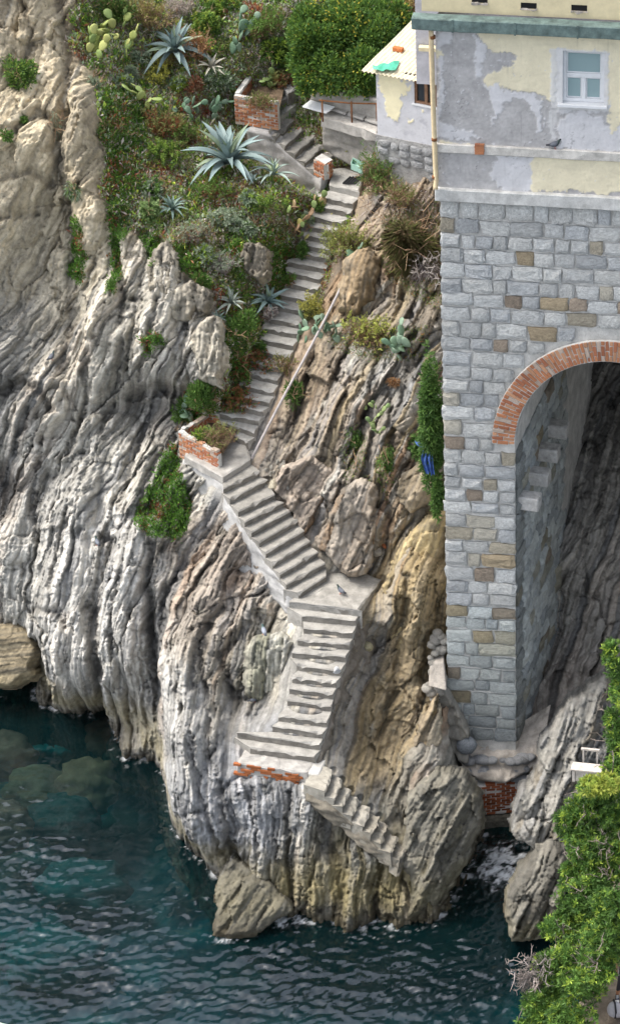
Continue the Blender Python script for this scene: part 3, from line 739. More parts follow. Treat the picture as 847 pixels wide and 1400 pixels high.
outcrop('boulder', [(205,345),(225,328),(242,352),(245,385),(232,408),(205,400),(198,370)], 11.0,
        'pale rock knob at the lower left edge of the planted slope', 'boulder', bulge=.26, flat=.6, flow=(.1,-1), base=(.36,.325,.26), alt=(.43,.395,.33), seed=91, amp=1.25)
outcrop('boulder', [(228,395),(262,380),(285,398),(282,428),(240,440),(222,425)], 10.55,
        'broad pale ledge rock just below the planted slope left of the stairs', 'boulder', bulge=.26, flat=.6, flow=(.1,-1), base=(.37,.335,.27), alt=(.44,.41,.34), seed=94, amp=1.25)
outcrop('rock_slab', [(560,1085),(598,1050),(632,1060),(655,1090),(660,1130),(640,1180),(612,1225),(585,1262),(548,1262),(560,1200),(545,1165),(552,1120)], 1.15,
        'big bulging striped rock at the water between the lowest steps and the channel', 'rock', bulge=.8, tilt=(-.25,.1), flow=(.5,-.9), base=(.15,.14,.112), alt=(.185,.175,.145), third=(.16,.145,.1), seed=97, amp=.9, sink=1.4)
outcrop('rock_slab', [(572,985),(592,945),(604,975),(606,1010),(590,1040),(570,1050),(565,1020)], 3.35,
        'ochre striped upright rock left of the pier foot', 'rock', bulge=.35, flow=(.3,-1), base=(.30,.24,.16), alt=(.34,.3,.23), third=(.37,.25,.1), seed=99, amp=.6)

outcrop('rock_slab', [(540,748),(582,702),(607,698),(607,800),(596,872),(578,925),(556,965),(540,905),(530,862),(522,800)], 5.55,
        'broad ochre rock face between the square landing and the pier', 'rock', bulge=.25, tilt=(-.1,.25), flow=(.38,-1), base=(.36,.285,.155), alt=(.37,.32,.225), third=(.26,.21,.13), seed=103, amp=.45, flat=.9)

# ================================================================== sea
SX0, SX1, SY0, SY1 = -40.0, 30.0, -60.0, 14.0
def spectrum(nx, ny, lx, ly, seed):
    r = np.random.default_rng(seed)
    kx = np.fft.fftfreq(nx, lx / nx) * 2 * math.pi; ky = np.fft.fftfreq(ny, ly / ny) * 2 * math.pi
    KX, KY = np.meshgrid(kx, ky)
    k = np.hypot(KX, KY) + 1e-6
    wd = np.array([-.22, .97])
    cosw = np.abs(KX * wd[0] + KY * wd[1]) / k
    S = np.exp(-(2 * math.pi / .62) ** 2 / k ** 2) / k ** 3.2 * (0.10 + cosw ** 3) * np.exp(-(k / 45) ** 2)
    ph = np.exp(2j * math.pi * r.random((ny, nx)))
    h = np.real(np.fft.ifft2(np.sqrt(S) * ph * nx * ny))
    return h / h.std()
WD = 0.05
wx_ = np.arange(-10.5, 6.5, WD); wy_ = np.arange(-14.0, 11.5, WD)
hw_ = spectrum(len(wx_), len(wy_), len(wx_) * WD, len(wy_) * WD, 5)
WX, WY = np.meshgrid(wx_, wy_)
calm_w = 1 - .55 * soft_poly(*proj(np.stack([WX, WY, 0 * WX], -1)), [(-80,900),(200,1000),(230,1100),(150,1160),(-80,1060)], 60)
WZ = 0.0155 * hw_ * calm_w * (.75 + .9 * fbm(WX * .35, WY * .5, 71, 3)).clip(.25, 1.6)
# surge round the rocks and in the channel
cu, cv = proj(np.stack([WX, WY, 0 * WX], -1))
chop = np.exp(-(((cu - 690) / 45) ** 2 + ((cv - 1185) / 38) ** 2)) + .8 * np.exp(-(((cu - 395) / 32) ** 2 + ((cv - 1258) / 14) ** 2)) + .5 * np.exp(-(((cu - 300) / 30) ** 2 + ((cv - 1284) / 9) ** 2))
WZ = WZ + chop * .07 * fbm(WX * 4, WY * 4, 77, 4)
edge_f = np.minimum(np.minimum(WX - wx_[0], wx_[-1] - WX), np.minimum(WY - wy_[0], wy_[-1] - WY))
WZ = WZ * sstep(0, .6, edge_f)
foam = np.clip(sstep(.05, .55, chop * (.75 + .9 * fbm(WX * 3.5, WY * 3.5, 78, 5)) - .28 + .25 * fbm(WX * 14, WY * 14, 79, 2)), 0, 1)
w_s = to_sheet(np.stack([WX, WY, 0 * WX], -1))
gj, gi = (w_s[..., 1] - T0) / DX, (w_s[..., 0] - X0) / DX
inb = (gj > 1) & (gj < NT - 2) & (gi > 1) & (gi < NX - 2)
gap = np.where(inb, w_s[..., 2] - gather(GHd, gj, gi), 9)
foam = np.maximum(foam, .6 * sstep(.42, .05, gap) * sstep(.08, .6, fbm(WX * 3.2, WY * 3.2, 82, 4)))
foam = np.maximum(foam, .45 * sstep(1.1, .2, gap) * sstep(.42, .7, fbm(WX * 5, WY * 7, 83, 4)))
foam = np.maximum(foam, .55 * sstep(.50, .75, fbm(WX * 6, WY * 9, 80, 4)) * sstep(60, 10, np.hypot(cu - 330, (cv - 1275) * 2)))
nW = WX.size
ixw = np.arange(nW).reshape(WX.shape)
qw = np.stack([ixw[:-1, :-1], ixw[:-1, 1:], ixw[1:, 1:], ixw[1:, :-1]], -1).reshape(-1, 4)
wv = np.stack([WX, WY, WZ], -1).reshape(-1, 3)
# calm apron of sea out to the horizon, joined edge to edge
xs_a = [-900, wx_[0], wx_[-1], 900]; ys_a = [-1500, wy_[0], wy_[-1], 60]
m, N, L, B = new_mat('sea_water')
N.remove(B)
out = N['Material Output']
tcw = N.new('ShaderNodeTexCoord')
nzw = N.new('ShaderNodeTexNoise'); nzw.inputs['Scale'].default_value = 9; nzw.inputs['Detail'].default_value = 4
mpw = N.new('ShaderNodeMapping'); mpw.inputs['Scale'].default_value = (0.7, 1.5, 1)
L.new(tcw.outputs['Object'], mpw.inputs['Vector']); L.new(mpw.outputs[0], nzw.inputs['Vector'])
bpw = N.new('ShaderNodeBump'); bpw.inputs['Strength'].default_value = 0.16; bpw.inputs['Distance'].default_value = 0.02
L.new(nzw.outputs['Fac'], bpw.inputs['Height'])
trw = N.new('ShaderNodeBsdfTransparent'); trw.inputs['Color'].default_value = (.36, .70, .72, 1)
glw = N.new('ShaderNodeBsdfGlossy'); glw.inputs['Roughness'].default_value = 0.03; glw.inputs['Color'].default_value = (.92, .94, 1, 1)
L.new(bpw.outputs[0], glw.inputs['Normal'])
frw = N.new('ShaderNodeFresnel'); frw.inputs['IOR'].default_value = 1.66; L.new(bpw.outputs[0], frw.inputs['Normal'])
bod = N.new('ShaderNodeBsdfDiffuse'); bod.inputs['Color'].default_value = (.0025, .026, .031, 1)      # turbid body of the water
mxb = N.new('ShaderNodeMixShader'); mxb.inputs[0].default_value = .22; L.new(trw.outputs[0], mxb.inputs[1]); L.new(bod.outputs[0], mxb.inputs[2])
mxw = N.new('ShaderNodeMixShader'); L.new(frw.outputs[0], mxw.inputs[0]); L.new(mxb.outputs[0], mxw.inputs[1]); L.new(glw.outputs[0], mxw.inputs[2])
fat = N.new('ShaderNodeAttribute'); fat.attribute_name = 'Col'
dif = N.new('ShaderNodeBsdfDiffuse'); dif.inputs['Color'].default_value = (.75, .78, .80, 1)
mx2 = N.new('ShaderNodeMixShader'); L.new(fat.outputs['Fac'], mx2.inputs[0]); L.new(mxw.outputs[0], mx2.inputs[1]); L.new(dif.outputs[0], mx2.inputs[2])
L.new(mx2.outputs[0], out.inputs['Surface'])
M_SEA = m
av = []; af = []
nb = len(wv)
for yv in ys_a:
    for xv in xs_a: av.append((xv, yv, 0.0))
for j in range(3):
    for i in range(3):
        if i == 1 and j == 1: continue
        af.append([nb + j * 4 + i, nb + j * 4 + i + 1, nb + (j + 1) * 4 + i + 1, nb + (j + 1) * 4 + i])
wv = np.concatenate([wv, np.array(av)]); qw = np.concatenate([qw, np.array(af)])
fcol = np.zeros((len(wv), 3), np.float32); fcol[:nb] = foam.reshape(-1, 1)
tag(mesh_obj('sea', np_mesh('sea', wv, qw, M_SEA, True, fcol)), 'dark teal rippled sea with foam where it meets the rocks', None, None, 'structure')
# sea bed
bx = np.arange(-14, 9, .12); by = np.arange(-18, 12, .12)
BX, BY = np.meshgrid(bx, by)
bu, bv = proj(np.stack([BX, BY, 0 * BX - 2], -1))
bz = -2.7 + .35 * fbm(BX * .5, BY * .5, 90, 4) + .12 * fbm(BX * 2, BY * 2, 91, 3)
bcol = np.zeros(BX.shape + (3,), np.float32) + np.array((.005, .066, .082), np.float32)
bcol = lerp(bcol, (.012, .16, .165), .85 * sstep(-.1, .5, fbm(BX * .38, BY * .5, 92, 3)))
bcol = lerp(bcol, (.012, .028, .036), .85 * sstep(.05, .5, fbm(BX * .6, BY * .6, 95, 4)))
dsh = soft_poly(bu, bv, [(-100,930),(60,950),(170,1030),(250,1130),(230,1180),(80,1190),(-100,1200)], 70)
bcol = lerp(bcol, (.075, .065, .05), .75 * dsh * sstep(-.3, .3, fbm(BX * .8, BY * .8, 93, 3)))
bcol = lerp(bcol, (.03, .024, .02), .8 * soft_poly(bu, bv, [(380,1200),(680,1080),(760,1130),(720,1290),(600,1330),(420,1320),(290,1340),(270,1290)], 40))
ixb = np.arange(BX.size).reshape(BX.shape)
qb = np.stack([ixb[:-1, :-1], ixb[:-1, 1:], ixb[1:, 1:], ixb[1:, :-1]], -1).reshape(-1, 4)
M_BED = make_mat('sea_bed', src='attr', rough=1, var=.35, vscale=1.5, bumps=(), spec=0)
bvv = np.stack([BX, BY, bz], -1).reshape(-1, 3); nb = len(bvv)
apron = [(-1000,-1600,-3.4),(1000,-1600,-3.4),(1000,80,-3.4),(-1000,80,-3.4)]
bvv = np.concatenate([bvv, np.array(apron)]); qb = np.concatenate([qb, np.array([[nb, nb + 1, nb + 2, nb + 3]])])
bc = np.concatenate([bcol.reshape(-1, 3), np.tile([[.008, .07, .09]], (4, 1))])
tag(mesh_obj('seabed', np_mesh('seabed', bvv, qb, M_BED, True, bc)), 'dim teal sea bed seen through the water', None, None, 'structure')
# drowned boulders
def blob_rock(name, c, r, col, label, cat, group=None, seed=0, mat=M_ROCK):
    bm = bmesh.new(); bmesh.ops.create_icosphere(bm, subdivisions=4, radius=1)
    v = np.array([x.co[:] for x in bm.verts])
    n = 1 + .20 * fbm(v[:, 0] * 1.3 + seed, v[:, 1] * 1.3 + v[:, 2], seed, 4) + .16 * fbm(v[:, 0] * 4 + seed, v[:, 1] * 5 + v[:, 2] * 3, seed + 2, 3)
    v = v * n[:, None] * np.asarray(r) + np.asarray(c)
    f = np.array([[x.index for x in fc.verts] for fc in bm.faces]); bm.free()
    cc = np.tile(np.asarray(col, np.float32), (len(v), 1)) * (1 + .35 * fbm(v[:, 0] * 2, v[:, 1] * 2 + v[:, 2], seed + 4, 3))[:, None]
    return tag(mesh_obj(name, np_mesh(name, v, f, mat, True, cc)), label, cat, group)
for k, (px_, py_, rx, ry, z_, col, lab) in enumerate([
    (118,1075,.85,.75,-.95,(.46,.16,.10),'brown round boulder under water near the foot of the left cliff'),
    (8,1035,.8,.7,-1.0,(.42,.14,.10),'reddish boulder under water at the left edge below the tan block'),
    (5,1130,.75,.7,-.9,(.42,.14,.10),'reddish drowned boulder lowest at the left edge'),
    (55,1085,1.0,.7,-1.2,(.30,.13,.08),'dim brownish drowned boulder between the brown one and the left edge'),
    (90,1120,.9,.8,-1.4,(.025,.07,.065),'dim green boulder under water just below the brown round one'),
    (160,1010,.8,.5,-.9,(.45,.15,.09),'brown drowned rock close under the left cliff foot'),
    (590,1290,1.0,.6,-1.0,(.06,.05,.035),'dark drowned rock below the bulging striped rock'),
    (110,1215,1.2,.8,-1.7,(.014,.10,.10),'pale green drowned boulder in open water on the left'),
    (70,1310,1.3,.9,-1.9,(.01,.11,.115),'large dim turquoise rock deep under the lower left water')]):
    blob_rock('submerged_rock', at_z(px_, py_, z_), (rx, ry, .7), col, lab, 'rock', 'drowned rocks seen through the water', 30 + k, M_BED)
# ================================================================== house on its arched stone wall
TH = math.radians(6.5)
HA = np.array([math.cos(TH), -math.sin(TH), 0.0]); HN = np.array([-math.sin(TH), -math.cos(TH), 0.0]); UP = np.array([0, 0, 1.0])
HO = at_y(607, 980, 4.4); HO[2] = 0.0
JD = np.array([math.sin(math.radians(14)), math.cos(math.radians(14)), 0.0])     # the vault runs askew into the cliff
def F(a, z, c=0.0): return HO + np.asarray(a)[..., None] * HA + np.asarray(z)[..., None] * UP + np.asarray(c)[..., None] * HN if hasattr(a, '__len__') else HO + a * HA + z * UP + c * HN
def hitF(px, py, c=0.0):
    d = rays(px, py); o = HO + c * HN
    k = ((o - CAM) @ HN) / (d @ HN); p = CAM + d * k[..., None] if np.ndim(k) else CAM + d * k
    return (p - o) @ HA, p[..., 2]
house = empty('house', F(0, 2.2), 'peeling cream and grey house standing on a tall arched wall of squared stones', 'house')

AC, ZS, RI, RO, RISE = 3.93, 10.92, 2.17, 2.70, 2.38     # arch centre, springing, radii, rise of the soffit
KZ = RISE / RI
def arch_pt(r, t, c=0.0):   # t from 0 (left springing) to pi
    return AC - r * math.cos(t), ZS + (r - RI + RISE) * math.sin(t) if r >= RI else ZS + r * KZ * math.sin(t)
ZW = 17.22
# mortar core with the opening
bm = bmesh.new()
AL = 0.10
NS = 40
pts = [(AL, 0.6), (AC - RI, 0.6), (AC - RI, ZS)] + [arch_pt(RI, math.pi * k / NS) for k in range(1, NS)] + [(AC + RI, ZS), (AC + RI, 0.6), (AC + RI + 1.8, 0.6), (AC + RI + 1.8, ZW), (AL, ZW)]
DEPTH = 9.0
fr = [bm.verts.new(F(a, z, -0.05)) for a, z in pts]
bk = [bm.verts.new(F(a, z, -0.05) + JD * DEPTH) for a, z in pts]
n = len(pts)
for i in range(n):
    j = (i + 1) % n
    bm.faces.new([fr[i], fr[j], bk[j], bk[i]])
for off in (np.zeros(3), JD * DEPTH):
    def g(a, z): return bm.verts.new(F(a, z, -0.05) + off)
    def quad(a0, z0, a1, z1, a2, z2, a3, z3): bm.faces.new([g(a0, z0), g(a1, z1), g(a2, z2), g(a3, z3)])
    AR = AC + RI
    for l_, r_ in ((AL, AC - RI), (AR, AR + 1.8)):
        quad(l_, .6, r_, .6, r_, ZS, l_, ZS); quad(l_, ZS, r_, ZS, r_, ZW, l_, ZW)
    ap = pts[2:3 + NS]
    for k in range(NS):
        quad(*ap[k], *ap[k + 1], ap[k + 1][0], ZW, ap[k][0], ZW)
bmesh.ops.remove_doubles(bm, verts=bm.verts, dist=1e-4)
bmesh.ops.recalc_face_normals(bm, faces=bm.faces)
me = bpy.data.meshes.new('stone_wall'); bm.to_mesh(me); bm.free(); me.materials.append(M_MORTAR)
stone_wall = mesh_obj('stone_wall', me, house)

# rough faced stones: a few shared shapes of unit size
def stone_shape(k):
    r = np.random.default_rng(100 + k)
    nx, nz = 5, 4
    xs = np.array([0, .14, .5, .86, 1.0]); zs = np.array([0, .25, .75, 1.0])
    v = []; f = []
    for j in range(nz):
        for i in range(nx):
            e = (i in (0, nx - 1)) + (j in (0, nz - 1))
            dep = 1.0 + r.normal(0, .22) if e == 0 else (.55 + r.normal(0, .2) if e == 1 else .1)
            v.append((xs[i] + r.normal(0, .028), zs[j] + r.normal(0, .04), max(dep, 0.02)))
    for j in range(nz - 1):
        for i in range(nx - 1):
            f.append([j * nx + i, j * nx + i + 1, (j + 1) * nx + i + 1, (j + 1) * nx + i])
    ring = [i for i in range(nx)] + [j * nx + nx - 1 for j in range(1, nz)] + [(nz - 1) * nx + i for i in range(nx - 2, -1, -1)] + [j * nx for j in range(nz - 2, 0, -1)]
    b0 = len(v)
    for q_ in ring: v.append((v[q_][0], v[q_][1], -1.6))
    for i in range(len(ring)):
        j = (i + 1) % len(ring)
        f.append([ring[j], ring[i], b0 + i, b0 + j])
    me = bpy.data.meshes.new('stone'); me.from_pydata([(a, -c, b) for a, b, c in v], [], f)
    me.materials.append(M_STONE)
    sm = np.ones(len(me.polygons), bool) if k % 2 == 0 else np.zeros(len(me.polygons), bool)
    me.polygons.foreach_set('use_smooth', sm)
    return me
STONES = [stone_shape(k) for k in range(16)]
def stone_color(r, z, low):
    q_ = r.random()
    if q_ < (.07 if z > 14.5 else .18): c = np.array([(.42,.38,.30), (.38,.31,.21), (.34,.28,.22), (.44,.415,.35)][r.integers(4)])
    elif q_ < .45: c = np.array((.575,.58,.56))
    elif q_ < .8: c = np.array((.54,.55,.54))
    else: c = np.array((.46,.475,.48))
    c = c * r.uniform(.82, 1.14)
    if low > 0: c = c * (1 - .36 * low) * np.array([.95, 1, 1.0])
    return (*c, 1)
WALLROT = Matrix(((HA[0], -HN[0], 0, 0), (HA[1], -HN[1], 0, 0), (0, 0, 1, 0), (0, 0, 0, 1)))
def put(me, name, parent, M, color):
    o = bpy.data.objects.new(name, me); COL.objects.link(o)
    o.parent = parent; o.matrix_parent_inverse = world_mat(parent).inverted()
    o.matrix_basis = M
    o.color = color
    return o
rs = np.random.default_rng(17)
rows = []
z = 2.2
while z < ZW - .2:
    h = min(rs.uniform(.33, .42), ZW - z)
    if ZW - z - h < .2: h = ZW - z
    rows.append((z, h)); z += h
stuff_mb = MB(); stuff_cols = []
n_st = 0
for ri, (z, h) in enumerate(rows):
    segs = []
    za, zb = z, z + h
    if zb <= ZS + .02: segs = [(AL - .03, AC - RI + .015), (AC + RI - .01, AC + RI + 1.8)]
    else:
        zo = za if za > ZS else ZS
        top = ZS + RO - RI + RISE
        if zo >= top - .05: segs = [(AL - .03, AC + RI + 1.8)]
        else:
            s_ = math.sqrt(max(0, 1 - ((max(zo, ZS) - ZS) / (RO - RI + RISE)) ** 2)) * RO
            segs = [(AL - .03, AC - s_ + .03), (AC + s_ - .03, AC + RI + 1.8)]
    for (a0, a1) in segs:
        a = a0
        first = True
        while a < a1 - .02:
            w = rs.uniform(.32, .74) if not first else rs.uniform(.35, .75)
            first = False
            if a1 - a - w < .3: w = a1 - a
            if w > .95: w = w / 2
            g = rs.uniform(.028, .048)
            sz = (w - g, rs.uniform(.024, .052), h - g - rs.uniform(0, .02))
            low = float(sstep(6.2, 3.2, z))
            M = Matrix.Translation(F(a + g / 2, z + g / 2 + rs.normal(0, .008), -0.03)) @ WALLROT @ Matrix.Rotation(rs.normal(0, .012), 4, 'Y') @ Matrix.Diagonal((*sz, 1))
            if a > 4.75:
                me = STONES[rs.integers(16)]
                stuff_mb.add([M @ v.co for v in me.vertices], [list(p.vertices) for p in me.polygons]); stuff_cols += [stone_color(rs, z, low)[:3]] * len(me.vertices)
            else:
                put(STONES[rs.integers(16)], 'stone', stone_wall, M, stone_color(rs, z, low)); n_st += 1
            a += w
# inner face of the pier under the arch, stones darkened to paint in its shade
JN = np.array([JD[1], -JD[0], 0.0])     # faces into the opening
JROT = Matrix(((JD[0], JN[0] * -1, 0, 0), (JD[1], JN[1] * -1, 0, 0), (0, 0, 1, 0), (0, 0, 0, 1)))
for ri, (z, h) in enumerate(rows):
    if z + h > ZS + .1: break
    d = .02 if ri % 2 else .02
    k = 0
    while d < 4.6:
        w = rs.uniform(.45, .8); g = .025
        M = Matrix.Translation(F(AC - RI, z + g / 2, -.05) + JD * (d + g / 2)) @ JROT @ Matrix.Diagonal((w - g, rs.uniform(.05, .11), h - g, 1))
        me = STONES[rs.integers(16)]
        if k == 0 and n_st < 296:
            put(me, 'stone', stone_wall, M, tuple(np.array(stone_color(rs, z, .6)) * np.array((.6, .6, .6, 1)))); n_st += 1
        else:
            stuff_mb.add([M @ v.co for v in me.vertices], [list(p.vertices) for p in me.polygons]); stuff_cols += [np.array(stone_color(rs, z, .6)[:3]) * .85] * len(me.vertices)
        d += w; k += 1
M_STONE2 = make_mat('squared_stone_joined', src='attr', rough=0.88, var=0.3, vscale=4.0, bumps=((14.0, 0.6, 0.05), (60.0, 0.3, 0.01)), speck=0.4, spec=0.2)
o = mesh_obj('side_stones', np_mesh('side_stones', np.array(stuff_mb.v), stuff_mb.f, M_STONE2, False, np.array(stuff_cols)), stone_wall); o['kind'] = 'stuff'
# corbels of the old centring
for k, (px_, py_) in enumerate([(713, 677), (722, 640), (735, 610), (748, 580)]):
    d = .15 + .95 * k
    zc = 8.95 + .10 * k
    c0 = HO + (AC - RI) * HA - .05 * HN + JD * d + UP * zc - JN * .1
    o = MB().box(c0, JD * .38, JN * .62, UP * .36).build('corbel', M_STONE, house, bevel=.03)
    o.color = (.46, .45, .43, 1)
# brick arch: mortar ring and the bricks
bm = bmesh.new(); vs = []
for k in range(NS + 1):
    t = math.pi * k / NS
    row = []
    for r, c in ((RI - .004, -.04), (RI - .004, .045), (RO, .045), (RO, -.04)):
        a, z = arch_pt(r, t) if r >= RI else (AC - r * math.cos(t), ZS + RISE * r / RI * math.sin(t))
        row.append(bm.verts.new(F(a, z, c)))
    vs.append(row)
for k in range(NS):
    for q_ in range(4):
        q2 = (q_ + 1) % 4
        bm.faces.new([vs[k][q_], vs[k][q2], vs[k + 1][q2], vs[k + 1][q_]])
bmesh.ops.recalc_face_normals(bm, faces=bm.faces)
me = bpy.data.meshes.new('brick_arch'); bm.to_mesh(me); bm.free(); me.materials.append(M_MORTAR)
brick_arch = mesh_obj('brick_arch', me, house)
def brick_shape(k, mat):
    r = np.random.default_rng(300 + k)
    b = MB().box((-.5, -.5, -.5), (1, 0, 0), (0, 1, 0), (0, 0, 1))
    b.v = [(x + r.normal(0, .03), y + r.normal(0, .02), z_ + r.normal(0, .06)) for x, y, z_ in b.v]
    return b.mesh('brick', mat, bevel=.05)
BRICKS = [brick_shape(k, M_BRICK) for k in range(6)]
def brick_color(r, pale=.12):
    q_ = r.random()
    if q_ < pale: c = np.array((.42, .34, .28))
    elif q_ < .5: c = np.array((.40, .175, .09))
    elif q_ < .8: c = np.array((.33, .135, .075))
    else: c = np.array((.43, .235, .14))
    return (*(c * r.uniform(.8, 1.15)), 1)
arc_n = 84
for k in range(arc_n):
    t = math.pi * (k + .5) / arc_n
    if t > 2.05: break
    a0, z0 = arch_pt(RI, t); a1, z1 = arch_pt(RO, t)
    dr = np.array([a1 - a0, z1 - z0]); Lr = np.hypot(*dr); dr /= Lr
    cuts = [0, .5, 1] if k % 2 else [0, .27, .77, 1]
    w = math.pi * (RI + RO) / 2 / arc_n
    for q_ in range(len(cuts) - 1):
        r0, r1 = cuts[q_] * Lr, cuts[q_ + 1] * Lr
        mid = (r0 + r1) / 2
        p = F(a0 + dr[0] * mid, z0 + dr[1] * mid, 0.02 + rs.normal(0, .006))
        X = dr[0] * HA + dr[1] * UP; Zv = -dr[1] * HA + dr[0] * UP
        wk = w * (RI + mid) / (RI + Lr / 2)
        R = Matrix(((X[0], HN[0], Zv[0], 0), (X[1], HN[1], Zv[1], 0), (X[2], HN[2], Zv[2], 0), (0, 0, 0, 1)))
        put(BRICKS[rs.integers(6)], 'brick', brick_arch, Matrix.Translation(p) @ R @ Matrix.Diagonal((r1 - r0 - .014, .085, wk - .017, 1)), brick_color(rs))

# ---- plastered upper walls, as a fine sheet so the peeled coats have real edges
def crop5(*pts): return [(490 + x / 2.3725, 30 + y / 2.3725) for x, y in pts]
def plaster_cols(Up, Vp, s):
    n1 = fbm(Up / 26, Vp / 26, s, 5, .6); n2 = fbm(Up / 7, Vp / 7, s + 1, 4, .6)
    u = Up + 9 * n1 + 4 * n2; v = Vp + 9 * fbm(Up / 26, Vp / 26, s + 3, 5, .6) + 4 * fbm(Up / 7, Vp / 7, s + 4, 3)
    return u, v, n1, n2
CREAM, LAV, CEM, WHT = (.74, .675, .495), (.60, .595, .605), (.42, .41, .405), (.66, .655, .645)
na, nz_ = 330, 176
a_ = np.linspace(0.06, AC + RI + 1.8, na); z_ = np.linspace(17.5, 21.62, nz_)
Ag, Zg = np.meshgrid(a_, z_)
P0 = HO + Ag[..., None] * HA + Zg[..., None] * UP
Up, Vp = proj(P0)
u, v, n1, n2 = plaster_cols(Up, Vp, 200)
cream = soft_poly(u, v, crop5((385,30),(400,-5),(470,-30),(800,0),(845,20),(1400,60),(1400,200),(840,330),(812,360),(805,230),(812,100),(640,80),(632,265),(600,240),(490,218),(415,212),(420,165),(480,145),(512,105),(440,95),(400,75)), 1.2)
cream = np.maximum(cream, soft_poly(u, v, crop5((560,432),(700,425),(1400,440),(1400,570),(560,548)), 1.2))
cream = np.maximum(cream, soft_poly(u, v, crop5((255,392),(360,390),(360,415),(255,410)), 1.2) * .9)
cream = np.maximum(cream, soft_poly(u, v, crop5((245,90),(275,90),(275,115),(245,112)), 1.2))
lav = soft_poly(u, v, crop5((256,-10),(300,0),(300,60),(275,80),(272,300),(256,380)), 1.2)
lav = np.maximum(lav, soft_poly(u, v, crop5((405,208),(480,222),(560,238),(600,262),(590,300),(585,365),(570,360),(572,300),(540,262),(500,250),(468,262),(470,300),(448,310),(430,340),(440,280)), 1.2))
lav = np.maximum(lav, soft_poly(u, v, crop5((380,40),(400,80),(400,180),(382,180),(375,110)), 1.2))
lav = np.maximum(lav, soft_poly(u, v, crop5((650,310),(690,295),(790,300),(800,340),(830,330),(1400,300),(1400,420),(640,420)), 1.2))
lav = np.maximum(lav, soft_poly(u, v, crop5((440,425),(560,425),(570,545),(470,560),(430,500)), 1.2))
lav = np.maximum(lav, soft_poly(u, v, crop5((258,325),(300,335),(330,350),(400,375),(256,380)), 1.2))
lav = np.maximum(lav, soft_poly(u, v, crop5((640,75),(830,75),(835,290),(640,290)), 1.5))
lav = np.maximum(lav, sstep(.80, .87, n2 + .35 * n1 + .3) * .9 * (1 - soft_poly(u, v, crop5((450,250),(560,250),(560,370),(450,370)), 4)))
whitep = soft_poly(Up + 3 * n2, Vp, [(752,66),(831,70),(831,152),(752,148)], 1.0)
seam = soft_poly(u, v, crop5((622,275),(640,270),(642,330),(632,385),(620,385)), 1.5)
cc = np.zeros(Ag.shape + (3,), np.float32) + np.array(CEM, np.float32)
cc = cc * (1 + .16 * fbm(Up / 30, Vp / 30, 214, 4) + .14 * fbm(Up / 5, Vp / 5, 215, 3))[..., None]
cc = lerp(cc, LAV, lav); cc = lerp(cc, CREAM, cream * (1 - .9 * sstep(.60, .66, n2 - .2 * n1)))
cc = lerp(cc, WHT, np.maximum(whitep * .85, seam * .7))
hole = .7 * sstep(.86, .93, fbm(Up / 11, Vp / 11, 230, 3))
cc = lerp(cc, (.60, .60, .63), hole * (1 - cream) * .8)
cc = cc * (1 - .10 * sstep(.2, .7, fbm(Up / 60, Vp / 14, 240, 3)))[..., None]
streak = sstep(.25, .8, fbm(Up / 3.5, Vp / 70, 262, 3)) * sstep(.1, .6, fbm(Up / 50, Vp / 50, 263, 2) + .3)
crk = np.exp(-(fbm(Up / 45, Vp / 45, 260, 4) / .010) ** 2) * (1 - .8 * cream) * sstep(-.1, .3, fbm(Up / 70, Vp / 70, 261, 2))
cc = cc * (1 - .16 * streak - .45 * crk)[..., None]
rel = .016 * np.maximum(cream, lav * .75) + .012 * np.maximum(whitep, 0) + .006 * fbm(Up / 4, Vp / 4, 250, 3)
Pp = P0 + rel[..., None] * HN
ixp = np.arange(na * nz_).reshape(nz_, na)
qp = np.stack([ixp[:-1, :-1], ixp[:-1, 1:], ixp[1:, 1:], ixp[1:, :-1]], -1).reshape(-1, 4)
# opening for the window
wa0, wz1 = hitF(768.5, 69); wa1, wz0 = hitF(824.5, 143)
cen = Pp.reshape(-1, 3)[qp].mean(1)
ca_ = (cen - HO) @ HA
qp = qp[~((ca_ > wa0) & (ca_ < wa1) & (cen[:, 2] > wz0) & (cen[:, 2] < wz1))]
plaster = mesh_obj('plaster_wall', np_mesh('plaster_wall', Pp.reshape(-1, 3), qp, M_PAINTATTR, True, cc.reshape(-1, 3)), house)
M_WALLPLAIN = make_mat('plain_plaster', (.46, .455, .48), rough=.95, var=.2, vscale=3, bumps=((30, .3, .02),), spec=.1)
M_CREAM = make_mat('cream_plaster', (.66, .57, .37), rough=.95, var=.12, vscale=4, bumps=((30, .25, .01),), spec=.1)
# side, back and top of the upper storey
b = MB()
b.add([F(.06, 17.5), F(.06, 21.62), F(.06, 21.62) + JD * 9, F(.06, 17.5) + JD * 9], [[0, 1, 2, 3]])
b.add([F(AC + RI + 1.8, 17.5), F(AC + RI + 1.8, 21.62), F(AC + RI + 1.8, 21.62) + JD * 9, F(AC + RI + 1.8, 17.5) + JD * 9], [[0, 1, 2, 3]])
b.add([F(.06, 17.5) + JD * 9, F(.06, 21.62) + JD * 9, F(AC + RI + 1.8, 21.62) + JD * 9, F(AC + RI + 1.8, 17.5) + JD * 9], [[0, 1, 2, 3]])
b.build('side_walls', M_WALLPLAIN, house)
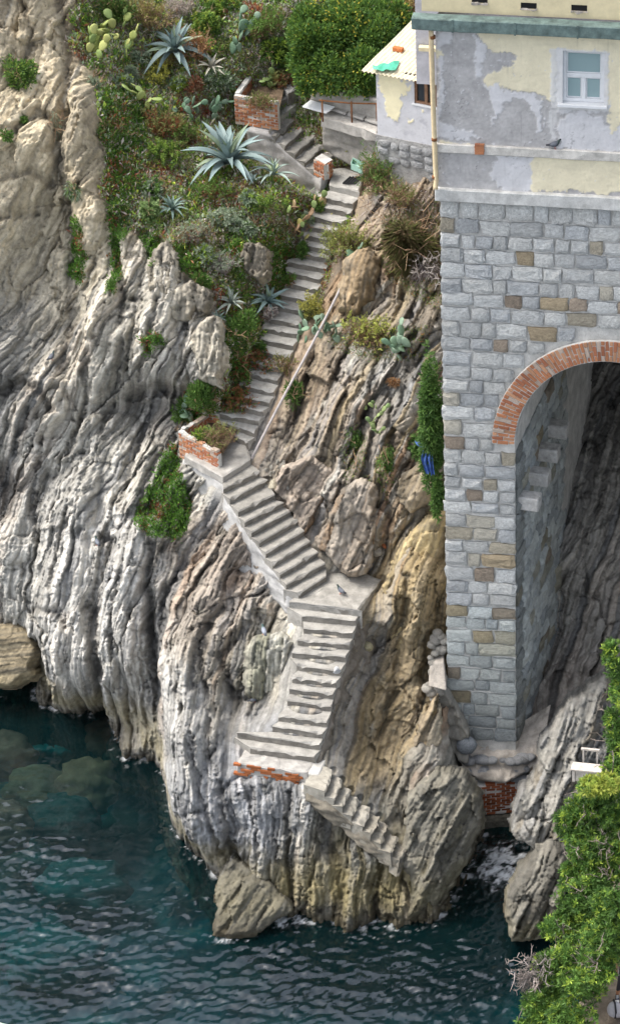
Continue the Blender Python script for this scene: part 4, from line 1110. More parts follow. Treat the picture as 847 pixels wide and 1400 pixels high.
# stone ledge, string course, gutter
def bar(name, a0, a1, z0, z1, c0, c1, mat, color=None, bevel=.015, n=16, jit=.006, seed=0, parent=house):
    r = np.random.default_rng(seed); b = MB(); vs = []
    for k in range(n + 1):
        a = a0 + (a1 - a0) * k / n
        j = r.normal(0, jit, 4)
        vs += [F(a, z0 + j[0], c0), F(a, z0 + j[0], c1 + j[1]), F(a, z1 + j[2], c1 + j[3]), F(a, z1 + j[2], c0)]
    fs = []
    for k in range(n):
        for q_ in range(4):
            q2 = (q_ + 1) % 4
            fs.append([k * 4 + q_, k * 4 + q2, k * 4 + 4 + q2, k * 4 + 4 + q_])
    fs += [[0, 1, 2, 3], [n * 4 + 3, n * 4 + 2, n * 4 + 1, n * 4]]
    b.add(vs, fs)
    o = b.build(name, mat, parent, bevel=bevel)
    if color: o.color = color
    return o
bar('stone_ledge', 0.0, AC + RI + 1.9, 17.22, 17.52, -.3, .13, M_CONC, (.52, .52, .50, 1), seed=1)
zs0 = hitF(620, 208)[1]; zs1 = hitF(620, 196)[1]
bar('string_course', 0.05, AC + RI + 1.8, zs0, zs1, -.05, .075, M_CONC, (.55, .53, .49, 1), seed=2)
M_COPPER = make_mat('green_copper', (.115, .165, .155), rough=.75, var=.5, vscale=5, bumps=((20, .2, .01),), spec=.3, speck=.5, dark=(1.6, 1.3, 1.2))
g = bar('gutter', -.42, AC + RI + 1.9, 21.42, 21.70, -.02, .30, M_COPPER, seed=3, jit=.004)
for k in range(5): bar('gutter_strap', .45 + 1.35 * k, .49 + 1.35 * k, 21.41, 21.71, .28, .312, M_COPPER, n=1, bevel=0, jit=0, parent=g)
# wall above the gutter with small vents
M_DARK = make_mat('dark_void', (.02, .02, .02), rough=1, var=0, bumps=(), spec=0)
bar('upper_wall', -.25, AC + RI + 1.8, 21.70, 24.2, -3.0, -.10, M_CREAM, seed=4, bevel=0, n=4, jit=0.002)
for px_ in (655, 722, 791, 862):
    a, z = hitF(px_, 11 - 8 * (px_ < 690) - 3 * (px_ < 760), -.1)
    o = bar('vent', a - .17, a + .17, z - .06, z + .07, -.12, -.094, M_DARK, n=1, bevel=0, jit=0)
    o2 = bar('vent_dirt', a - .18, a + .18, z - .10, z - .055, -.12, -.07, M_CONC, (.4, .36, .32, 1), n=5, bevel=0, jit=.015, seed=int(px_), parent=o)
# rear corner of the house seen left of the downpipe
b = MB(); c0 = at_y(568, 66, 8.6); 
b.box(c0 - UP * .9, HA * 1.6, -HN * 3, UP * 3.6)
o = b.build('rear_wall', M_WALLPLAIN, house)
c1 = at_y(573, 66, 8.55)
MB().box(c1, HA * .55, HN * .16, UP * .09).build('rear_sill', M_CREAM, house)
# downpipe
M_PIPE = make_mat('cream_pipe', (.62, .50, .31), rough=.5, var=.15, vscale=8, bumps=(), spec=.4)
M_RUST = make_mat('rusty_iron', (.20, .085, .035), rough=.9, var=.4, vscale=20, bumps=((40, .4, .01),), spec=.2)
dp = [F(-.02, 21.42, .12), F(-.02, 20.9, .11), F(.0, 19.5, .11), F(.02, 18.3, .12), F(.04, 17.75, .14), F(.03, 17.62, .19), F(.03, 17.56, .22)]
pipe = MB().tube(dp, .056, 10).build('downpipe', M_PIPE, house, smooth=True)
for z in (21.2, 18.75, 17.82):
    MB().tube([F(.01, z - .035, .12), F(.01, z + .035, .12)], .064, 10).build('pipe_collar', M_RUST, pipe, smooth=True)
# window
M_WPAINT = make_mat('white_window_paint', (.70, .71, .72), rough=.5, var=.06, vscale=6, bumps=(), spec=.4)
m, N, L, B = new_mat('frosted_glass')
B.inputs['Base Color'].default_value = (.27, .37, .38, 1); B.inputs['Roughness'].default_value = .18; B.inputs['Specular IOR Level'].default_value = .5
M_GLASS = m
win = bar('window', wa0 - .02, wa1 + .02, wz0 - .02, wz1 + .02, -.24, -.20, M_WPAINT, n=1, bevel=0, jit=0)
def wbar(name, a0, a1, z0, z1, c0, c1, mat): return bar(name, a0, a1, z0, z1, c0, c1, mat, n=1, bevel=.006, jit=0, parent=win)
fw = .075
W_ = wa1 - wa0; Hh = wz1 - wz0; zm = wz0 + Hh * .50
wbar('frame', wa0, wa0 + fw, wz0, wz1, -.2, -.085, M_WPAINT); wbar('frame', wa1 - fw, wa1, wz0, wz1, -.2, -.085, M_WPAINT)
wbar('frame', wa0 + fw, wa1 - fw, wz1 - fw, wz1, -.2, -.088, M_WPAINT); wbar('frame', wa0 + fw, wa1 - fw, wz0, wz0 + fw, -.2, -.088, M_WPAINT)
wbar('crossbar', wa0 + fw, wa1 - fw, zm - .05, zm + .05, -.2, -.095, M_WPAINT)
am = (wa0 + wa1) / 2
wbar('mullion', am - .045, am + .045, wz0 + fw, zm - .05, -.2, -.095, M_WPAINT)
for (p0, p1, q0, q1) in ((wa0 + fw, wa1 - fw, zm + .05, wz1 - fw), (wa0 + fw, am - .045, wz0 + fw, zm - .05), (am + .045, wa1 - fw, wz0 + fw, zm - .05)):
    wbar('glazing_bead', p0, p1, q0, q1, -.19, -.135, M_WPAINT)
    wbar('pane', p0 + .03, p1 - .03, q0 + .03, q1 - .03, -.18, -.128, M_GLASS)
wbar('sill', wa0 - .10, wa1 + .08, wz0 - .07, wz0 - .004, -.15, .10, M_WPAINT)
for s in (0, 1):   # reveals
    a = wa0 if s == 0 else wa1
    bar('reveal', a - .012 if s == 0 else a, a if s == 0 else a + .012, wz0, wz1, -.22, .004, M_WPAINT, n=1, bevel=0, jit=0)
bar('reveal', wa0, wa1, wz1, wz1 + .012, -.22, .004, M_WPAINT, n=1, bevel=0, jit=0)
# bare bricks showing through the string course
for k in range(4):
    a, z = hitF(652.5, 196 + 3.6 * k)
    for s in range(2 if k % 2 == 0 else 1):
        M = Matrix.Translation(F(a + .1 * s + (.05 if k % 2 else 0), z, .075)) @ WALLROT @ Matrix.Diagonal((.11 if k % 2 == 0 else .2, .06, .062, 1))
        put(BRICKS[k], 'brick', house, M, brick_color(rs, 0))
# concrete footing under the pier and the old brick infill over the channel
COB = np.random.default_rng(5)
foot = []
M_FOOT = make_mat('pale_cement', (.42, .38, .33), rough=.95, var=.3, vscale=3, bumps=((20, .6, .04),), spec=.1, speck=.4)
# ================================================================== shed
sh_phi = math.radians(24)
SA = np.array([math.cos(sh_phi), -math.sin(sh_phi), 0]); SN = np.array([-math.sin(sh_phi), -math.cos(sh_phi), 0])
SO = at_z(515.5, 178, 14.2)
def S(a, z, c=0.0): return SO + a * SA + (z) * UP + c * SN
def hitS(px, py, c=0.0):
    d = rays(px, py); o = SO + c * SN; k = ((o - CAM) @ SN) / (d @ SN); p = CAM + d * k
    return (p - o) @ SA, p[2] - SO[2]
shed = empty('shed', S(.8, 0), 'little cream and lilac plastered shed with a corrugated roof beside the house', 'shed')
sh_h = hitS(516, 97)[1]
na, nz_ = 110, 90
a_ = np.linspace(0, 2.3, na); z_ = np.linspace(-.35, sh_h + .05, nz_)
Ag, Zg = np.meshgrid(a_, z_)
P0 = SO + Ag[..., None] * SA + Zg[..., None] * UP
Up, Vp = proj(P0)
u, v, n1, n2 = plaster_cols(Up * 1.6, Vp * 1.6, 300); u /= 1.6; v /= 1.6
def crop6(*pts): return [(490 + x / 6.515, 60 + y / 6.515) for x, y in pts]
cream = soft_poly(u, v, crop6((180,255),(250,250),(400,330),(450,380),(430,440),(385,450),(365,690),(330,700),(250,640),(225,530),(215,440),(180,400)), .8)
cream = np.maximum(cream, soft_poly(u, v, crop6((430,665),(480,650),(490,680),(440,695)), .6))
cream = np.maximum(cream, soft_poly(u, v, crop6((555,600),(590,600),(590,625),(560,625)), .5))
cc = np.zeros(Ag.shape + (3,), np.float32) + np.array((.56, .56, .585), np.float32)
cc = lerp(cc, (.36, .36, .40), .6 * sstep(.1, .6, n1 + .3 * n2))
cc = lerp(cc, (.38, .37, .36), soft_poly(u, v, crop6((340,250),(420,260),(700,330),(700,270),(420,220)), 1))
cc = lerp(cc, (.80, .73, .50), cream)
Pp = P0 + (.012 * cream + .004 * n2)[..., None] * SN
swa0, swz1 = hitS(565, 108.5); swa1, swz0 = hitS(592, 146)
swa1 = swa0 + .62
swz0 = hitS(566, 141)[1]
ixp = np.arange(na * nz_).reshape(nz_, na)
qp = np.stack([ixp[:-1, :-1], ixp[:-1, 1:], ixp[1:, 1:], ixp[1:, :-1]], -1).reshape(-1, 4)
cen = P0.reshape(-1, 3)[qp].mean(1); ca_ = (cen - SO) @ SA; cz_ = cen[:, 2] - SO[2]
qp = qp[~((ca_ > swa0) & (ca_ < swa1) & (cz_ > swz0) & (cz_ < swz1))]
mesh_obj('plaster_wall', np_mesh('plaster_wall', Pp.reshape(-1, 3), qp, M_PAINTATTR, True, cc.reshape(-1, 3)), shed)
b = MB(); sb = -SN * 2.4
b.add([S(0, -.35), S(0, sh_h), S(0, sh_h + .45) + sb, S(0, -.35) + sb], [[0, 1, 2, 3]])
b.add([S(2.3, -.35), S(2.3, sh_h), S(2.3, sh_h + .45) + sb, S(2.3, -.35) + sb], [[0, 1, 2, 3]])
b.build('side_wall', M_WALLPLAIN, shed)
M_WOOD = make_mat('weathered_wood', (.26, .15, .095), rough=.8, var=.35, vscale=12, bumps=((30, .4, .01),), spec=.2)
m, N, L, B = new_mat('dark_glass'); B.inputs['Base Color'].default_value = (.035, .04, .045, 1); B.inputs['Roughness'].default_value = .12; M_DGLASS = m
def sbar(name, a0, a1, z0, z1, c0, c1, mat, parent=shed):
    b = MB(); b.hexa([S(a0, z0, c1), S(a1, z0, c1), S(a1, z0, c0), S(a0, z0, c0), S(a0, z1, c1), S(a1, z1, c1), S(a1, z1, c0), S(a0, z1, c0)])
    return b.build(name, mat, parent, bevel=.004)
swin = sbar('window', swa0, swa1, swz0, swz1, -.16, -.13, M_DARK)
fw = .055; sm_ = (swa0 + swa1) / 2
sbar('frame', swa0, swa0 + fw, swz0, swz1, -.14, -.03, M_WOOD, swin); sbar('frame', swa1 - fw, swa1, swz0, swz1, -.14, -.03, M_WOOD, swin)
sbar('frame', swa0 + fw, swa1 - fw, swz1 - fw, swz1, -.14, -.033, M_WOOD, swin); sbar('frame', swa0 + fw, swa1 - fw, swz0, swz0 + fw, -.14, -.033, M_WOOD, swin)
sbar('mullion', sm_ - .04, sm_ + .04, swz0 + fw, swz1 - fw, -.14, -.036, M_WOOD, swin)
sbar('pane', swa0 + fw, sm_ - .04, swz0 + fw, swz1 - fw, -.12, -.09, M_DGLASS, swin); sbar('pane', sm_ + .04, swa1 - fw, swz0 + fw, swz1 - fw, -.12, -.09, M_DGLASS, swin)
sbar('sill', swa0 - .06, swa1 + .06, swz0 - .05, swz0 - .003, -.1, .03, M_WPAINT, swin)
# corrugated roof
M_CORR = make_mat('corrugated_sheet', (.60, .54, .40), rough=.8, var=.2, vscale=5, bumps=(), spec=.2, speck=.4)
nr = 90; vs = []; fs = []
e0 = S(-.30, sh_h + .03, .22); 
for i in range(nr + 1):
    t = i / nr; w = .022 * math.sin(t * 2 * math.pi * 22)
    lo = e0 + SA * 2.5 * t + UP * (.0 + w); hi = e0 + SA * (2.5 * t + .45) - SN * 2.1 + UP * (.62 + w)
    for s in range(5): vs.append(lo + (hi - lo) * s / 4 + UP * .01 * math.sin(s * 2 + i * .02))
for i in range(nr):
    for s in range(4):
        k = i * 5 + s
        fs.append([k, k + 5, k + 6, k + 1])
nv = len(vs)
vs += [v_ - UP * .012 for v_ in vs]; fs += [[j + nv for j in f][::-1] for f in fs]
b = MB().add(vs, fs)
roof = b.build('roof', M_CORR, shed, smooth=True)
sbar('eaves_board', 0.75, 2.3, sh_h - .02, sh_h + .10, -.05, .03, M_DARK)
# rubble masonry under the shed
r = np.random.default_rng(77)
b = MB(); b.hexa([S(-.05, -2.6, .10), S(2.3, -2.6, .10), S(2.3, -2.6, -.6), S(-.05, -2.6, -.6), S(-.05, -.12, .02), S(2.3, -.12, .02), S(2.3, -.12, -.6), S(-.05, -.12, -.6)])
m_rub = make_mat('rough_render', (.38, .375, .365), rough=1, var=.25, vscale=5, bumps=((16, .9, .06), (45, .7, .03)), spec=.1, speck=.5)
base = b.build('base_wall', m_rub, shed)
for row_i, zz_ in enumerate((-.30, -.52, -.75, -.97)):
    a = -.03 + .1 * r.random()
    while a < 1.75:
        w = r.uniform(.22, .42)
        if r.random() < .85 - .15 * row_i:
            bmx = bmesh.new(); bmesh.ops.create_icosphere(bmx, subdivisions=2, radius=.5)
            for vv in bmx.verts:
                vv.co = Vector((max(-.42, min(.42, vv.co.x)), vv.co.y, max(-.38, min(.38, vv.co.z)))) * (1 + r.normal(0, .06))
            me = bpy.data.meshes.new('stone'); bmx.to_mesh(me); bmx.free(); me.materials.append(M_STONE)
            M = Matrix.Translation(S(a + w / 2, zz_ + r.normal(0, .02), .04)) @ Matrix(((SA[0], SN[0], 0, 0), (SA[1], SN[1], 0, 0), (0, 0, 1, 0), (0, 0, 0, 1))) @ Matrix.Rotation(r.normal(0, .12), 4, 'Y') @ Matrix.Diagonal((w * 1.12, .14, .25, 1))
            put(me, 'stone', base, M, (*(np.array((.33, .335, .34)) * r.uniform(.75, 1.2)), 1))
        a += w
# things lying on the shed roof
def on_roof(px, py):
    d = rays(px, py); p0 = e0; nrm = np.cross(SA * 2.5, SA * .45 - SN * 2.1 + UP * .62); k = ((p0 - CAM) @ nrm) / (d @ nrm); return CAM + d * k + UP * .03
p = on_roof(541, 73.5)
bb = MB().box(p - SA * .13 - SN * .05, SA * .27, SN * -.13, UP * .1).build('loose_brick', M_BRICK, bevel=.01); bb.color = (.46, .16, .06, 1)
tag(bb, 'red brick lying on the corrugated shed roof', 'brick')
p = on_roof(555, 74)
b = MB(); b.box(p - SN * .15, SA * .42, -SN * .28, UP * .02 + SA * 0); o = b.build('loose_sheet', M_WPAINT); tag(o, 'white flat sheet lying beside the brick on the shed roof', 'sheet')
# green tarpaulin, crumpled over the eave
M_TARP = make_mat('green_tarpaulin', (.07, .38, .25), rough=.5, var=.25, vscale=9, bumps=((12, .3, .02),), spec=.4)
tp = [on_roof(*q_) for q_ in ((509, 95), (520, 89), (534, 87), (545, 86), (547, 91), (538, 98), (522, 97))]
nt_ = 14; vs = []; fs = []
for i in range(nt_ + 1):
    for j in range(6):
        s = i / nt_; t = j / 5
        p0 = on_roof(509 + 37 * s, 93.5 - 7.5 * s); p1 = on_roof(512 + 31 * s, 96.5 + 1.5 * math.sin(s * 3))
        p = p0 * (1 - t) + p1 * t + UP * (.05 + .05 * perlin(s * 4.0, t * 2.0, 5)) + SN * (.10 * t)
        vs.append(p)
for i in range(nt_):
    for j in range(5): fs.append([i * 6 + j, i * 6 + 6 + j, i * 6 + 7 + j, i * 6 + 1 + j])
tag(mesh_obj('tarpaulin', np_mesh('tarpaulin', np.array(vs), fs, M_TARP)), 'crumpled green tarpaulin on the eave of the shed roof', 'tarpaulin')
# ================================================================== stairs
def jit_noise(p, s): return np.array([fbm(p[..., 0] * 4 + s, p[..., 2] * 4 + p[..., 1] * 3, 400 + k, 3) for k in range(3)]).T
M_RISER = make_mat('shaded_riser_concrete', (.215, .20, .175), rough=1, var=.35, vscale=5.0, bumps=((50.0, .6, .02), (14., .3, .03)), speck=.5, spec=.1)  # riser shade painted into the colour, darker than the treads
def step_mesh(L0, R0, L1, R1, drop, seed, rough=.012):
    """one worn concrete step: front edge L0-R0, back edge L1-R1 (same height as the tread)"""
    r = np.random.default_rng(seed); ns = 9
    L0, R0, L1, R1 = [np.asarray(p, float) for p in (L0, R0, L1, R1)]
    L1 = L1.copy(); R1 = R1.copy(); L1[2] = L0[2]; R1[2] = R0[2]
    vs = []
    for k in range(ns + 1):
        t = k / ns
        f = L0 + (R0 - L0) * t; bk = L1 + (R1 - L1) * t
        out = f - bk; out = out / (np.linalg.norm(out) + 1e-9)
        ch = .018 + abs(r.normal(0, .012)) + (.055 if r.random() < .11 else 0)
        prof = [f - UP * drop - out * .04, f - UP * .055 - out * .028, f - UP * ch, f - out * ch, f * .5 + bk * .5, bk - out * .08, bk - out * .08 - UP * drop]
        vs += prof
    vs = np.array(vs)
    vs += jit_noise(vs, seed * 3.1) * rough * 1.6 + r.normal(0, rough * .25, vs.shape)
    m_ = 7; fs = []
    for k in range(ns):
        for j in range(m_ - 1):
            fs.append([k * m_ + j, (k + 1) * m_ + j, (k + 1) * m_ + j + 1, k * m_ + j + 1])
    fs.append(list(range(m_))); fs.append([ns * m_ + j for j in range(m_ - 1, -1, -1)])
    bm = bmesh.new(); me = bpy.data.meshes.new('step'); me.from_pydata([tuple(v) for v in vs], [], fs)
    bm.from_mesh(me); bmesh.ops.recalc_face_normals(bm, faces=bm.faces); bm.to_mesh(me); bm.free()
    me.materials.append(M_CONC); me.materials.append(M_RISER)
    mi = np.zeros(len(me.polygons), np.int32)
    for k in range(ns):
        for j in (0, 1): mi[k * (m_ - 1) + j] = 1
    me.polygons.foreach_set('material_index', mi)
    return me
def flight(E, top, parent, drop, seed, tone, rough=.012):
    ee = E + [top]
    for k in range(len(E)):
        o = mesh_obj('step', step_mesh(*ee[k], *ee[k + 1], drop, seed + k, rough), parent)
        r = np.random.default_rng(seed + k)
        o.color = (*(np.array(tone) * r.uniform(.88, 1.1)), 1)
def slab(name, pts, thick, parent, tone, seed, rough=.012, mat=M_CONC):
    """landing: outline (top), given thickness, worn edges"""
    P_ = []
    for i in range(len(pts)):
        a, b = np.asarray(pts[i], float), np.asarray(pts[(i + 1) % len(pts)], float)
        n = max(2, int(np.linalg.norm(b - a) / .16))
        for k in range(n): P_.append(a + (b - a) * k / n)
    P_ = np.array(P_); r = np.random.default_rng(seed); n = len(P_)
    c = P_.mean(0)
    inn = P_ + (c - P_) * .06
    inn2 = P_ + (c - P_) * .5
    lo = P_.copy(); lo[:, 2] -= thick
    mid = P_.copy(); mid[:, 2] -= .03
    allv = np.concatenate([inn2, inn, mid, lo])
    allv += jit_noise(allv, seed) * rough * 1.5 + r.normal(0, rough * .4, allv.shape)
    fs = [[i for i in range(n)]]
    for q_ in range(3):
        for i in range(n):
            j = (i + 1) % n
            fs.append([q_ * n + i, q_ * n + j, (q_ + 1) * n + j, (q_ + 1) * n + i])
    fs.append([3 * n + i for i in range(n)][::-1])
    me = bpy.data.meshes.new(name); me.from_pydata([tuple(v) for v in allv], [], fs)
    bm = bmesh.new(); bm.from_mesh(me); bmesh.ops.recalc_face_normals(bm, faces=bm.faces); bm.to_mesh(me); bm.free()
    me.materials.append(mat)
    o = mesh_obj(name, me, parent); o.color = (*tone, 1)
    return o
def wall_strip(name, tops, drops, outdir, parent, tone, seed, mat=M_CONC, rough=.04, lean=.0, off=.02):
    """rough wall face hanging from a line of points"""
    tops = [np.asarray(p, float) for p in tops]
    Ls = [0]
    for i in range(1, len(tops)): Ls.append(Ls[-1] + np.linalg.norm(tops[i] - tops[i - 1]))
    n = max(6, int(Ls[-1] / .07)); m_ = 16
    vs = []
    for i in range(n + 1):
        s = Ls[-1] * i / n
        t = np.array([np.interp(s, Ls, [p[k] for p in tops]) for k in range(3)])
        d = np.interp(s, Ls, drops)
        for j in range(m_ + 1):
            q_ = j / m_
            vs.append(t - UP * d * q_ + np.asarray(outdir) * (off + lean * d * q_))
    vs = np.array(vs)
    nn = fbm(vs[:, 0] * 1.5 + vs[:, 1] * 1.1, vs[:, 2] * 4.5, seed, 4) + .5 * fbm(vs[:, 0] * 6 + vs[:, 1] * 5, vs[:, 2] * 9, seed + 1, 3)
    vs += nn[:, None] * np.asarray(outdir) * rough
    front = vs; back = vs - np.asarray(outdir) * .3
    allv = np.concatenate([front, back]); fs = []; N_ = len(front); w = m_ + 1
    for i in range(n):
        for j in range(m_):
            a = i * w + j
            fs.append([a, a + 1, a + w + 1, a + w])
    for i in range(n):
        fs.append([i * w, (i + 1) * w, N_ + (i + 1) * w, N_ + i * w])
        a = i * w + m_; fs.append([a, N_ + a, N_ + a + w, a + w])
    for j in range(m_):
        fs.append([j, N_ + j, N_ + j + 1, j + 1]); a = n * w + j; fs.append([a, a + 1, N_ + a + 1, N_ + a])
    me = bpy.data.meshes.new(name); me.from_pydata([tuple(v) for v in allv], [], fs)
    bm = bmesh.new(); bm.from_mesh(me); bmesh.ops.recalc_face_normals(bm, faces=bm.faces); bm.to_mesh(me); bm.free()
    me.materials.append(mat); me.polygons.foreach_set('use_smooth', np.ones(len(me.polygons), bool))
    o = mesh_obj(name, me, parent); o.color = (*tone, 1)
    return o
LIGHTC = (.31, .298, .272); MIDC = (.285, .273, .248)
# --- landing between the lower and the middle flight
LD = [at_z(395, 822, ZD), at_z(490, 834, ZD), at_z(521, 791, ZD), at_z(500, 783, ZD), at_z(444, 783, ZD)]
st_low = empty('lower_stairs', at_z(430, 1000, ZB), 'pale concrete stair flight climbing from the brick-edged platform to the square landing', 'stairs')
slab('landing', LD, .20, st_low, (.30, .288, .262), 5, .016)
flight(EC[1:], (LD[0] - UP * rD, LD[1] - UP * rD), st_low, .55, 40, LIGHTC, .012)
pl = [at_z(324, 1043, ZB), at_z(420, 1056, ZB), at_z(443, 1024, ZB), at_z(436, 1008, ZB), at_z(342, 1008, ZB)]
plat = slab('platform', pl, .30, st_low, (.37, .355, .33), 6, .02)
rt = [EC[k][1] - UP * .27 for k in range(1, len(EC))] + [LD[1] - UP * .16, LD[2] - UP * .16]
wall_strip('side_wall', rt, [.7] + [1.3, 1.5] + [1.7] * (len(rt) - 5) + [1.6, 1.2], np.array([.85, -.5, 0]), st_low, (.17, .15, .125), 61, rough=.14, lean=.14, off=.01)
lt = [EC[k][0] + np.array([0, .05, -.28]) for k in range(3, len(EC))]
wall_strip('cheek', lt, [.35] * len(lt), np.array([-.9, -.3, 0]), st_low, (.33, .32, .29), 62, rough=.05, off=-.02)
# rendered front of the platform with the brickwork showing through
fl = [pl[0] - UP * .08, pl[1] - UP * .08, pl[2] - UP * .08]
fd = (pl[1] - pl[0]); fd /= np.linalg.norm(fd); fo = np.cross(fd, UP); fo = fo if fo[1] < 0 else -fo
o = wall_strip('platform_front', fl[:2], [.45, .95], fo, st_low, (.40, .36, .31), 63, rough=.03, off=-.05)
rb = np.random.default_rng(71)
Lf = np.linalg.norm(pl[1] - pl[0])
for row_i in range(9):
    zrow = -.05 - .068 * row_i
    for k in range(int(Lf / .17)):
        s = (k + .5 * (row_i % 2)) * .17
        t = s / Lf
        msk = fbm(np.array(t * 7.), np.array(row_i * .45), 55, 3)
        slope = .02 + .40 * max(0, t - .45)
        band = 0.0 <= -zrow - slope * .55 <= .34 + .08 * msk
        if not band or msk < -.08 or t > .97: continue
        p = pl[0] + fd * s + UP * zrow + fo * (-.015)
        R = Matrix(((fd[0], fo[0], 0, 0), (fd[1], fo[1], 0, 0), (fd[2], fo[2], 1, 0), (0, 0, 0, 1)))
        put(BRICKS[rb.integers(6)], 'brick', plat, Matrix.Translation(p) @ R @ Matrix.Diagonal((rb.uniform(.14, .22), .09, .062, 1)), (*(np.array((.36, .125, .05)) * rb.uniform(.6, 1.15)), 1))
# --- middle flight
LF = [at_z(304, 652, ZF), at_z(343, 627, ZF), at_z(337, 606, ZF), at_z(318, 598, ZF), at_z(262, 596, ZF), at_z(252, 622, ZF)]
st_mid = empty('middle_stairs', EE[5][0], 'concrete stair flight running left up from the square landing to the big brick planter', 'stairs')
slab('landing', LF, .22, st_mid, (.34, .325, .30), 8, .012)
flight(EE, (LF[0] - UP * rE, LF[1] - UP * rE), st_mid, .5, 80, MIDC, .006)
lt = [at_z(250, 628, ZF - .25), LF[0] + UP * -.21] + [EE[k][0] - UP * .24 for k in range(len(EE) - 1, -1, -1)]
ed = EE[0][0] - EE[-1][0]; ed = np.array([ed[0], ed[1], 0]); ed /= np.linalg.norm(ed)
od = np.array([ed[1], -ed[0], 0]); od = od if od[1] < 0 else -od
wall_strip('side_wall', lt, [1.0, 1.55] + [1.5, 1.45, 1.35, 1.25, 1.1, .95, .85, .75, .7, .6, .5], od, st_mid, (.40, .395, .385), 65, rough=.05, lean=.10, off=.0)
# --- upper flight
LP = [at_z(450, 252, ZP), at_z(490, 262, ZP), at_z(497, 240, ZP), at_z(470, 228, ZP), at_z(452, 230, ZP)]
st_up = empty('upper_stairs', EG[12][1], 'long narrow concrete stair flight beside the handrail, partly overgrown on its left', 'stairs')
flight(EG, (LP[0] - UP * GZ, LP[1] - UP * GZ), st_up, .45, 120, (.37, .36, .335), .011)
slab('landing', LP, .34, st_up, (.34, .33, .305), 9, .016)
rt = [EG[k][1] - UP * .25 for k in range(len(EG))]
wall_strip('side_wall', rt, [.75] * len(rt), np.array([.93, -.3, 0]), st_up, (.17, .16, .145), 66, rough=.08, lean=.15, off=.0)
# --- topmost flight
st_top = empty('top_stairs', EH[2][0], 'short concrete flight of steps between the small brick planter and the white board', 'stairs')
TOPL, TOPR = at_z(368, 178, ZP + 1.05), at_z(390, 154, ZP + 1.05)
flight(EH, (TOPL - UP * .15, TOPR - UP * .15), st_top, .5, 160, MIDC, .016)
lt = [at_z(338, 176, ZP + 1.0), TOPL - UP * .1] + [e[0] - UP * .2 for e in EH[::-1]] + [at_z(440, 243, ZP + .12)]
od2 = np.array([-.55, -.83, 0])
wall_strip('side_wall', lt, [1.2, 1.25, 1.3, 1.15, 1.05, 1.0, .95, .8], od2, st_top, (.36, .35, .34), 67, rough=.06, lean=.08)
slab('landing', [TOPL, TOPR, at_z(410, 140, ZP + 1.1), at_z(384, 128, ZP + 1.1), at_z(372, 150, ZP + 1.05)], .3, st_top, (.38, .37, .34), 10, .016)
# two ruined steps further up
for k, (px_, py_) in enumerate(((398, 134), (410, 122))):
    a = at_z(px_ - 16, py_ + 4, ZP + 1.3 + .2 * k); b_ = at_z(px_ + 14, py_ - 9, ZP + 1.3 + .2 * k)
    o = mesh_obj('step', step_mesh(a, b_, a + np.array([-.2, .3, 0]), b_ + np.array([-.2, .3, 0]), .4, 190 + k), st_top); o.color = (.38, .37, .35, 1)
# --- lowest flight, seen from the side
st_a = empty('lowest_stairs', EA[4][1], 'worn little concrete steps going down to the rocks above the sea', 'stairs')
A0 = (at_z(440, 1044, ZB - .03), at_z(418, 1071, ZB - .03))
ee = [A0] + EA
for k in range(len(EA)):
    # the tread lies between the previous edge and this one
    f0 = (EA[k][1], EA[k][0]); 
    prev = ee[k]
    L1 = np.array(prev[1]); R1 = np.array(prev[0])
    o = mesh_obj('step', step_mesh(EA[k][1], EA[k][0], L1, R1, .42, 220 + k, .02 + .004 * k), st_a)
    rr = np.random.default_rng(k); o.color = (*(np.array((.32, .30, .255) if k < 5 else (.245, .225, .185)) * rr.uniform(.9, 1.08)), 1)
lt = [A0[1] - UP * .12] + [e[1] - UP * .27 for e in EA]
od = np.array([-.25, -.97, 0])
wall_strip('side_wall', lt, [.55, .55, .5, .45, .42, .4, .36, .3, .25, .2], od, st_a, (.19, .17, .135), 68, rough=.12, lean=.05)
rb_m = MB()
p = EA[3][1] - UP * .45 + od * .04
for k in range(6):
    q_ = p + ed * 0 + np.array([.03 * math.sin(k), 0, -.13 * k]); 
st_rust = make_mat('rust_stain', (.33, .17, .05), rough=.95, var=.5, vscale=9, bumps=((20, .6, .03),), spec=.1)
# block end of the platform where the lowest steps begin
b = MB(); q0 = at_z(437, 1022, ZB - .02); q1 = at_z(420, 1057, ZB - .02)
b.hexa([q1 - UP * .8, q1 + np.array([.28, 0, -.8]), q0 + np.array([.30, 0, -.8]), q0 - UP * .8, q1, q1 + np.array([.28, -.02, -.03]), q0 + np.array([.30, 0, -.03]), q0])
o = b.build('end_block', M_CONC, st_a, bevel=.03); o.color = (.50, .485, .45, 1)

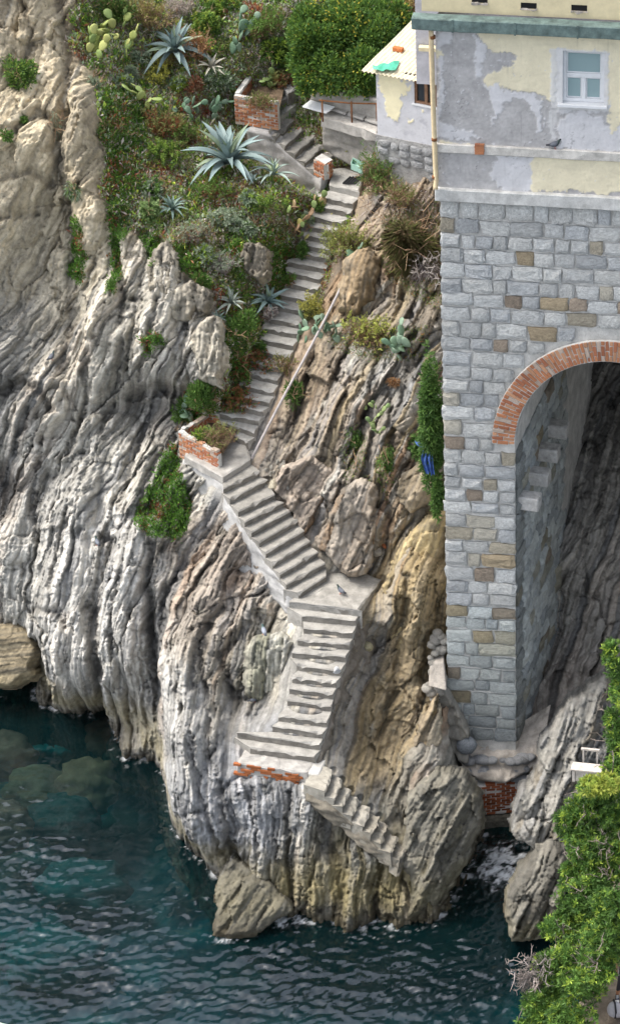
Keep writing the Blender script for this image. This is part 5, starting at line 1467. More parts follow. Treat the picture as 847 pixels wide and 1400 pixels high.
# ================================================================== brick planters
def brick_run(parent, p0, p1, height, depth, seed, core_mat=M_MORTAR, hfun=None, end=True, tint=None):
    """a single leaf of brickwork between two ground points, mortar core behind"""
    p0 = np.asarray(p0, float); p1 = np.asarray(p1, float)
    d = p1 - p0; L_ = np.hypot(d[0], d[1]); dz = d[2]; d = np.array([d[0], d[1], 0]) / L_
    o = np.cross(d, UP); r = np.random.default_rng(seed)
    if o[1] > 0: o = -o
    R = Matrix(((d[0], o[0], 0, 0), (d[1], o[1], 0, 0), (0, 0, 1, 0), (0, 0, 0, 1)))
    nrow = int(height / .073)
    core = MB(); n = 10; vs = []
    for k in range(n + 1):
        t = k / n; hh = height * (hfun(t) if hfun else 1) - .03
        base = p0 + d * L_ * t + UP * dz * t
        vs += [base - o * (depth / 2 - .005), base + o * (depth / 2 - .014), base + o * (depth / 2 - .014) + UP * hh, base - o * (depth / 2 - .005) + UP * hh]
    fs = []
    for k in range(n):
        for j in range(4):
            j2 = (j + 1) % 4; fs.append([k * 4 + j, k * 4 + j2, k * 4 + 4 + j2, k * 4 + 4 + j])
    fs += [[0, 1, 2, 3], [n * 4 + 3, n * 4 + 2, n * 4 + 1, n * 4]]
    core.add(vs, fs)
    w_ = core.build('brick_wall', core_mat, parent)
    for row_i in range(nrow):
        s = -.12 * (row_i % 2)
        while s < L_ - .02:
            a0 = max(s, 0.0); a1 = min(s + .235, L_)
            t = (a0 + a1) / 2 / L_
            hh = height * (hfun(t) if hfun else 1)
            if a1 - a0 > .05 and (row_i + 1) * .073 <= hh + .03:
                c = p0 + d * (a0 + a1) / 2 + UP * (dz * t + row_i * .073 + .036) + o * (r.normal(0, .006) - .0)
                M = Matrix.Translation(c) @ R @ Matrix.Rotation(r.normal(0, .025), 4, 'Y') @ Matrix.Diagonal((a1 - a0 - .012, depth, .062, 1))
                put(BRICKS[r.integers(6)], 'brick', w_, M, tint(r, row_i, nrow) if tint else brick_color(r))
            s += .247
    return w_
M_SOIL = make_mat('dry_soil', (.13, .095, .065), rough=1, var=.4, vscale=6, bumps=((20, .8, .04),), spec=.05)
def wtint(r, row_i, nrow):
    return brick_color(r, .55) if row_i > nrow - 2 else brick_color(r, .08)
zb = ZF - .26
c_a, c_b = at_z(248, 624, zb), at_z(302, 650, zb)
c_c = at_z(284, 601, zb)
pl1 = empty('brick_planter', c_a, 'orange brick planter with a U-shaped wall at the top of the middle stair flight', 'planter')
hf = lambda t: 1.0 - .16 * t + .035 * math.sin(t * 23) - (.08 if .30 < t < .5 else 0)
brick_run(pl1, c_a, c_b, .80, .13, 1, hfun=hf, tint=wtint)
brick_run(pl1, c_a + np.array([.07, .08, 0]), c_c + np.array([.02, .05, 0]), .80, .13, 2, hfun=lambda t: 1 - .12 * t + .03 * math.sin(t * 19), tint=wtint)
brick_run(pl1, c_c + np.array([-.06, .12, 0]), c_c + np.array([.34, .0, 0]), .80, .13, 3, tint=wtint)
MB().add([c_a + UP * .5, c_b + UP * .5, c_c + np.array([.9, 0, .5]), c_c + UP * .5], [[0, 1, 2, 3]]).build('soil', M_SOIL, pl1)
MB().tube([c_b + np.array([.05, -.02, -.25]), c_b + np.array([.05, -.02, .1])], .022, 8).build('iron_stub', M_RUST, pl1, smooth=True)
zb = ZP + 1.0
u_a, u_b = at_z(323, 168, zb), at_z(382, 177, zb)
u_c = at_z(343, 142, zb)
pl2 = empty('brick_planter', u_a, 'smaller red brick planter with a crumbling cement rim behind the big agave', 'planter')
def wtint2(r, row_i, nrow): return (.40, .385, .36, 1) if row_i > nrow - 2 and r.random() < .85 else brick_color(r, .15)
brick_run(pl2, u_a, u_b, .82, .14, 4, hfun=lambda t: 1.02 - .07 * t - (.12 if .42 < t < .78 else 0) + .03 * math.sin(t * 31), tint=wtint2)
brick_run(pl2, u_a + np.array([.06, .09, 0]), u_c, .84, .14, 5, tint=wtint2)
MB().add([u_a + UP * .5, u_b + UP * .5, u_c + np.array([.9, .1, .5]), u_c + UP * .5], [[0, 1, 2, 3]]).build('soil', M_SOIL, pl2)
zb = ZP + .05
q_a, q_b = at_z(431, 238, zb), at_z(445, 246, zb)
pil = empty('brick_pillar', q_a, 'stub of a square brick pillar at the foot of the topmost steps', 'pillar')
brick_run(pil, q_a, q_b, .45, .12, 6); brick_run(pil, q_b + np.array([.04, .05, 0]), at_z(453, 238, zb), .45, .12, 7)
MB().hexa([q_a + UP * .0, q_b, q_b + np.array([.17, .26, 0]), q_a + np.array([.17, .26, 0]), q_a + UP * .46, q_b + UP * .46, q_b + np.array([.17, .26, .46]), q_a + np.array([.17, .26, .46])]).build('core', M_MORTAR, pil)

# ================================================================== path, board, walls near the shed
pb = [(438, 160), (470, 168), (516, 182), (520, 168), (490, 160), (445, 150)]
pe = empty('path_kerb', at_z(470, 168, 13.75), 'pale cement path edge running from the white board to the shed', 'kerb')
slab('kerb_slab', [at_z(x, y, 13.75) for x, y in pb], .28, pe, (.42, .40, .37), 12, .02)
for k in range(3):
    a = at_z(450 + 24 * k, 151 + 7.5 * k, 13.80); b_ = at_z(472 + 24 * k, 158 + 7.5 * k, 13.80)
    o = MB().box(a, b_ - a, np.array([.08, .22, 0]), UP * .07).build('coping', M_CONC, pe, bevel=.015); o.color = (.40, .385, .36, 1)
bd = MB(); a = at_z(413, 147, 13.85); b_ = at_z(446, 156, 13.85); c = at_z(424, 138, 13.95)
bd.box(a, b_ - a, c - a, UP * .035)
o = bd.build('board', M_WPAINT, bevel=.006); tag(o, 'white board lying flat at the end of the path above the topmost steps', 'board')
bp = empty('iron_post', at_z(440, 170, 13.3), 'rusty iron post standing in front of the white board', 'post')
MB().tube([at_z(440, 172, 13.2), at_z(438, 172, 13.2) + UP * .75], .025, 8).build('shaft', M_RUST, bp, smooth=True)
MB().tube([at_z(438, 172, 13.2) + UP * .75, at_z(438, 172, 13.2) + UP * .79], .034, 8).build('cap', M_RUST, bp, smooth=True)
pp = empty('pipe_rail', at_z(470, 135, 14.2), 'thin rusty pipe rail crossing below the big green tree', 'rail')
ra, rb_ = at_z(436, 137, 14.3), at_z(516, 142, 14.35)
MB().tube([ra, (ra + rb_) / 2 - UP * .03, rb_], .02, 8).build('pipe', M_RUST, pp, smooth=True)
for t in (.05, .55, .98): 
    p = ra + (rb_ - ra) * t; MB().tube([p - UP * .6, p + UP * .02], .022, 8).build('post', M_RUST, pp, smooth=True)
# terrace wall under the tree
lw = empty('terrace_wall', at_z(450, 128, 14.0), 'low rough cement wall half hidden under the big green tree', 'wall')
wall_strip('wall_face', [at_z(425, 118, 14.35), at_z(470, 126, 14.35), at_z(517, 136, 14.4)], [.7, .7, .7], np.array([.2, -.98, 0]), lw, (.36, .34, .31), 69)
# rubble retaining wall between the top steps and the kerb
rw = empty('rubble_wall', at_z(460, 190, 13.0), 'crumbling rubble wall between the topmost steps and the path edge', 'wall')
wall_strip('wall_face', [at_z(440, 166, 13.55), at_z(475, 172, 13.55), at_z(514, 184, 13.6)], [.8, 1.1, 1.2], np.array([-.15, -.98, 0]), rw, (.32, .30, .27), 70, rough=.12)
rr = np.random.default_rng(8)
for k in range(16):
    px_, py_ = rr.uniform(446, 512), rr.uniform(174, 205)
    p = at_z(px_, py_, 13.55 - (py_ - 166) / 45.)
    bmx = bmesh.new(); bmesh.ops.create_icosphere(bmx, subdivisions=2, radius=.5)
    for vv in bmx.verts: vv.co *= 1 + rr.normal(0, .1)
    me = bpy.data.meshes.new('stone'); bmx.to_mesh(me); bmx.free(); me.materials.append(M_STONE)
    put(me, 'stone', rw, Matrix.Translation(p + np.array([0, -.06, 0])) @ Matrix.Rotation(rr.random() * 3, 4, 'Y') @ Matrix.Diagonal((rr.uniform(.16, .32), .2, rr.uniform(.12, .2), 1)), (*(np.array((.36, .35, .33)) * rr.uniform(.8, 1.25)), 1))
# leaning rusty mesh panels
mp = empty('wire_panel', at_z(522, 225, 13.0), 'rusty wire frame panel leaning on the wall below the shed', 'panel')
for (x0, y0, x1, y1, zz_) in ((508, 214, 518, 194, 12.9), (524, 226, 536, 205, 12.7), (540, 235, 546, 212, 12.6)):
    a = at_z(x0, y0, zz_); b_ = at_z(x1, y1, zz_ + .55)
    MB().tube([a, b_], .016, 6).build('bar', M_RUST, mp, smooth=True)
a0, b0 = at_z(508, 214, 12.9), at_z(518, 194, 13.45); a1, b1 = at_z(540, 235, 12.6), at_z(546, 212, 13.15)
for k in range(6):
    t = .1 + .16 * k
    MB().tube([a0 + (b0 - a0) * t, at_z(524, 226, 12.7) * (1 - t) + at_z(536, 205, 13.25) * t, a1 + (b1 - a1) * t], .011, 6).build('cross_wire', M_RUST, mp, smooth=True)
# green trough and black grille on the landing
tr_ = empty('trough', at_z(480, 231, ZP + .1), 'pale green plastic trough lying beside the top landing', 'trough')
M_TGREEN = make_mat('pale_green_plastic', (.30, .48, .40), rough=.5, var=.12, vscale=8, bumps=(), spec=.4)
a = at_z(482, 222, ZP + .35); ex = at_z(498, 229, ZP + .35) - a; ey = at_z(479, 230, ZP + .30) - a
b = MB(); 
for (o_, x_, y_, z__) in ((a, ex, ey, UP * -.03), (a, ex, ey * .06, UP * .14), (a + ey * .94, ex, ey * .06, UP * .14), (a, ex * .05, ey, UP * .14), (a + ex * .95, ex * .05, ey, UP * .14)): b.box(o_, x_, y_, z__)
b.build('trough_body', M_TGREEN, tr_)
gm = MB(); a = at_z(468, 252, ZP + .03); ex = at_z(486, 252, ZP + .03) - a; ey = at_z(478, 243, ZP + .03) - a
for k in range(6): gm.box(a + ey * (k / 5.5), ex, ey * .09, UP * .03)
for k in range(5): gm.box(a + ex * (k / 4.4) + UP * .031, ex * .06, ey, UP * .02)
M_BLACK = make_mat('black_metal', (.03, .03, .033), rough=.6, var=.2, bumps=(), spec=.3)
tag(gm.build('grille', M_BLACK), 'black metal grille lying on the top landing', 'grille')

# ================================================================== handrail
hr = empty('handrail', at_z(344, 627, ZF), 'bare grey metal pole handrail slanting up beside the upper stair flight', 'handrail')
M_POLE = make_mat('grey_pole', (.36, .33, .32), rough=.6, var=.15, vscale=10, bumps=(), spec=.4)
hp0 = at_z(344, 627, ZF + .02); hp1 = at_z(476, 374, 11.55)
mids = [hp0 + (hp1 - hp0) * t + UP * .03 * math.sin(t * 7) for t in np.linspace(0, 1, 12)]
MB().tube(mids, .034, 10).build('pole', M_POLE, hr, smooth=True)
MB().box(hp1 + np.array([-.12, -.05, -.02]), (.22, 0, .0), (0, .12, 0), (0, 0, .12)).build('fixing_plate', M_POLE, hr, bevel=.01)
for t in (.45, .72): 
    p = hp0 + (hp1 - hp0) * t; MB().tube([p, p + np.array([.05, .25, -.35])], .018, 6).build('bracket', M_POLE, hr, smooth=True)

# ================================================================== foot of the pier: cement, cobbles, brick infill
cb = empty('pier_footing', at_z(680, 1030, 2.0), 'pale cement footing with rounded cobbles under the stone pier', 'footing')
r = np.random.default_rng(12)
def lump(name, c, rad, mat, parent, color, seed, sq=.8, sub=2):
    bmx = bmesh.new(); bmesh.ops.create_icosphere(bmx, subdivisions=sub, radius=1)
    rr_ = np.random.default_rng(seed)
    for vv in bmx.verts: vv.co *= 1 + rr_.normal(0, .035)
    me = bpy.data.meshes.new(name); bmx.to_mesh(me); bmx.free(); me.materials.append(mat)
    me.polygons.foreach_set('use_smooth', np.ones(len(me.polygons), bool))
    return put(me, name, parent, Matrix.Translation(np.asarray(c, float)) @ Matrix.Rotation(rr_.normal(0, .2), 4, 'Y') @ Matrix.Diagonal((rad[0], rad[1], rad[2], 1)), color)
# sloping cement apron under and right of the pier
na, nb_ = 46, 26; vs = []; fs = []
top_l = [(612, 1008), (650, 1008), (705, 1004), (735, 985), (752, 975)]
bot_l = [(632, 1050), (655, 1066), (690, 1070), (715, 1056), (740, 1040)]
zt = [2.35, 2.22, 2.25, 2.5, 2.8]; zbt = [1.75, 1.45, 1.4, 1.55, 1.8]
for i in range(na + 1):
    s = i / na * 4
    tp_ = at_z(np.interp(s, range(5), [q_[0] for q_ in top_l]), np.interp(s, range(5), [q_[1] for q_ in top_l]), np.interp(s, range(5), zt)) + np.array([0, .35, 0])
    bt_ = at_z(np.interp(s, range(5), [q_[0] for q_ in bot_l]), np.interp(s, range(5), [q_[1] for q_ in bot_l]), np.interp(s, range(5), zbt))
    for j in range(nb_ + 1):
        t = j / nb_
        p = tp_ * (1 - t) + bt_ * t
        p = p + UP * (.10 * math.sin(t * math.pi)) + np.array([0, -.05, .05]) * fbm(np.array(p[0] * 3), np.array(p[1] * 3 + p[2] * 2), 88, 4) * 2
        vs.append(p)
for i in range(na):
    for j in range(nb_):
        a = i * (nb_ + 1) + j; fs.append([a, a + 1, a + nb_ + 2, a + nb_ + 1])
N_ = len(vs); w = nb_ + 1
for i in range(na):    # lower lip goes down and back
    pass
lip = [np.array(vs[i * w + nb_]) + np.array([0, .55, -.55]) for i in range(na + 1)]
vs += lip
for i in range(na): fs.append([i * w + nb_, N_ + i, N_ + i + 1, (i + 1) * w + nb_])
mesh_obj('cement_apron', np_mesh('cement_apron', np.array(vs), fs, M_FOOT), cb)
for k in range(58):
    s = r.random(); row_ = r.integers(3)
    px_ = 634 + 92 * s; py_ = 1034 + 13 * row_ + 5 * r.random() - 10 * max(0, s - .75)
    p = at_z(px_, py_, 1.85 - .30 * row_) + np.array([0, -.1, 0])
    sz = r.uniform(.10, .22)
    lump('cobble', p, (sz, sz * .8, sz * .62), M_STONE, cb, (*(np.array((.27, .275, .28)) * r.uniform(.75, 1.3)), 1), 500 + k)
lump('cobble', at_z(637, 1019, 2.3), (.26, .2, .26), M_STONE, cb, (.24, .26, .28, 1), 601)
# stone heap between the ochre rock and the pier
hp = empty('stone_heap', at_z(592, 930, 4.0), 'narrow heap of pale pebbles and cement left of the pier', 'stones')
for k in range(34):
    t = r.random()
    px_, py_ = 582 + 20 * r.random() + 6 * (1 - t), 862 + 95 * t
    p = at_y(px_, py_, 4.75 - .6 * t) 
    sz = r.uniform(.06, .16)
    lump('pebble', p, (sz, sz, sz * .75), M_STONE, hp, (*(np.array((.36, .34, .30)) * r.uniform(.7, 1.3)), 1), 700 + k)
b = MB(); a = [at_y(588, 905, 4.4), at_y(606, 905, 4.3), at_y(610, 945, 4.0), at_y(585, 938, 4.1)]
b.hexa([a[3] + np.array([0, .5, 0]), a[2] + np.array([0, .5, 0]), a[2], a[3], a[0] + np.array([0, .5, 0]), a[1] + np.array([0, .5, 0]), a[1], a[0]])
b.build('cement_patch', M_FOOT, hp, bevel=.04, seg=2)
rm_ = wall_strip('buttress', [at_y(594, 942, 4.3), at_y(612, 945, 4.25), at_y(640, 1005, 3.95)], [1.3, 1.6, .75], np.array([-.1, -.99, 0]), hp, (.21, .20, .175), 72, rough=.2, lean=.15)
M_RUBBLE = make_mat('wet_rubble', (.13, .12, .095), rough=.9, var=.4, vscale=4, bumps=((9, .9, .12),), spec=.2)
bi = empty('brick_infill', at_z(682, 1100, .6), 'patch of dark red brickwork closing the gap above the water channel under the pier', 'brick wall')
brick_run(bi, at_z(650, 1112, .35), at_z(716, 1106, .35), .95, .2, 15, hfun=lambda t: 1.0 - .05 * math.sin(t * 9), tint=lambda r_, a_, b__: (*(np.array((.26, .085, .04)) * r_.uniform(.6, 1.3)), 1) if r_.random() > .08 else (.5, .46, .42, 1))
MB().box(at_z(645, 1120, .35) + np.array([0, .0, -.9]), at_z(722, 1112, .35) - at_z(645, 1120, .35), np.array([0, .5, 0]), UP * .86).build('sill_stone', M_RUBBLE, bi, bevel=.12, seg=2)
# ================================================================== plants
def unit(v): return v / (np.linalg.norm(v, axis=-1, keepdims=True) + 1e-9)
def leaf_data(C, Dv, L, Wd, cols, r, fold=.25, droop=0.0):
    """two-triangle leaves: base, two sides, tip"""
    n = len(C)
    L = np.broadcast_to(np.asarray(L, float), (n,)); Wd = np.broadcast_to(np.asarray(Wd, float), (n,))
    Dv = unit(Dv)
    rnd = unit(r.normal(size=(n, 3)))
    S_ = unit(np.cross(Dv, rnd)); Nn = np.cross(S_, Dv)
    mid = C + Dv * (L * .5)[:, None] + Nn * (Wd * fold)[:, None]
    v = np.stack([C, mid - S_ * (Wd * .5)[:, None], mid + S_ * (Wd * .5)[:, None], C + Dv * L[:, None] - UP * (droop * L)[:, None]], 1).reshape(-1, 3)
    b = np.arange(n)[:, None] * 4
    f = np.concatenate([b + np.array([0, 2, 3]), b + np.array([0, 3, 1])])
    cl = np.repeat(cols, 4, 0) * r.uniform(.88, 1.12, (n * 4, 1))
    return v, f, cl
def merge(parts):
    vs, fs, cs = [], [], []; o = 0
    for v, f, c in parts:
        vs.append(v); fs.append(f + o); cs.append(c); o += len(v)
    return np.concatenate(vs), np.concatenate(fs), np.concatenate(cs)
def pick(r, n, pal):
    pal = np.array(pal, float)
    return pal[r.integers(0, len(pal), n)] * r.uniform(1.15, 1.85, (n, 1))
def twig_data(segs, r0, r1, cols, r):
    """three-sided twigs: segs (n,2,3)"""
    segs = np.asarray(segs, float); n = len(segs)
    d = unit(segs[:, 1] - segs[:, 0]); a = unit(np.cross(d, unit(r.normal(size=(n, 3))))); b = np.cross(d, a)
    r0 = np.broadcast_to(r0, (n,)); r1 = np.broadcast_to(r1, (n,))
    v = []
    for e, rad in ((0, r0), (1, r1)):
        for k in range(3):
            t = 2 * math.pi * k / 3
            v.append(segs[:, e] + (a * math.cos(t) + b * math.sin(t)) * rad[:, None])
    v = np.stack(v, 1).reshape(-1, 3); o = np.arange(n)[:, None] * 6
    f = []
    for k in range(3):
        k2 = (k + 1) % 3
        f += [o + np.array([k, k2, k2 + 3]), o + np.array([k, k2 + 3, k + 3])]
    return v, np.concatenate(f), np.repeat(cols, 6, 0)
def branching(base, n, spread, length, r, up=UP, gen=3, scatter=.03):
    out = []
    tips = [(np.asarray(base, float) + r.normal(0, scatter, 3), unit(np.asarray(up) + r.normal(0, spread, 3))) for _ in range(n)]
    rad = []
    L_ = length
    for g in range(gen):
        nt = []
        for p, d in tips:
            q_ = p + d * L_ * r.uniform(.6, 1.2)
            out.append((p, q_)); rad.append(g)
            for _ in range(r.integers(1, 4)): nt.append((q_, unit(d + r.normal(0, spread * 1.1, 3))))
        tips = nt; L_ *= .68
    return np.array(out), np.array(rad)
def lobes_points(c, rad, n, r, nl=7, shell=.55, axis=None):
    """points through a crown made of lobes; returns positions and outward directions"""
    c = np.asarray(c, float); rad = np.asarray(rad, float)
    lc = unit(r.normal(size=(nl, 3))) * r.uniform(.25, .72, (nl, 1))
    lr = r.uniform(.34, .58, nl)
    k = r.choice(nl, n, p=lr ** 2 / (lr ** 2).sum())
    d = unit(r.normal(size=(n, 3)))
    q_ = lc[k] + d * (lr[k] * r.uniform(shell, 1.05, n))[:, None]
    return c + q_ * rad, unit(d * .7 + unit(q_) * .5)
G_DARK = [(.04,.085,.02), (.055,.11,.025), (.075,.135,.033)]
G_MID = [(.07,.13,.03), (.09,.16,.035), (.05,.10,.025)]
G_LIME = [(.20,.27,.04), (.15,.22,.04), (.26,.30,.06)]
G_GREY = [(.20,.24,.17), (.25,.29,.21), (.15,.20,.13)]
G_OLIVE = [(.12,.14,.045), (.16,.17,.06), (.09,.11,.04)]
RED = [(.17,.06,.035), (.21,.09,.045), (.14,.055,.032)]
DRY = [(.21,.14,.085), (.27,.19,.12), (.16,.105,.07)]
LILAC = [(.30,.26,.26), (.24,.20,.19), (.36,.32,.30)]
def shrub(name, label, cat, px, py, rx, ry, style='leaf', n=500, pal=G_MID, leaf=(.10, .045), seed=0, group=None, depth=None, lift=.75, y=None, twigs=True, at=None, twig_pal=DRY, nl=7):
    r = np.random.default_rng(1000 + seed)
    sc_ = 1 / 54.0
    if at is not None: p = np.asarray(at, float); nrm = AX_N
    elif y is not None: p = at_y(px, py, y); nrm = AX_N
    else: p, nrm = surf_n(px, py); nrm = unit(nrm + AX_N)
    R_ = np.array([rx * sc_, (depth or min(rx, ry) * .8) * sc_, ry * sc_ * 1.05])
    c = p + nrm * min(R_) * lift if at is None else p + UP * R_[2] * .6
    foot = p - UP * .05
    root = empty(name, foot, label, cat, group)
    parts = []
    if style in ('leaf', 'small'):
        C, Dv = lobes_points(c, R_, n, r, nl)
        cols = pick(r, n, pal)
        parts.append(leaf_data(C, Dv + np.array([0, 0, .35]) + r.normal(0, .5, C.shape), leaf[0] * r.uniform(.7, 1.3, n), leaf[1] * r.uniform(.7, 1.3, n), cols, r))
    elif style == 'rosette':
        m_ = max(6, n // 8)
        C, Dv = lobes_points(c, R_, m_, r, nl)
        Dv = unit(Dv + np.array([0, -.25, .45]) + r.normal(0, .25, Dv.shape))
        k = 9
        CC = np.repeat(C, k, 0); DD = np.repeat(Dv, k, 0)
        sp_ = unit(np.cross(DD, r.normal(size=DD.shape))) 
        DD = unit(DD * r.uniform(.15, 1.0, (len(DD), 1)) + sp_ * .8)
        cols = np.repeat(pick(r, m_, pal), k, 0)
        parts.append(leaf_data(CC, DD, leaf[0] * r.uniform(.7, 1.25, len(CC)), leaf[1] * r.uniform(.8, 1.2, len(CC)), cols, r, .15))
    elif style == 'spike':     # upright leafy stems
        m_ = max(8, n // 16); k = 16
        C, Dv = lobes_points(c - UP * R_[2] * .25, R_ * np.array([1, 1, .7]), m_, r, nl)
        ax = unit(np.array([0, -.25, 1.0]) + (C - c) / R_ * .5 + r.normal(0, .18, C.shape))
        hh = R_[2] * r.uniform(.5, 1.0, m_)
        t = np.tile(np.linspace(.1, 1, k), m_)
        CC = np.repeat(C, k, 0) + np.repeat(ax * hh[:, None], k, 0) * t[:, None]
        DD = np.repeat(ax, k, 0) * .7 + r.normal(0, .6, CC.shape)
        pl_ = np.array(pal)
        cols = pl_[np.minimum((t * len(pl_)).astype(int), len(pl_) - 1)] * r.uniform(1.15, 1.85, (len(CC), 1))
        parts.append(leaf_data(CC, DD, leaf[0] * r.uniform(.6, 1.2, len(CC)), leaf[1], cols, r))
    elif style == 'grass':
        C, Dv = lobes_points(c, R_ * .6, n, r, nl, .1)
        DD = unit(Dv + np.array([0, -.1, .3]) + r.normal(0, .35, C.shape))
        parts.append(leaf_data(C, DD, leaf[0] * r.uniform(.5, 1.3, n), leaf[1], pick(r, n, pal), r, .1, droop=.35))
    elif style == 'hang':
        C, Dv = lobes_points(c, R_, n, r, nl, .2)
        DD = unit(Dv * .5 + np.array([0, -.3, -.55]) + r.normal(0, .35, C.shape))
        parts.append(leaf_data(C, DD, leaf[0] * r.uniform(.5, 1.3, n), leaf[1], pick(r, n, pal), r, .1, droop=.2))
    v, f, cl = merge(parts)
    mesh_obj('foliage', np_mesh('foliage', v, f, M_LEAF, False, cl), root)
    if twigs:
        dead = twigs > 12
        sg, rad = branching(c if dead else foot, 6 if twigs is True else twigs, .9 if dead else .55, R_[2] * (.32 if dead else .75), r, nrm + UP * .6, 3, float(R_[0]) * .5 if dead else .03)
        v, f, cl = twig_data(sg, .014 - .003 * rad, .010 - .003 * rad, pick(r, len(sg), twig_pal), r)
        mesh_obj('stems', np_mesh('stems', v, f, M_TWIG, False, cl), root)['kind'] = 'stuff'
    return root
# ---- carpets that nobody could count
def carpet(name, label, polys, n, pal_f, leaf, seed, thr=-.2, nscale=.9, up=.6, clear=5):
    r = np.random.default_rng(seed)
    mk = np.zeros(U.shape, bool)
    for pl_ in polys: mk |= in_poly(Uw * .5 + U * .5, Vw * .5 + V * .5, pl_)
    nz = fbm(GX * nscale, GT * nscale, seed, 4)
    mk &= (nz > thr) & (dstair > clear)
    ids = np.nonzero(mk.ravel())[0]
    if not len(ids): return
    ids = r.choice(ids, n)
    P_ = Pw.reshape(-1, 3)[ids]
    C = P_ + r.normal(0, .03, P_.shape) + AX_N * r.uniform(-.01, .07, (n, 1))
    Dv = unit(AX_N * .6 + UP * up + r.normal(0, .55, C.shape))
    cols = pal_f(r, n, nz.ravel()[ids], C)
    v, f, cl = leaf_data(C, Dv, leaf[0] * np.exp(r.normal(-.1, .45, n)).clip(.3, 2.2), leaf[1] * np.exp(r.normal(0, .4, n)).clip(.4, 2), cols, r)
    return tag(mesh_obj(name, np_mesh(name, v, f, M_LEAF, False, cl)), label, None, None, 'stuff')
def pal_ice(r, n, nz, C):
    c = pick(r, n, [(.06,.13,.025), (.09,.17,.03), (.05,.10,.02)])
    red = fbm(C[:, 0] * 1.7, C[:, 2] * 1.7 + C[:, 1], 611, 3) + r.normal(0, .35, n)
    c[red > .55] = pick(r, int((red > .55).sum()), RED)
    return c
def pal_mix(r, n, nz, C):
    a = fbm(C[:, 0] * 1.0, C[:, 2] + C[:, 1], 621, 3) + r.normal(0, .22, n); b_ = fbm(C[:, 0] * 1.2, C[:, 2] + C[:, 1], 631, 3) + r.normal(0, .22, n)
    c = pick(r, n, G_GREY + [(.16,.22,.09)])
    for m, pal in ((a > .15, G_MID), (a < -.45, DRY), (b_ > .48, RED), (b_ < -.35, G_OLIVE), ((a > -.1) & (a < .05), LILAC), ((b_ > .05) & (b_ < .2), G_LIME)):
        c[m] = pick(r, int(m.sum()), pal)
    return c
def pal_dry(r, n, nz, C): return pick(r, n, DRY + LILAC)
VEG2 = [(130,110),(96,72),(100,25),(130,-40),(575,-40),(575,140),(515,190),(490,270),(465,330),(440,415),(385,465),(350,540),(322,588),(262,580),(270,530),(330,500),(300,470),(295,425),(285,385),(262,335),(205,325),(165,310),(150,260),(140,180)]
carpet('scrub', 'mixed grey-green, rusty and olive low scrub covering the slope', [VEG2], 95000, lambda r, n, nz, C: pal_mix(r, n, nz, C) * 1.55, (.105, .045), 601, thr=-.75)
carpet('dry_litter', 'dry brown and lilac twigs and dead leaves between the plants', [VEG2, [(480,200),(600,260),(600,330),(540,300),(500,300)]], 22000, pal_dry, (.15, .017), 602, thr=-.3, up=.1)
carpet('ice_plant', 'carpets of green ice plant with red tips hanging over the rock', [[(140,115),(195,118),(200,200),(185,260),(178,330),(150,345),(158,260),(140,190)], [(245,605),(252,640),(262,690),(248,735),(215,730),(190,715),(200,680),(225,640)],
       [(315,425),(350,430),(362,470),(350,520),(310,500),(295,470),(300,440)], [(262,525),(310,535),(322,575),(290,570),(262,585),(255,550)], [(355,300),(395,330),(405,375),(385,400),(360,400)], [(330,520),(355,505),(352,545),(335,560)],
       [(104,300),(118,295),(120,350),(104,395),(95,380)], [(190,465),(215,458),(222,475),(195,487)], [(420,232),(452,245),(452,270),(440,285),(425,262)], [(265,375),(282,380),(290,410),(270,425)], [(192,325),(215,322),(226,352),(210,368)], [(240,332),(275,330),(282,382),(255,372)], [(148,335),(164,335),(162,405),(150,400)], [(300,330),(330,335),(330,385),(300,380)]], 42000, lambda r, n, nz, C: pal_ice(r, n, nz, C) * 1.25, (.09, .03), 603, thr=-.75, clear=3)
carpet('ledge_moss', 'short green and rusty growth on the ledges right of the stairs', [[(520,290),(600,270),(605,420),(560,410),(530,370)], [(470,590),(500,585),(500,640),(470,655),(465,620)], [(515,620),(540,610),(545,660),(530,690),(518,660)], [(495,450),(580,440),(590,480),(540,485),(440,480),(440,465)], [(488,650),(512,650),(510,690),(495,690)]], 7000,
       lambda r, n, nz, C: pick(r, n, G_OLIVE + G_MID[:2] + [(.22,.12,.05)]), (.07, .02), 604, thr=-.25)

# ---- agaves
def agave_leaf(k, width=.13, curl=0.0):
    vs = []; fs = []; n = 9
    for i in range(n + 1):
        t = i / n
        w = width * (0.55 + 1.35 * t * (1 - t) * 1.25) * (1 - t ** 4) + .004
        z = .10 * math.sin(t * math.pi * .9) - curl * t ** 2.2
        x = t - curl * .25 * t ** 3
        vs += [(x, -w / 2, z + w * .30), (x, -w * .2, z), (x, w * .2, z), (x, w / 2, z + w * .30)]
    for i in range(n):
        for j in range(3):
            a = i * 4 + j; fs.append([a, a + 4, a + 5, a + 1])
    m = len(vs); vs += [(x, y, z - .02 * (1 - x)) for x, y, z in vs]; fs += [[q_ + m for q_ in f][::-1] for f in fs]
    me = bpy.data.meshes.new('leaf'); me.from_pydata(vs, [], fs)
    me.polygons.foreach_set('use_smooth', np.ones(len(me.polygons), bool))
    me.materials.append(M_AGAVE)
    return me
M_AGAVE = make_mat('agave_leaf', src='obj', rough=.55, var=.14, vscale=3, bumps=(), spec=.35)
LEAVES = [agave_leaf(0, .12, 0), agave_leaf(1, .12, .12), agave_leaf(2, .115, .32), agave_leaf(3, .12, .65)]
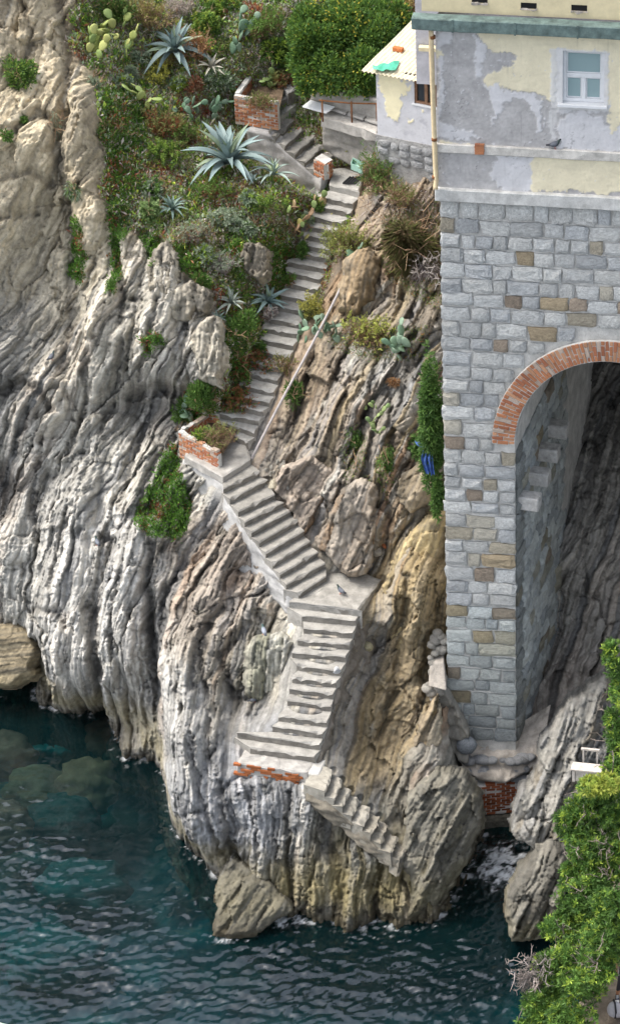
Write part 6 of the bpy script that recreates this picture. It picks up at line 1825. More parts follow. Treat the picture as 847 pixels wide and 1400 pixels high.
def agave(label, px, py, size, n, tone, seed, lift=.1, y=None, width=1.0, group='agaves on the slope'):
    r = np.random.default_rng(seed)
    p, nrm = surf_n(px, py)
    p = p + nrm * (lift + .12)
    root = empty('agave', p, label, 'agave', group)
    ax = unit(UP + nrm * .55)
    e1 = unit(np.cross(ax, [1, .2, 0])); e2 = np.cross(ax, e1)
    for k in range(n):
        t = k / n
        az = k * 2.39996 + r.normal(0, .12)
        el = math.radians(82 - 74 * t ** .8 + r.normal(0, 5))
        d = unit(ax * math.sin(el) + (e1 * math.cos(az) + e2 * math.sin(az)) * math.cos(el))
        sd = unit(np.cross(ax + .001, d)); nn = np.cross(d, sd)
        M = Matrix(((d[0], sd[0], nn[0], p[0]), (d[1], sd[1], nn[1], p[1]), (d[2], sd[2], nn[2], p[2]), (0, 0, 0, 1)))
        s = size * r.uniform(.82, 1.1) * (.72 + .35 * min(1, t * 2))
        v = 0 if t < .25 else [0, 1, 1, 2, 2, 3][r.integers(6)]
        o = put(LEAVES[v], 'leaf', root, M @ Matrix.Diagonal((s, s * width * 1.35, s, 1)), (*(np.array(tone) * r.uniform(.82, 1.15) * (np.array((1.15, 1.1, .75)) if r.random() < .12 else 1)), 1))
    return root
agave('huge blue-grey agave with sprawling leaves below the smaller brick planter', 315, 235, 1.22, 34, (.20, .27, .265), 1, .15)
agave('medium blue-grey agave high up between lime shrubs near the top of the slope', 240, 74, .95, 26, (.20, .27, .26), 2, .15)
agave('ragged grey agave just right of the huge agave', 372, 250, .62, 16, (.25, .32, .28), 3, .1)
agave('small tight bluish agave left below the huge agave', 232, 292, .48, 20, (.19, .27, .23), 4, .08)
agave('small blue agave beside the upper stair flight', 357, 412, .58, 20, (.22, .31, .30), 5, .1)
agave('dull grey-green agave left of the one beside the stairs', 306, 412, .5, 16, (.25, .29, .25), 6, .08, group='agaves on the slope')
agave('tiny agave on top of the pale rock column on the left ridge', 288, 440, .30, 12, (.20, .28, .24), 7, .08)
agave('bleached half-dead agave under the lime shrubs near the top', 285, 92, .45, 14, (.38, .36, .29), 8, .08)
agave('little blue agave at the right edge of the top scrub beside the pear cactus', 345, 255, .33, 12, (.23, .3, .28), 9, .08)

# ---- prickly pears
def pad_shape():
    bm = bmesh.new(); bmesh.ops.create_icosphere(bm, subdivisions=2, radius=.5)
    for v in bm.verts:
        v.co.z += .5
        f = .62 + .55 * v.co.z
        v.co.x *= f * .92; v.co.y *= .20
    me = bpy.data.meshes.new('pad'); bm.to_mesh(me); bm.free()
    me.polygons.foreach_set('use_smooth', np.ones(len(me.polygons), bool)); me.materials.append(M_PAD)
    return me
M_PAD = make_mat('cactus_pad', src='obj', rough=.6, var=.15, vscale=5, bumps=(), spec=.3)
PAD = pad_shape()
def pear(label, px, py, rx, ry, n, size, pal, seed, lift=.2):
    r = np.random.default_rng(seed)
    p, nrm = surf_n(px, py)
    root = empty('prickly_pear', p, label, 'cactus', 'prickly pears on the slope')
    sc_ = 1 / 54.
    k = 0
    while k < n:
        s, s2 = r.uniform(-1, 1), r.uniform(-1, 1)
        b = surf(px + rx * s, py + ry * s2 * .8) + nrm * lift - UP * .03
        d = unit(UP * .9 + nrm * .3 + r.normal(0, .35, 3))
        pos = b
        for g in range(r.integers(1, 4)):
            if k >= n: break
            sz = size * r.uniform(.85, 1.4)
            fc = unit(nrm + r.normal(0, .6, 3)); sd = unit(np.cross(fc, d)); fc = np.cross(d, sd)
            M = Matrix(((sd[0], fc[0], d[0], pos[0]), (sd[1], fc[1], d[1], pos[1]), (sd[2], fc[2], d[2], pos[2]), (0, 0, 0, 1)))
            put(PAD, 'pad', root, M @ Matrix.Diagonal((sz * .85, sz, sz, 1)), (*(pick(r, 1, pal)[0] * .62), 1))
            k += 1
            pos = pos + d * sz * .86; d = unit(d + r.normal(0, .55, 3) + UP * .15)
    return root
PYEL = [(.28,.33,.10), (.36,.38,.13), (.22,.30,.10)]; PBLU = [(.13,.22,.14), (.17,.26,.17), (.20,.28,.20)]
pear('sprawling yellow-green prickly pear at the top left edge of the slope', 140, 66, 36, 30, 48, .24, PYEL, 11, .36)
pear('tall blue-green prickly pear near the top beside the lime shrubs', 318, 62, 12, 20, 12, .30, PBLU, 12)
pear('blue-green prickly pear patch above the huge agave', 262, 155, 32, 18, 26, .22, PBLU, 13)
pear('prickly pear with yellow and tan pads left of the upper stairs', 400, 305, 26, 32, 34, .22, [(.42,.38,.13), (.36,.27,.15), (.20,.27,.10), (.46,.42,.16), (.34,.22,.13)], 14, .32)
pear('few pale lime pads above the ice plant on the left', 190, 142, 18, 16, 10, .22, [(.36,.42,.14), (.28,.36,.12)], 15)
pear('grey-green prickly pear straggling across the ledge at the handrail', 447, 462, 32, 16, 26, .22, PBLU, 16)
pear('blue-green broad pads on the ledge below the dry broom', 552, 470, 16, 12, 14, .25, PBLU, 17)
pear('light green small pads trailing down the striped rock under the ledge', 518, 575, 12, 30, 20, .15, [(.17,.25,.10), (.24,.31,.12)], 18)
pear('few pads behind the smaller brick planter', 366, 108, 10, 12, 8, .2, [(.20,.28,.10)], 19)
pear('single bluish pads beside the shrub under the top landing', 502, 350, 5, 6, 3, .28, PBLU, 20)
pear('blue-green pads just behind the big brick planter', 262, 578, 10, 8, 8, .26, PBLU, 21)

# ---- shrubs, each one its own
SH = [  # label, px, py, rx, ry, style, n, palette, leaf
 ('olive shrub at the very top left edge of the plants', 150, 12, 26, 20, 'leaf', 900, G_OLIVE + G_MID, (.10,.045)),
 ('rusty brown dry shrub along the top edge left of the upper agave', 195, 22, 36, 22, 'spike', 1600, [DRY[0], DRY[1], (.20,.19,.06)], (.09,.02)),
 ('lime-green spurge bush right of the upper agave', 282, 38, 26, 22, 'rosette', 1600, G_LIME + G_MID, (.11,.035)),
 ('second lime bush at the top edge above the agave', 305, 10, 22, 14, 'rosette', 900, G_LIME + G_MID, (.11,.035)),
 ('rusty seed stalks standing right of the upper agave', 270, 72, 13, 26, 'spike', 1100, [DRY[0], (.24,.12,.06), (.28,.16,.08)], (.08,.018)),
 ('grey leafless twiggy bush at the top edge', 247, 14, 24, 15, 'spike', 1200, [(.26,.22,.19), (.31,.27,.24)], (.10,.012)),
 ('brown and green shrub at the top between pear cactus and tree', 352, 40, 24, 24, 'spike', 1500, [DRY[0], G_OLIVE[0], G_MID[1]], (.10,.025)),
 ('bright green low bush left of the tree', 372, 72, 22, 16, 'rosette', 1100, G_MID + G_LIME[:2], (.11,.035)),
 ('grey-green rounded mound under the yellow prickly pear', 176, 102, 14, 16, 'grass', 900, G_GREY, (.11,.012)),
 ('yellow-flowered olive mound in the middle of the upper slope', 215, 106, 24, 18, 'spike', 1500, [G_OLIVE[0], G_OLIVE[1], (.34,.33,.07)], (.08,.02)),
 ('brown heathery shrub under the upper agave', 222, 82, 22, 14, 'spike', 1100, [DRY[0], DRY[2], G_OLIVE[1]], (.08,.018)),
 ('rust-red leafy plant in the middle of the upper slope', 266, 120, 14, 13, 'leaf', 500, RED + DRY, (.09,.04)),
 ('sage-green low bush left of the smaller brick planter', 300, 112, 26, 18, 'leaf', 1100, G_GREY + G_MID[:1], (.085,.035)),
 ('lime tuft in the middle of the upper slope', 243, 116, 9, 8, 'rosette', 350, G_LIME, (.09,.03)),
 ('reddish-brown shrub left above the huge agave', 218, 172, 22, 24, 'spike', 1500, [RED[0], RED[1], G_OLIVE[1]], (.08,.02)),
 ('green spurge left of the huge agave', 225, 215, 24, 18, 'spike', 1500, [G_OLIVE[0], G_MID[0], G_LIME[1]], (.085,.022)),
 ('dusty green shrub touching the left leaves of the huge agave', 252, 196, 20, 18, 'spike', 1200, [DRY[2], G_OLIVE[1], G_MID[1]], (.085,.022)),
 ('grey-green succulent bush left below the huge agave', 205, 262, 20, 22, 'rosette', 1200, G_GREY + G_MID, (.08,.035)),
 ('bright green succulent bush beside the small tight agave', 205, 296, 17, 22, 'rosette', 1000, [(.15,.22,.08), (.19,.26,.11)], (.08,.035)),
 ('olive bush with red stems under the huge agave', 290, 268, 26, 17, 'spike', 1400, [RED[0], G_OLIVE[0], G_MID[1]], (.08,.02)),
 ('grey-green leafy mat bush in the centre of the slope', 312, 300, 28, 18, 'rosette', 1400, G_GREY, (.08,.035)),
 ('sage bush above the pale upright rock', 345, 312, 20, 15, 'rosette', 900, G_GREY + G_MID[:1], (.08,.035)),
 ('olive bush just left of the yellow padded cactus', 365, 282, 18, 16, 'spike', 1000, [G_OLIVE[1], G_MID[0], G_LIME[1]], (.08,.022)),
 ('brownish dry bush below the small tight agave', 262, 322, 20, 15, 'spike', 1000, [LILAC[1], DRY[0], G_GREY[0]], (.09,.016)),
 ('dry lilac bush on the slope above the dull agave', 300, 362, 22, 16, 'spike', 1100, [LILAC[1], LILAC[0], G_GREY[0]], (.09,.016)),
 ('dark green bush inside the smaller brick planter', 362, 140, 17, 16, 'spike', 900, [DRY[0], DRY[1], G_OLIVE[0]], (.1,.02)),
 ('rusty leaf bush between planter and tree', 388, 112, 16, 18, 'spike', 900, [DRY[1], RED[1], G_OLIVE[1]], (.1,.022)),
 ('brown and green scrub bush hanging over the top landing', 520, 248, 24, 30, 'spike', 2000, [DRY[2], DRY[0], G_OLIVE[1], G_MID[0]], (.10,.022)),
 ('dark scrub bush on the rubble wall by the topmost steps', 488, 196, 15, 24, 'spike', 1100, [DRY[2], (.15,.08,.05), G_OLIVE[1]], (.09,.022)),
 ('reddish dry bush under the shed wall', 548, 272, 22, 20, 'spike', 1300, [DRY[2], DRY[0], G_OLIVE[0]], (.10,.016)),
 ('olive-tipped bush right of the top of the upper stairs', 476, 338, 22, 30, 'spike', 1900, [DRY[2], G_OLIVE[0], G_OLIVE[1], (.19,.21,.06)], (.09,.022)),
 ('yellowish bush pressed against the right of the upper stairs', 430, 428, 18, 16, 'spike', 1300, [G_OLIVE[2], G_OLIVE[1], (.28,.27,.07)], (.08,.022)),
 ('broad yellow-green bush with brown stems on the ledge', 502, 460, 34, 22, 'spike', 2400, [DRY[2], DRY[0], G_OLIVE[1], (.27,.29,.07)], (.09,.022)),
 ('small rusty tuft on the striped rock under the ledge', 538, 522, 9, 8, 'grass', 350, [(.26,.13,.05), DRY[1]], (.09,.012)),
 ('green tuft growing beside the handrail pole', 402, 540, 12, 18, 'leaf', 420, G_MID, (.13,.025)),
 ('brown dry tuft at the right edge of the upper stairs', 390, 505, 10, 18, 'spike', 600, [DRY[0], DRY[1], G_OLIVE[1]], (.08,.02)),
 ('red-brown trailing bush spilling onto the upper steps', 350, 500, 18, 20, 'spike', 1200, [RED[0], G_MID[0], RED[1]], (.08,.022)),
 ('red and green trailing plant at the lower upper steps', 325, 555, 14, 22, 'spike', 1000, [RED[2], G_MID[1], RED[1]], (.08,.022)),
 ('bright green bush on the ridge above the big brick planter', 280, 545, 24, 20, 'leaf', 1100, G_MID, (.10,.03)),
 ('yellow-green leafy plant in the big brick planter', 283, 590, 13, 15, 'leaf', 420, G_LIME + G_MID, (.13,.05)),
 ('dry brown stalky plant in the big brick planter', 302, 592, 15, 22, 'spike', 1100, [DRY[2], DRY[0], G_OLIVE[1]], (.08,.016)),
 ('green shrub clinging to the upper left cliff', 20, 98, 24, 20, 'leaf', 1100, G_MID + G_LIME[1:2], (.09,.04)),
 ('tiny green tuft low on the upper left cliff', 8, 184, 8, 8, 'leaf', 200, G_MID, (.08,.03)),
 ('narrow dry green tuft in the left cliff gully', 78, 172, 6, 18, 'hang', 350, G_GREY + DRY, (.12,.012)),
 ('grey bush beside the pear cactus on the cliff edge', 128, 115, 8, 14, 'hang', 400, G_GREY, (.10,.012)),
 ('small green tuft at mid height of the left cliff', 30, 165, 6, 5, 'leaf', 140, G_MID, (.07,.03)),
 ('grey-green tuft on the left cliff edge below the ice plant', 105, 265, 9, 16, 'hang', 400, G_GREY + G_MID, (.10,.014)),
 ('green tuft on the pale knob of the left ridge', 152, 395, 6, 8, 'leaf', 160, G_MID, (.07,.03)),
 ('green bush under the pale broad ledge rock', 275, 392, 13, 18, 'leaf', 600, G_MID, (.09,.028)),
 ('dark green bush left of the blue cloth', 572, 612, 14, 14, 'rosette', 700, G_DARK + G_MID[:1], (.11,.03)),
 ('green tuft on the striped rock below the trailing pads', 528, 632, 10, 22, 'hang', 600, G_MID, (.09,.02)),
 ('green tuft left of the white stones on the striped rock', 482, 600, 10, 22, 'hang', 600, G_MID + G_DARK, (.09,.02)),
 ('green tuft on top of the leaning rust-striped slab', 500, 664, 10, 14, 'hang', 500, G_MID, (.09,.02)),
 ('small yellow-green weed on the wall of the middle stairs', 360, 770, 5, 4, 'rosette', 120, G_LIME, (.07,.03)),
 ('bright green fleshy clump left of the dull grey-green agave', 276, 352, 16, 14, 'rosette', 800, G_GREY + G_LIME[:2], (.09,.035)),
 ('green ice plant clump falling over the ridge beside the tiny agave', 322, 455, 20, 24, 'leaf', 1100, G_MID, (.10,.03)),
 ('lower green ice plant clump on the ridge right of the pale rock column', 322, 500, 16, 24, 'leaf', 1000, G_MID + RED[:1], (.10,.03)),
 ('green clump on the shoulder left of the big brick planter', 258, 560, 14, 18, 'leaf', 700, G_MID, (.10,.03)),
 ('sage clump between the huge agave and the yellow padded cactus', 340, 275, 18, 14, 'rosette', 900, G_GREY + G_LIME[1:2], (.09,.035)),
 ('lime succulent clump below the upper agave', 250, 112, 16, 12, 'rosette', 700, G_LIME + G_GREY, (.09,.035)),
 ('sage clump left of the upper agave', 188, 76, 16, 12, 'rosette', 700, G_GREY, (.09,.035)),
 ('light green clump between the yellow-green cactus and the ice plant', 165, 112, 15, 12, 'rosette', 700, G_LIME[:2] + G_GREY, (.09,.035)),
 ('brown dry shrub at the top behind the shed', 548, 18, 16, 26, 'spike', 1300, [DRY[0], DRY[1], (.24,.19,.06)], (.11,.02)),
]
IN_PLANTER = {'yellow-green leafy plant in the big brick planter': at_z(280, 606, ZF + .25), 'dry brown stalky plant in the big brick planter': at_z(298, 612, ZF + .25), 'dark green bush inside the smaller brick planter': at_z(358, 150, ZP + 1.5)}
for k, (lab, px_, py_, rx, ry, sty, n, pal, lf) in enumerate(SH):
    shrub('shrub', lab, 'shrub', px_, py_, rx * 1.2, ry * 1.2, sty, int(n * 1.25), pal, (lf[0] * 1.15, lf[1] * 1.25), k, 'shrubs on the cliff', twigs=4 if max(rx, ry) > 12 else 2, at=IN_PLANTER.get(lab))
for k, (i, lab, sty, pal, rx) in enumerate([(4, 'red and green plant spilling over the left ends of the lower upper steps', 'spike', [RED[0], G_MID[1], RED[1]], 11), (8, 'green tuft over the left end of the steps below the rusty trailing bush', 'leaf', G_MID, 9),
     (11, 'dry lilac bush over the left end of the steps level with the yellowish bush', 'spike', LILAC, 12), (14, 'green and red tuft on the left of the steps beside the small blue agave', 'spike', [RED[2], G_MID[1], G_MID[0]], 10),
     (17, 'green tuft on the left of the steps just above the white pebble', 'leaf', G_MID, 10), (20, 'grey-green plant on the left of the steps below the yellow padded cactus', 'rosette', G_GREY, 11), (22, 'bright green tuft on the steps just below the top landing', 'leaf', G_MID + G_LIME[:1], 10)]):
    q_ = EG[i][0] * .86 + EG[i][1] * .14
    shrub('shrub', lab, 'shrub', 0, 0, rx, rx * 1.1, sty, 420, pal, (.10, .03), 950 + k, 'shrubs on the cliff', at=q_ - UP * .05, twigs=2)
# fine broom and the dead tangle against the house wall
shrub('broom_bush', 'feathery olive broom bush against the house foot', 'shrub', 562, 335, 44, 60, 'grass', 7000, [(.15,.15,.06), (.18,.16,.08), (.11,.12,.045), (.19,.14,.085)], (.34, .013), 901, depth=34, twigs=10, lift=1.0)
shrub('dead_bush', 'grey leafless tangle of twigs beside the pier below the broom', 'shrub', 585, 372, 20, 34, 'hang', 500, LILAC, (.22, .008), 902, twigs=26, twig_pal=[(.25,.22,.20), (.34,.31,.29)])
# climber in the gap between rock and pier
shrub('climber', 'dark green leafy climber growing up the gap left of the stone pier', 'climber', 590, 585, 17, 112, 'rosette', 9000, G_DARK + G_MID, (.15, .034), 903, y=5.1, depth=14, nl=26, twigs=False, lift=.2)
shrub('climber', 'lower tail of green leaves hanging beside the pier under the blue cloth', 'climber', 598, 680, 9, 34, 'rosette', 1200, G_DARK + G_MID, (.13, .032), 904, y=4.8, depth=9, nl=9, twigs=False, lift=.2)
# big tree
def tree():
    r = np.random.default_rng(55)
    foot = at_y(490, 130, 16.6)
    root = empty('tree', foot, 'big rounded green tree with small glossy leaves left of the shed', 'tree')
    parts = []
    lobes = [(430,60,38,42,16.4),(470,40,46,40,16.6),(520,60,42,46,16.4),(445,100,40,34,15.9),(490,95,44,36,15.7),(535,100,28,36,15.9),(480,15,60,30,17.2),(540,35,28,36,17.0),(420,30,30,34,17.0),(505,125,26,22,15.6),(420,118,18,16,15.8),(415,85,20,28,16.2)]
    for k, (x, y, a, b_, Y) in enumerate(lobes):
        c = at_y(x, y, Y); R_ = np.array([a, (a + b_) / 2.6, b_]) / 51.
        n = int(26 * a * b_ / 12)
        C, Dv = lobes_points(c, R_, n, r, 9, .7)
        cols = pick(r, n, G_DARK + G_MID + [(.08,.15,.025), (.13,.19,.03)])
        parts.append(leaf_data(C, Dv + UP * .25 + r.normal(0, .5, C.shape), .115 * r.uniform(.7, 1.3, n), .055, cols, r))
        m_ = n // 18
        C, Dv = lobes_points(c, R_ * 1.02, m_, r, 9, .95)
        parts.append(leaf_data(C, Dv, .08, .05, pick(r, m_, [(.30,.30,.04), (.36,.30,.05)]), r))
    v, f, cl = merge(parts)
    mesh_obj('crown', np_mesh('crown', v, f, M_LEAF, False, cl), root)
    M_BARK = make_mat('bark', (.13, .10, .075), rough=.95, var=.3, bumps=((30, .6, .02),), spec=.1)
    tr = MB().tube([foot - UP * .6, foot + UP * .6, foot + np.array([-.1, .1, 1.4])], [.17, .13, .10], 9)
    for k in range(7):
        x, y, a, b_, Y = lobes[k]; e = at_y(x, y, Y); s = foot + UP * (.7 + .1 * k); m_ = (s + e) / 2 + UP * .2
        tr.tube([s, m_, e], [.08, .055, .02], 7)
    tr.build('trunk', M_BARK, root, smooth=True)
tree()
# hedge of green behind the shed roof line
shrub('shrub', 'dark green shrub filling the gap between the tree and the shed roof', 'shrub', 545, 62, 26, 34, 'leaf', 3200, G_DARK + G_MID, (.11, .05), 905, 'shrubs on the cliff', y=17.0)
# ---- foreground bushes on the right shore
shore = MB()
# shore rock and path under the bushes
sv = []; sfx = []
n1_, n2_ = 60, 70
for i in range(n1_ + 1):
    for j in range(n2_ + 1):
        x = 4.6 + 9.0 * i / n1_; y = -16 + 16.0 * j / n2_
        e = sstep(5.3, 7.2, x + .12 * (y + 4) + .5 * float(fbm(np.array(x * .6), np.array(y * .6), 901, 3)))
        z = -3.4 + 4.3 * float(e) + .12 * float(fbm(np.array(x * 2.), np.array(y * 2.), 903, 3)) * (1 - float(sstep(6.6, 7.2, x))) + max(0, y + 2) * .35 * float(e)
        sv.append((x, y, z))
for i in range(n1_):
    for j in range(n2_):
        a = i * (n2_ + 1) + j; sfx.append([a, a + n2_ + 1, a + n2_ + 2, a + 1])
M_SHORE = make_mat('shore_ground', (.20, .165, .13), rough=.95, var=.35, vscale=3, bumps=((14, .6, .04),), spec=.1)
tag(mesh_obj('shore_path', np_mesh('shore_path', np.array(sv), sfx, M_SHORE)), 'brown beaten path and bank on the right shore', None, None, 'structure')
def hedge(label, lobes, n, pal, seed, tipcol=None, tipn=0, bare=0, leaf=(.12, .032)):
    r = np.random.default_rng(seed)
    c0 = np.mean([at_y(l_[0], l_[1], l_[4]) for l_ in lobes], 0); foot = c0 - UP * 1.0
    root = empty('bush', foot, label, 'bush', 'bushes on the right shore'); n = int(n * 2.2)
    parts = []; tw = []; twr = []
    A = sum(l_[2] * l_[3] for l_ in lobes)
    for (x, y, a, b_, Y) in lobes:
        c = at_y(x, y, Y); R_ = np.array([a, (a + b_) / 2.4, b_]) / 58.
        m_ = int(n * a * b_ / A); k = 10
        C, Dv = lobes_points(c, R_, m_, r, 9, .62)
        Dv = unit(Dv + np.array([-.05, -.2, .5]) + r.normal(0, .2, Dv.shape))
        CC = np.repeat(C, k, 0); DD = np.repeat(Dv, k, 0)
        DD = unit(DD * r.uniform(.1, 1.0, (len(DD), 1)) + unit(np.cross(DD, r.normal(size=DD.shape))) * .8)
        base = pick(r, m_, pal)
        hi = r.random(m_) < .2; base[hi] = pick(r, int(hi.sum()), [(.24,.32,.05), (.17,.26,.045)])
        parts.append(leaf_data(CC + np.repeat(r.normal(0, .02, C.shape), k, 0), DD, leaf[0] * r.uniform(.7, 1.25, len(CC)), leaf[1] * r.uniform(.8, 1.2, len(CC)), np.repeat(base, k, 0), r, .15))
        if bare:
            for _ in range(max(1, int(bare * a * b_ / A))):
                q_ = c + unit(r.normal(size=3) + np.array([-.3, -.7, .7])) * R_ * .8
                sg, rad = branching(q_, 2, .5, .24, r, np.array([-.3, -.5, .6]), 3); tw.append(sg); twr.append(rad)
        sg, rad = branching(foot * .4 + c * .6 - UP * .3, 4, .5, float(R_[2]) * .6, r); tw.append(sg); twr.append(rad)
    if tipcol is not None:
        x, y, a, b_, Y = tipn
        c = at_y(x, y, Y); C, Dv = lobes_points(c, np.array([a, (a + b_) / 2, b_]) / 58., 160, r, 6, .7)
        CC = np.repeat(C, 9, 0); DD = np.repeat(unit(Dv + np.array([0, -.3, .6])), 9, 0); DD = unit(DD * r.uniform(.1, 1, (len(DD), 1)) + unit(np.cross(DD, r.normal(size=DD.shape))) * .8)
        parts.append(leaf_data(CC, DD, .13, .04, np.repeat(pick(r, 160, tipcol), 9, 0), r, .15))
    v, f, cl = merge(parts)
    mesh_obj('foliage', np_mesh('foliage', v, f, M_LEAF, False, cl), root)
    sg = np.concatenate(tw); rad = np.concatenate(twr)
    v, f, cl = twig_data(sg, .015 - .003 * rad, .011 - .003 * rad, pick(r, len(sg), [(.15,.125,.11), (.11,.09,.075), (.2,.17,.15)]), r)
    mesh_obj('bare_twigs', np_mesh('bare_twigs', v, f, M_TWIG, False, cl), root)['kind'] = 'stuff'
HG = [(.055,.115,.024), (.075,.145,.03), (.095,.17,.038), (.045,.09,.024)]
hedge('narrow bush top right in front of the tall slanting rock', [(838,900,16,26,.2),(848,950,20,40,.0),(838,1000,18,34,-.2),(852,1020,22,40,-.3)], 420, HG, 31)
hedge('bush with a lime-yellow crown beside the white bench', [(815,1085,34,30,-1.0),(840,1060,26,30,-.8),(790,1110,34,26,-1.2),(835,1120,34,34,-1.3),(775,1128,22,16,-1.2),(810,1150,50,24,-1.6)], 900, HG, 32, [(.27,.30,.06), (.20,.26,.05)], (822,1074,34,13,-1.6), bare=8)
hedge('bush with many bare grey twigs in the middle of the right shore', [(800,1165,42,32,-1.8),(845,1180,36,40,-2.0),(780,1195,20,24,-1.8),(815,1210,40,24,-2.4)], 700, HG, 33, bare=16)
hedge('broad green bush with sunlit tips low on the right shore', [(800,1240,52,34,-2.6),(850,1250,40,40,-4.6),(770,1270,40,30,-2.8),(825,1290,46,36,-4.9),(800,1300,40,30,-4.0)], 1200, HG, 34, bare=7)
hedge('lowest green bush at the bottom right corner with dry twigs on its left', [(770,1320,44,36,-3.6),(745,1370,38,36,-4.2),(795,1350,34,38,-4.7),(822,1330,20,20,-5.2),(735,1400,34,30,-4.5),(785,1400,40,34,-5.1)], 1100, HG, 35, bare=8)
shrub('dead_bush', 'pale leafless dry bush at the left edge of the lowest green bush', 'shrub', 728, 1325, 24, 40, 'hang', 900, [(.22,.19,.175), (.18,.155,.14)], (.14, .008), 906, y=-3.7, depth=18, twigs=34, twig_pal=[(.24,.21,.2), (.19,.165,.15)])
# ================================================================== pigeons
M_BIRD = make_mat('pigeon_feathers', src='attr', rough=.7, var=.2, vscale=20, bumps=(), spec=.2)
def pigeon(px, py, label, yaw, s=1.0, p=None, dark=1.0):
    if p is None: p = surf(px, py)
    # rings from tail to bill: x forward, z up, half-width, half-height, colour
    G = (.24, .26, .30); D_ = (.07, .075, .09); N_ = (.08, .12, .11); K = (.03, .03, .03)
    ring = [(-.17, .105, .030, .008, D_), (-.11, .105, .034, .014, D_), (-.07, .11, .042, .036, G), (-.02, .115, .056, .058, G), (.035, .125, .056, .062, G), (.075, .15, .044, .05, N_), (.095, .185, .030, .033, N_), (.105, .212, .027, .026, N_), (.122, .222, .022, .021, D_), (.138, .220, .010, .010, K), (.158, .214, .002, .002, K)]
    m_ = 10; vs = []; cs = []
    ca, sa_ = math.cos(yaw), math.sin(yaw)
    for x, z, w, h, c in ring:
        for k in range(m_):
            t = 2 * math.pi * k / m_
            X, Y, Zv = x, w * math.cos(t), z + h * math.sin(t)
            vs.append(np.asarray(p) + s * np.array([X * ca - Y * sa_, X * sa_ + Y * ca, Zv - .012])); 
            cs.append(np.array(c) * dark * (1.0 if not (-.1 < x < .02 and math.sin(t) > .2) else 1.15))
    fs = []
    for i in range(len(ring) - 1):
        for k in range(m_):
            k2 = (k + 1) % m_; fs.append([i * m_ + k, i * m_ + k2, (i + 1) * m_ + k2, (i + 1) * m_ + k])
    fs += [list(range(m_))[::-1], [(len(ring) - 1) * m_ + k for k in range(m_)]]
    root = empty('pigeon', p, label, 'pigeon', 'pigeons resting on rock and ledges')
    mesh_obj('body', np_mesh('body', np.array(vs), fs, M_BIRD, True, np.array(cs)), root)
    for sd in (-1, 1):
        a = np.asarray(p) + s * np.array([.01 * ca - .022 * sd * sa_, .01 * sa_ + .022 * sd * ca, .06]); f = np.array([ca, sa_, 0]) * s
        lg = MB().tube([a, a - UP * .062 * s], .005 * s, 6)
        for tt in (-.5, 0, .5): lg.tube([a - UP * .06 * s, a - UP * .062 * s + .03 * (f * math.cos(tt) + np.cross(UP, f) * math.sin(tt))], .004 * s, 5)
        lg.build('leg', M_PINK, root)
M_PINK = make_mat('pink_leg', (.45, .16, .13), rough=.6, var=.1, bumps=())
pigeon(0, 0, 'dark pigeon sitting on the square concrete landing', 2.4, 1.0, at_z(466, 812, ZD + .01), .5)
pigeon(0, 0, 'grey pigeon perched on top of the pale square boulder', 1.9, 1.1, at_y(361, 868, 5.0))
pigeon(346, 960, 'dark pigeon resting on the lower ledge of the pale square boulder', .3, 1.0, None, .5)
pc = F(*hitF(757, 198, .05), .03); pc[2] = zs1 + .005
pigeon(0, 0, 'dark pigeon on the string course under the house window', .1, 1.1, pc, .45)
pigeon(70, 492, 'small dark pigeon on the left cliff face', 1.0, 1.0, None, .5)
pigeon(133, 745, 'grey pigeon near the left of the pale folded buttress', 2.0, 1.0, None, .6)

# ================================================================== blue cloth, bench, litter
M_BLUE = make_mat('blue_cloth', (.06, .12, .33), rough=.8, var=.35, vscale=8, bumps=((25, .5, .02),), spec=.2)
vs = []; fs = []; n1_, n2_ = 22, 16
path = [at_y(570, 604, 5.2), at_y(584, 612, 4.95), at_y(583, 628, 4.8), at_y(588, 648, 4.75)]
wds = [.06, .10, .14, .10]
for i in range(n1_ + 1):
    t = i / n1_ * 3
    c = np.array([np.interp(t, range(4), [q_[k] for q_ in path]) for k in range(3)]); w = np.interp(t, range(4), wds)
    for j in range(n2_ + 1):
        s = j / n2_ * 2 - 1
        vs.append(c + np.array([s * w, -.07 * math.cos(s * 9 + t * 1.5) * (1 - .4 * abs(s)) - .04 * perlin(s * 3., t * 2., 4), .03 * math.sin(s * 4 + t * 3)]))
for i in range(n1_):
    for j in range(n2_):
        a = i * (n2_ + 1) + j; fs.append([a, a + 1, a + n2_ + 2, a + n2_ + 1])
tag(mesh_obj('blue_cloth', np_mesh('blue_cloth', np.array(vs), fs, M_BLUE)), 'torn blue plastic cloth caught on the rock beside the climber', 'cloth')
bench = empty('bench', at_y(795, 1060, -.5), 'small weathered white bench on the slanting rock beside the bushes', 'bench')
M_BENCH = make_mat('worn_white_wood', (.56, .51, .46), rough=.8, var=.3, vscale=8, bumps=((20, .4, .01),), spec=.2, speck=.3)
a = at_y(779, 1054, .35); ex = np.array([.72, -.12, 0]); ey = np.array([.06, .3, 0])
MB().box(a, ex, ey, UP * .05).build('seat', M_BENCH, bench, bevel=.008)
for k in range(2): MB().box(a + ex * (.05 + .8 * k) - UP * .34 + ey * .1, ex * .09, ey * .8, UP * .335).build('leg', M_BENCH, bench, bevel=.006)
MB().box(a + ex * .15 - UP * .32 + ey * .15, ex * .72, ey * .12, UP * .30).build('panel', M_BENCH, bench, bevel=.006)
b_ = a + ex * .22 + ey * 1.5 + UP * .28
MB().box(b_, ex * .6, ey * .18, UP * .06).build('back_rail', M_BENCH, bench, bevel=.008)
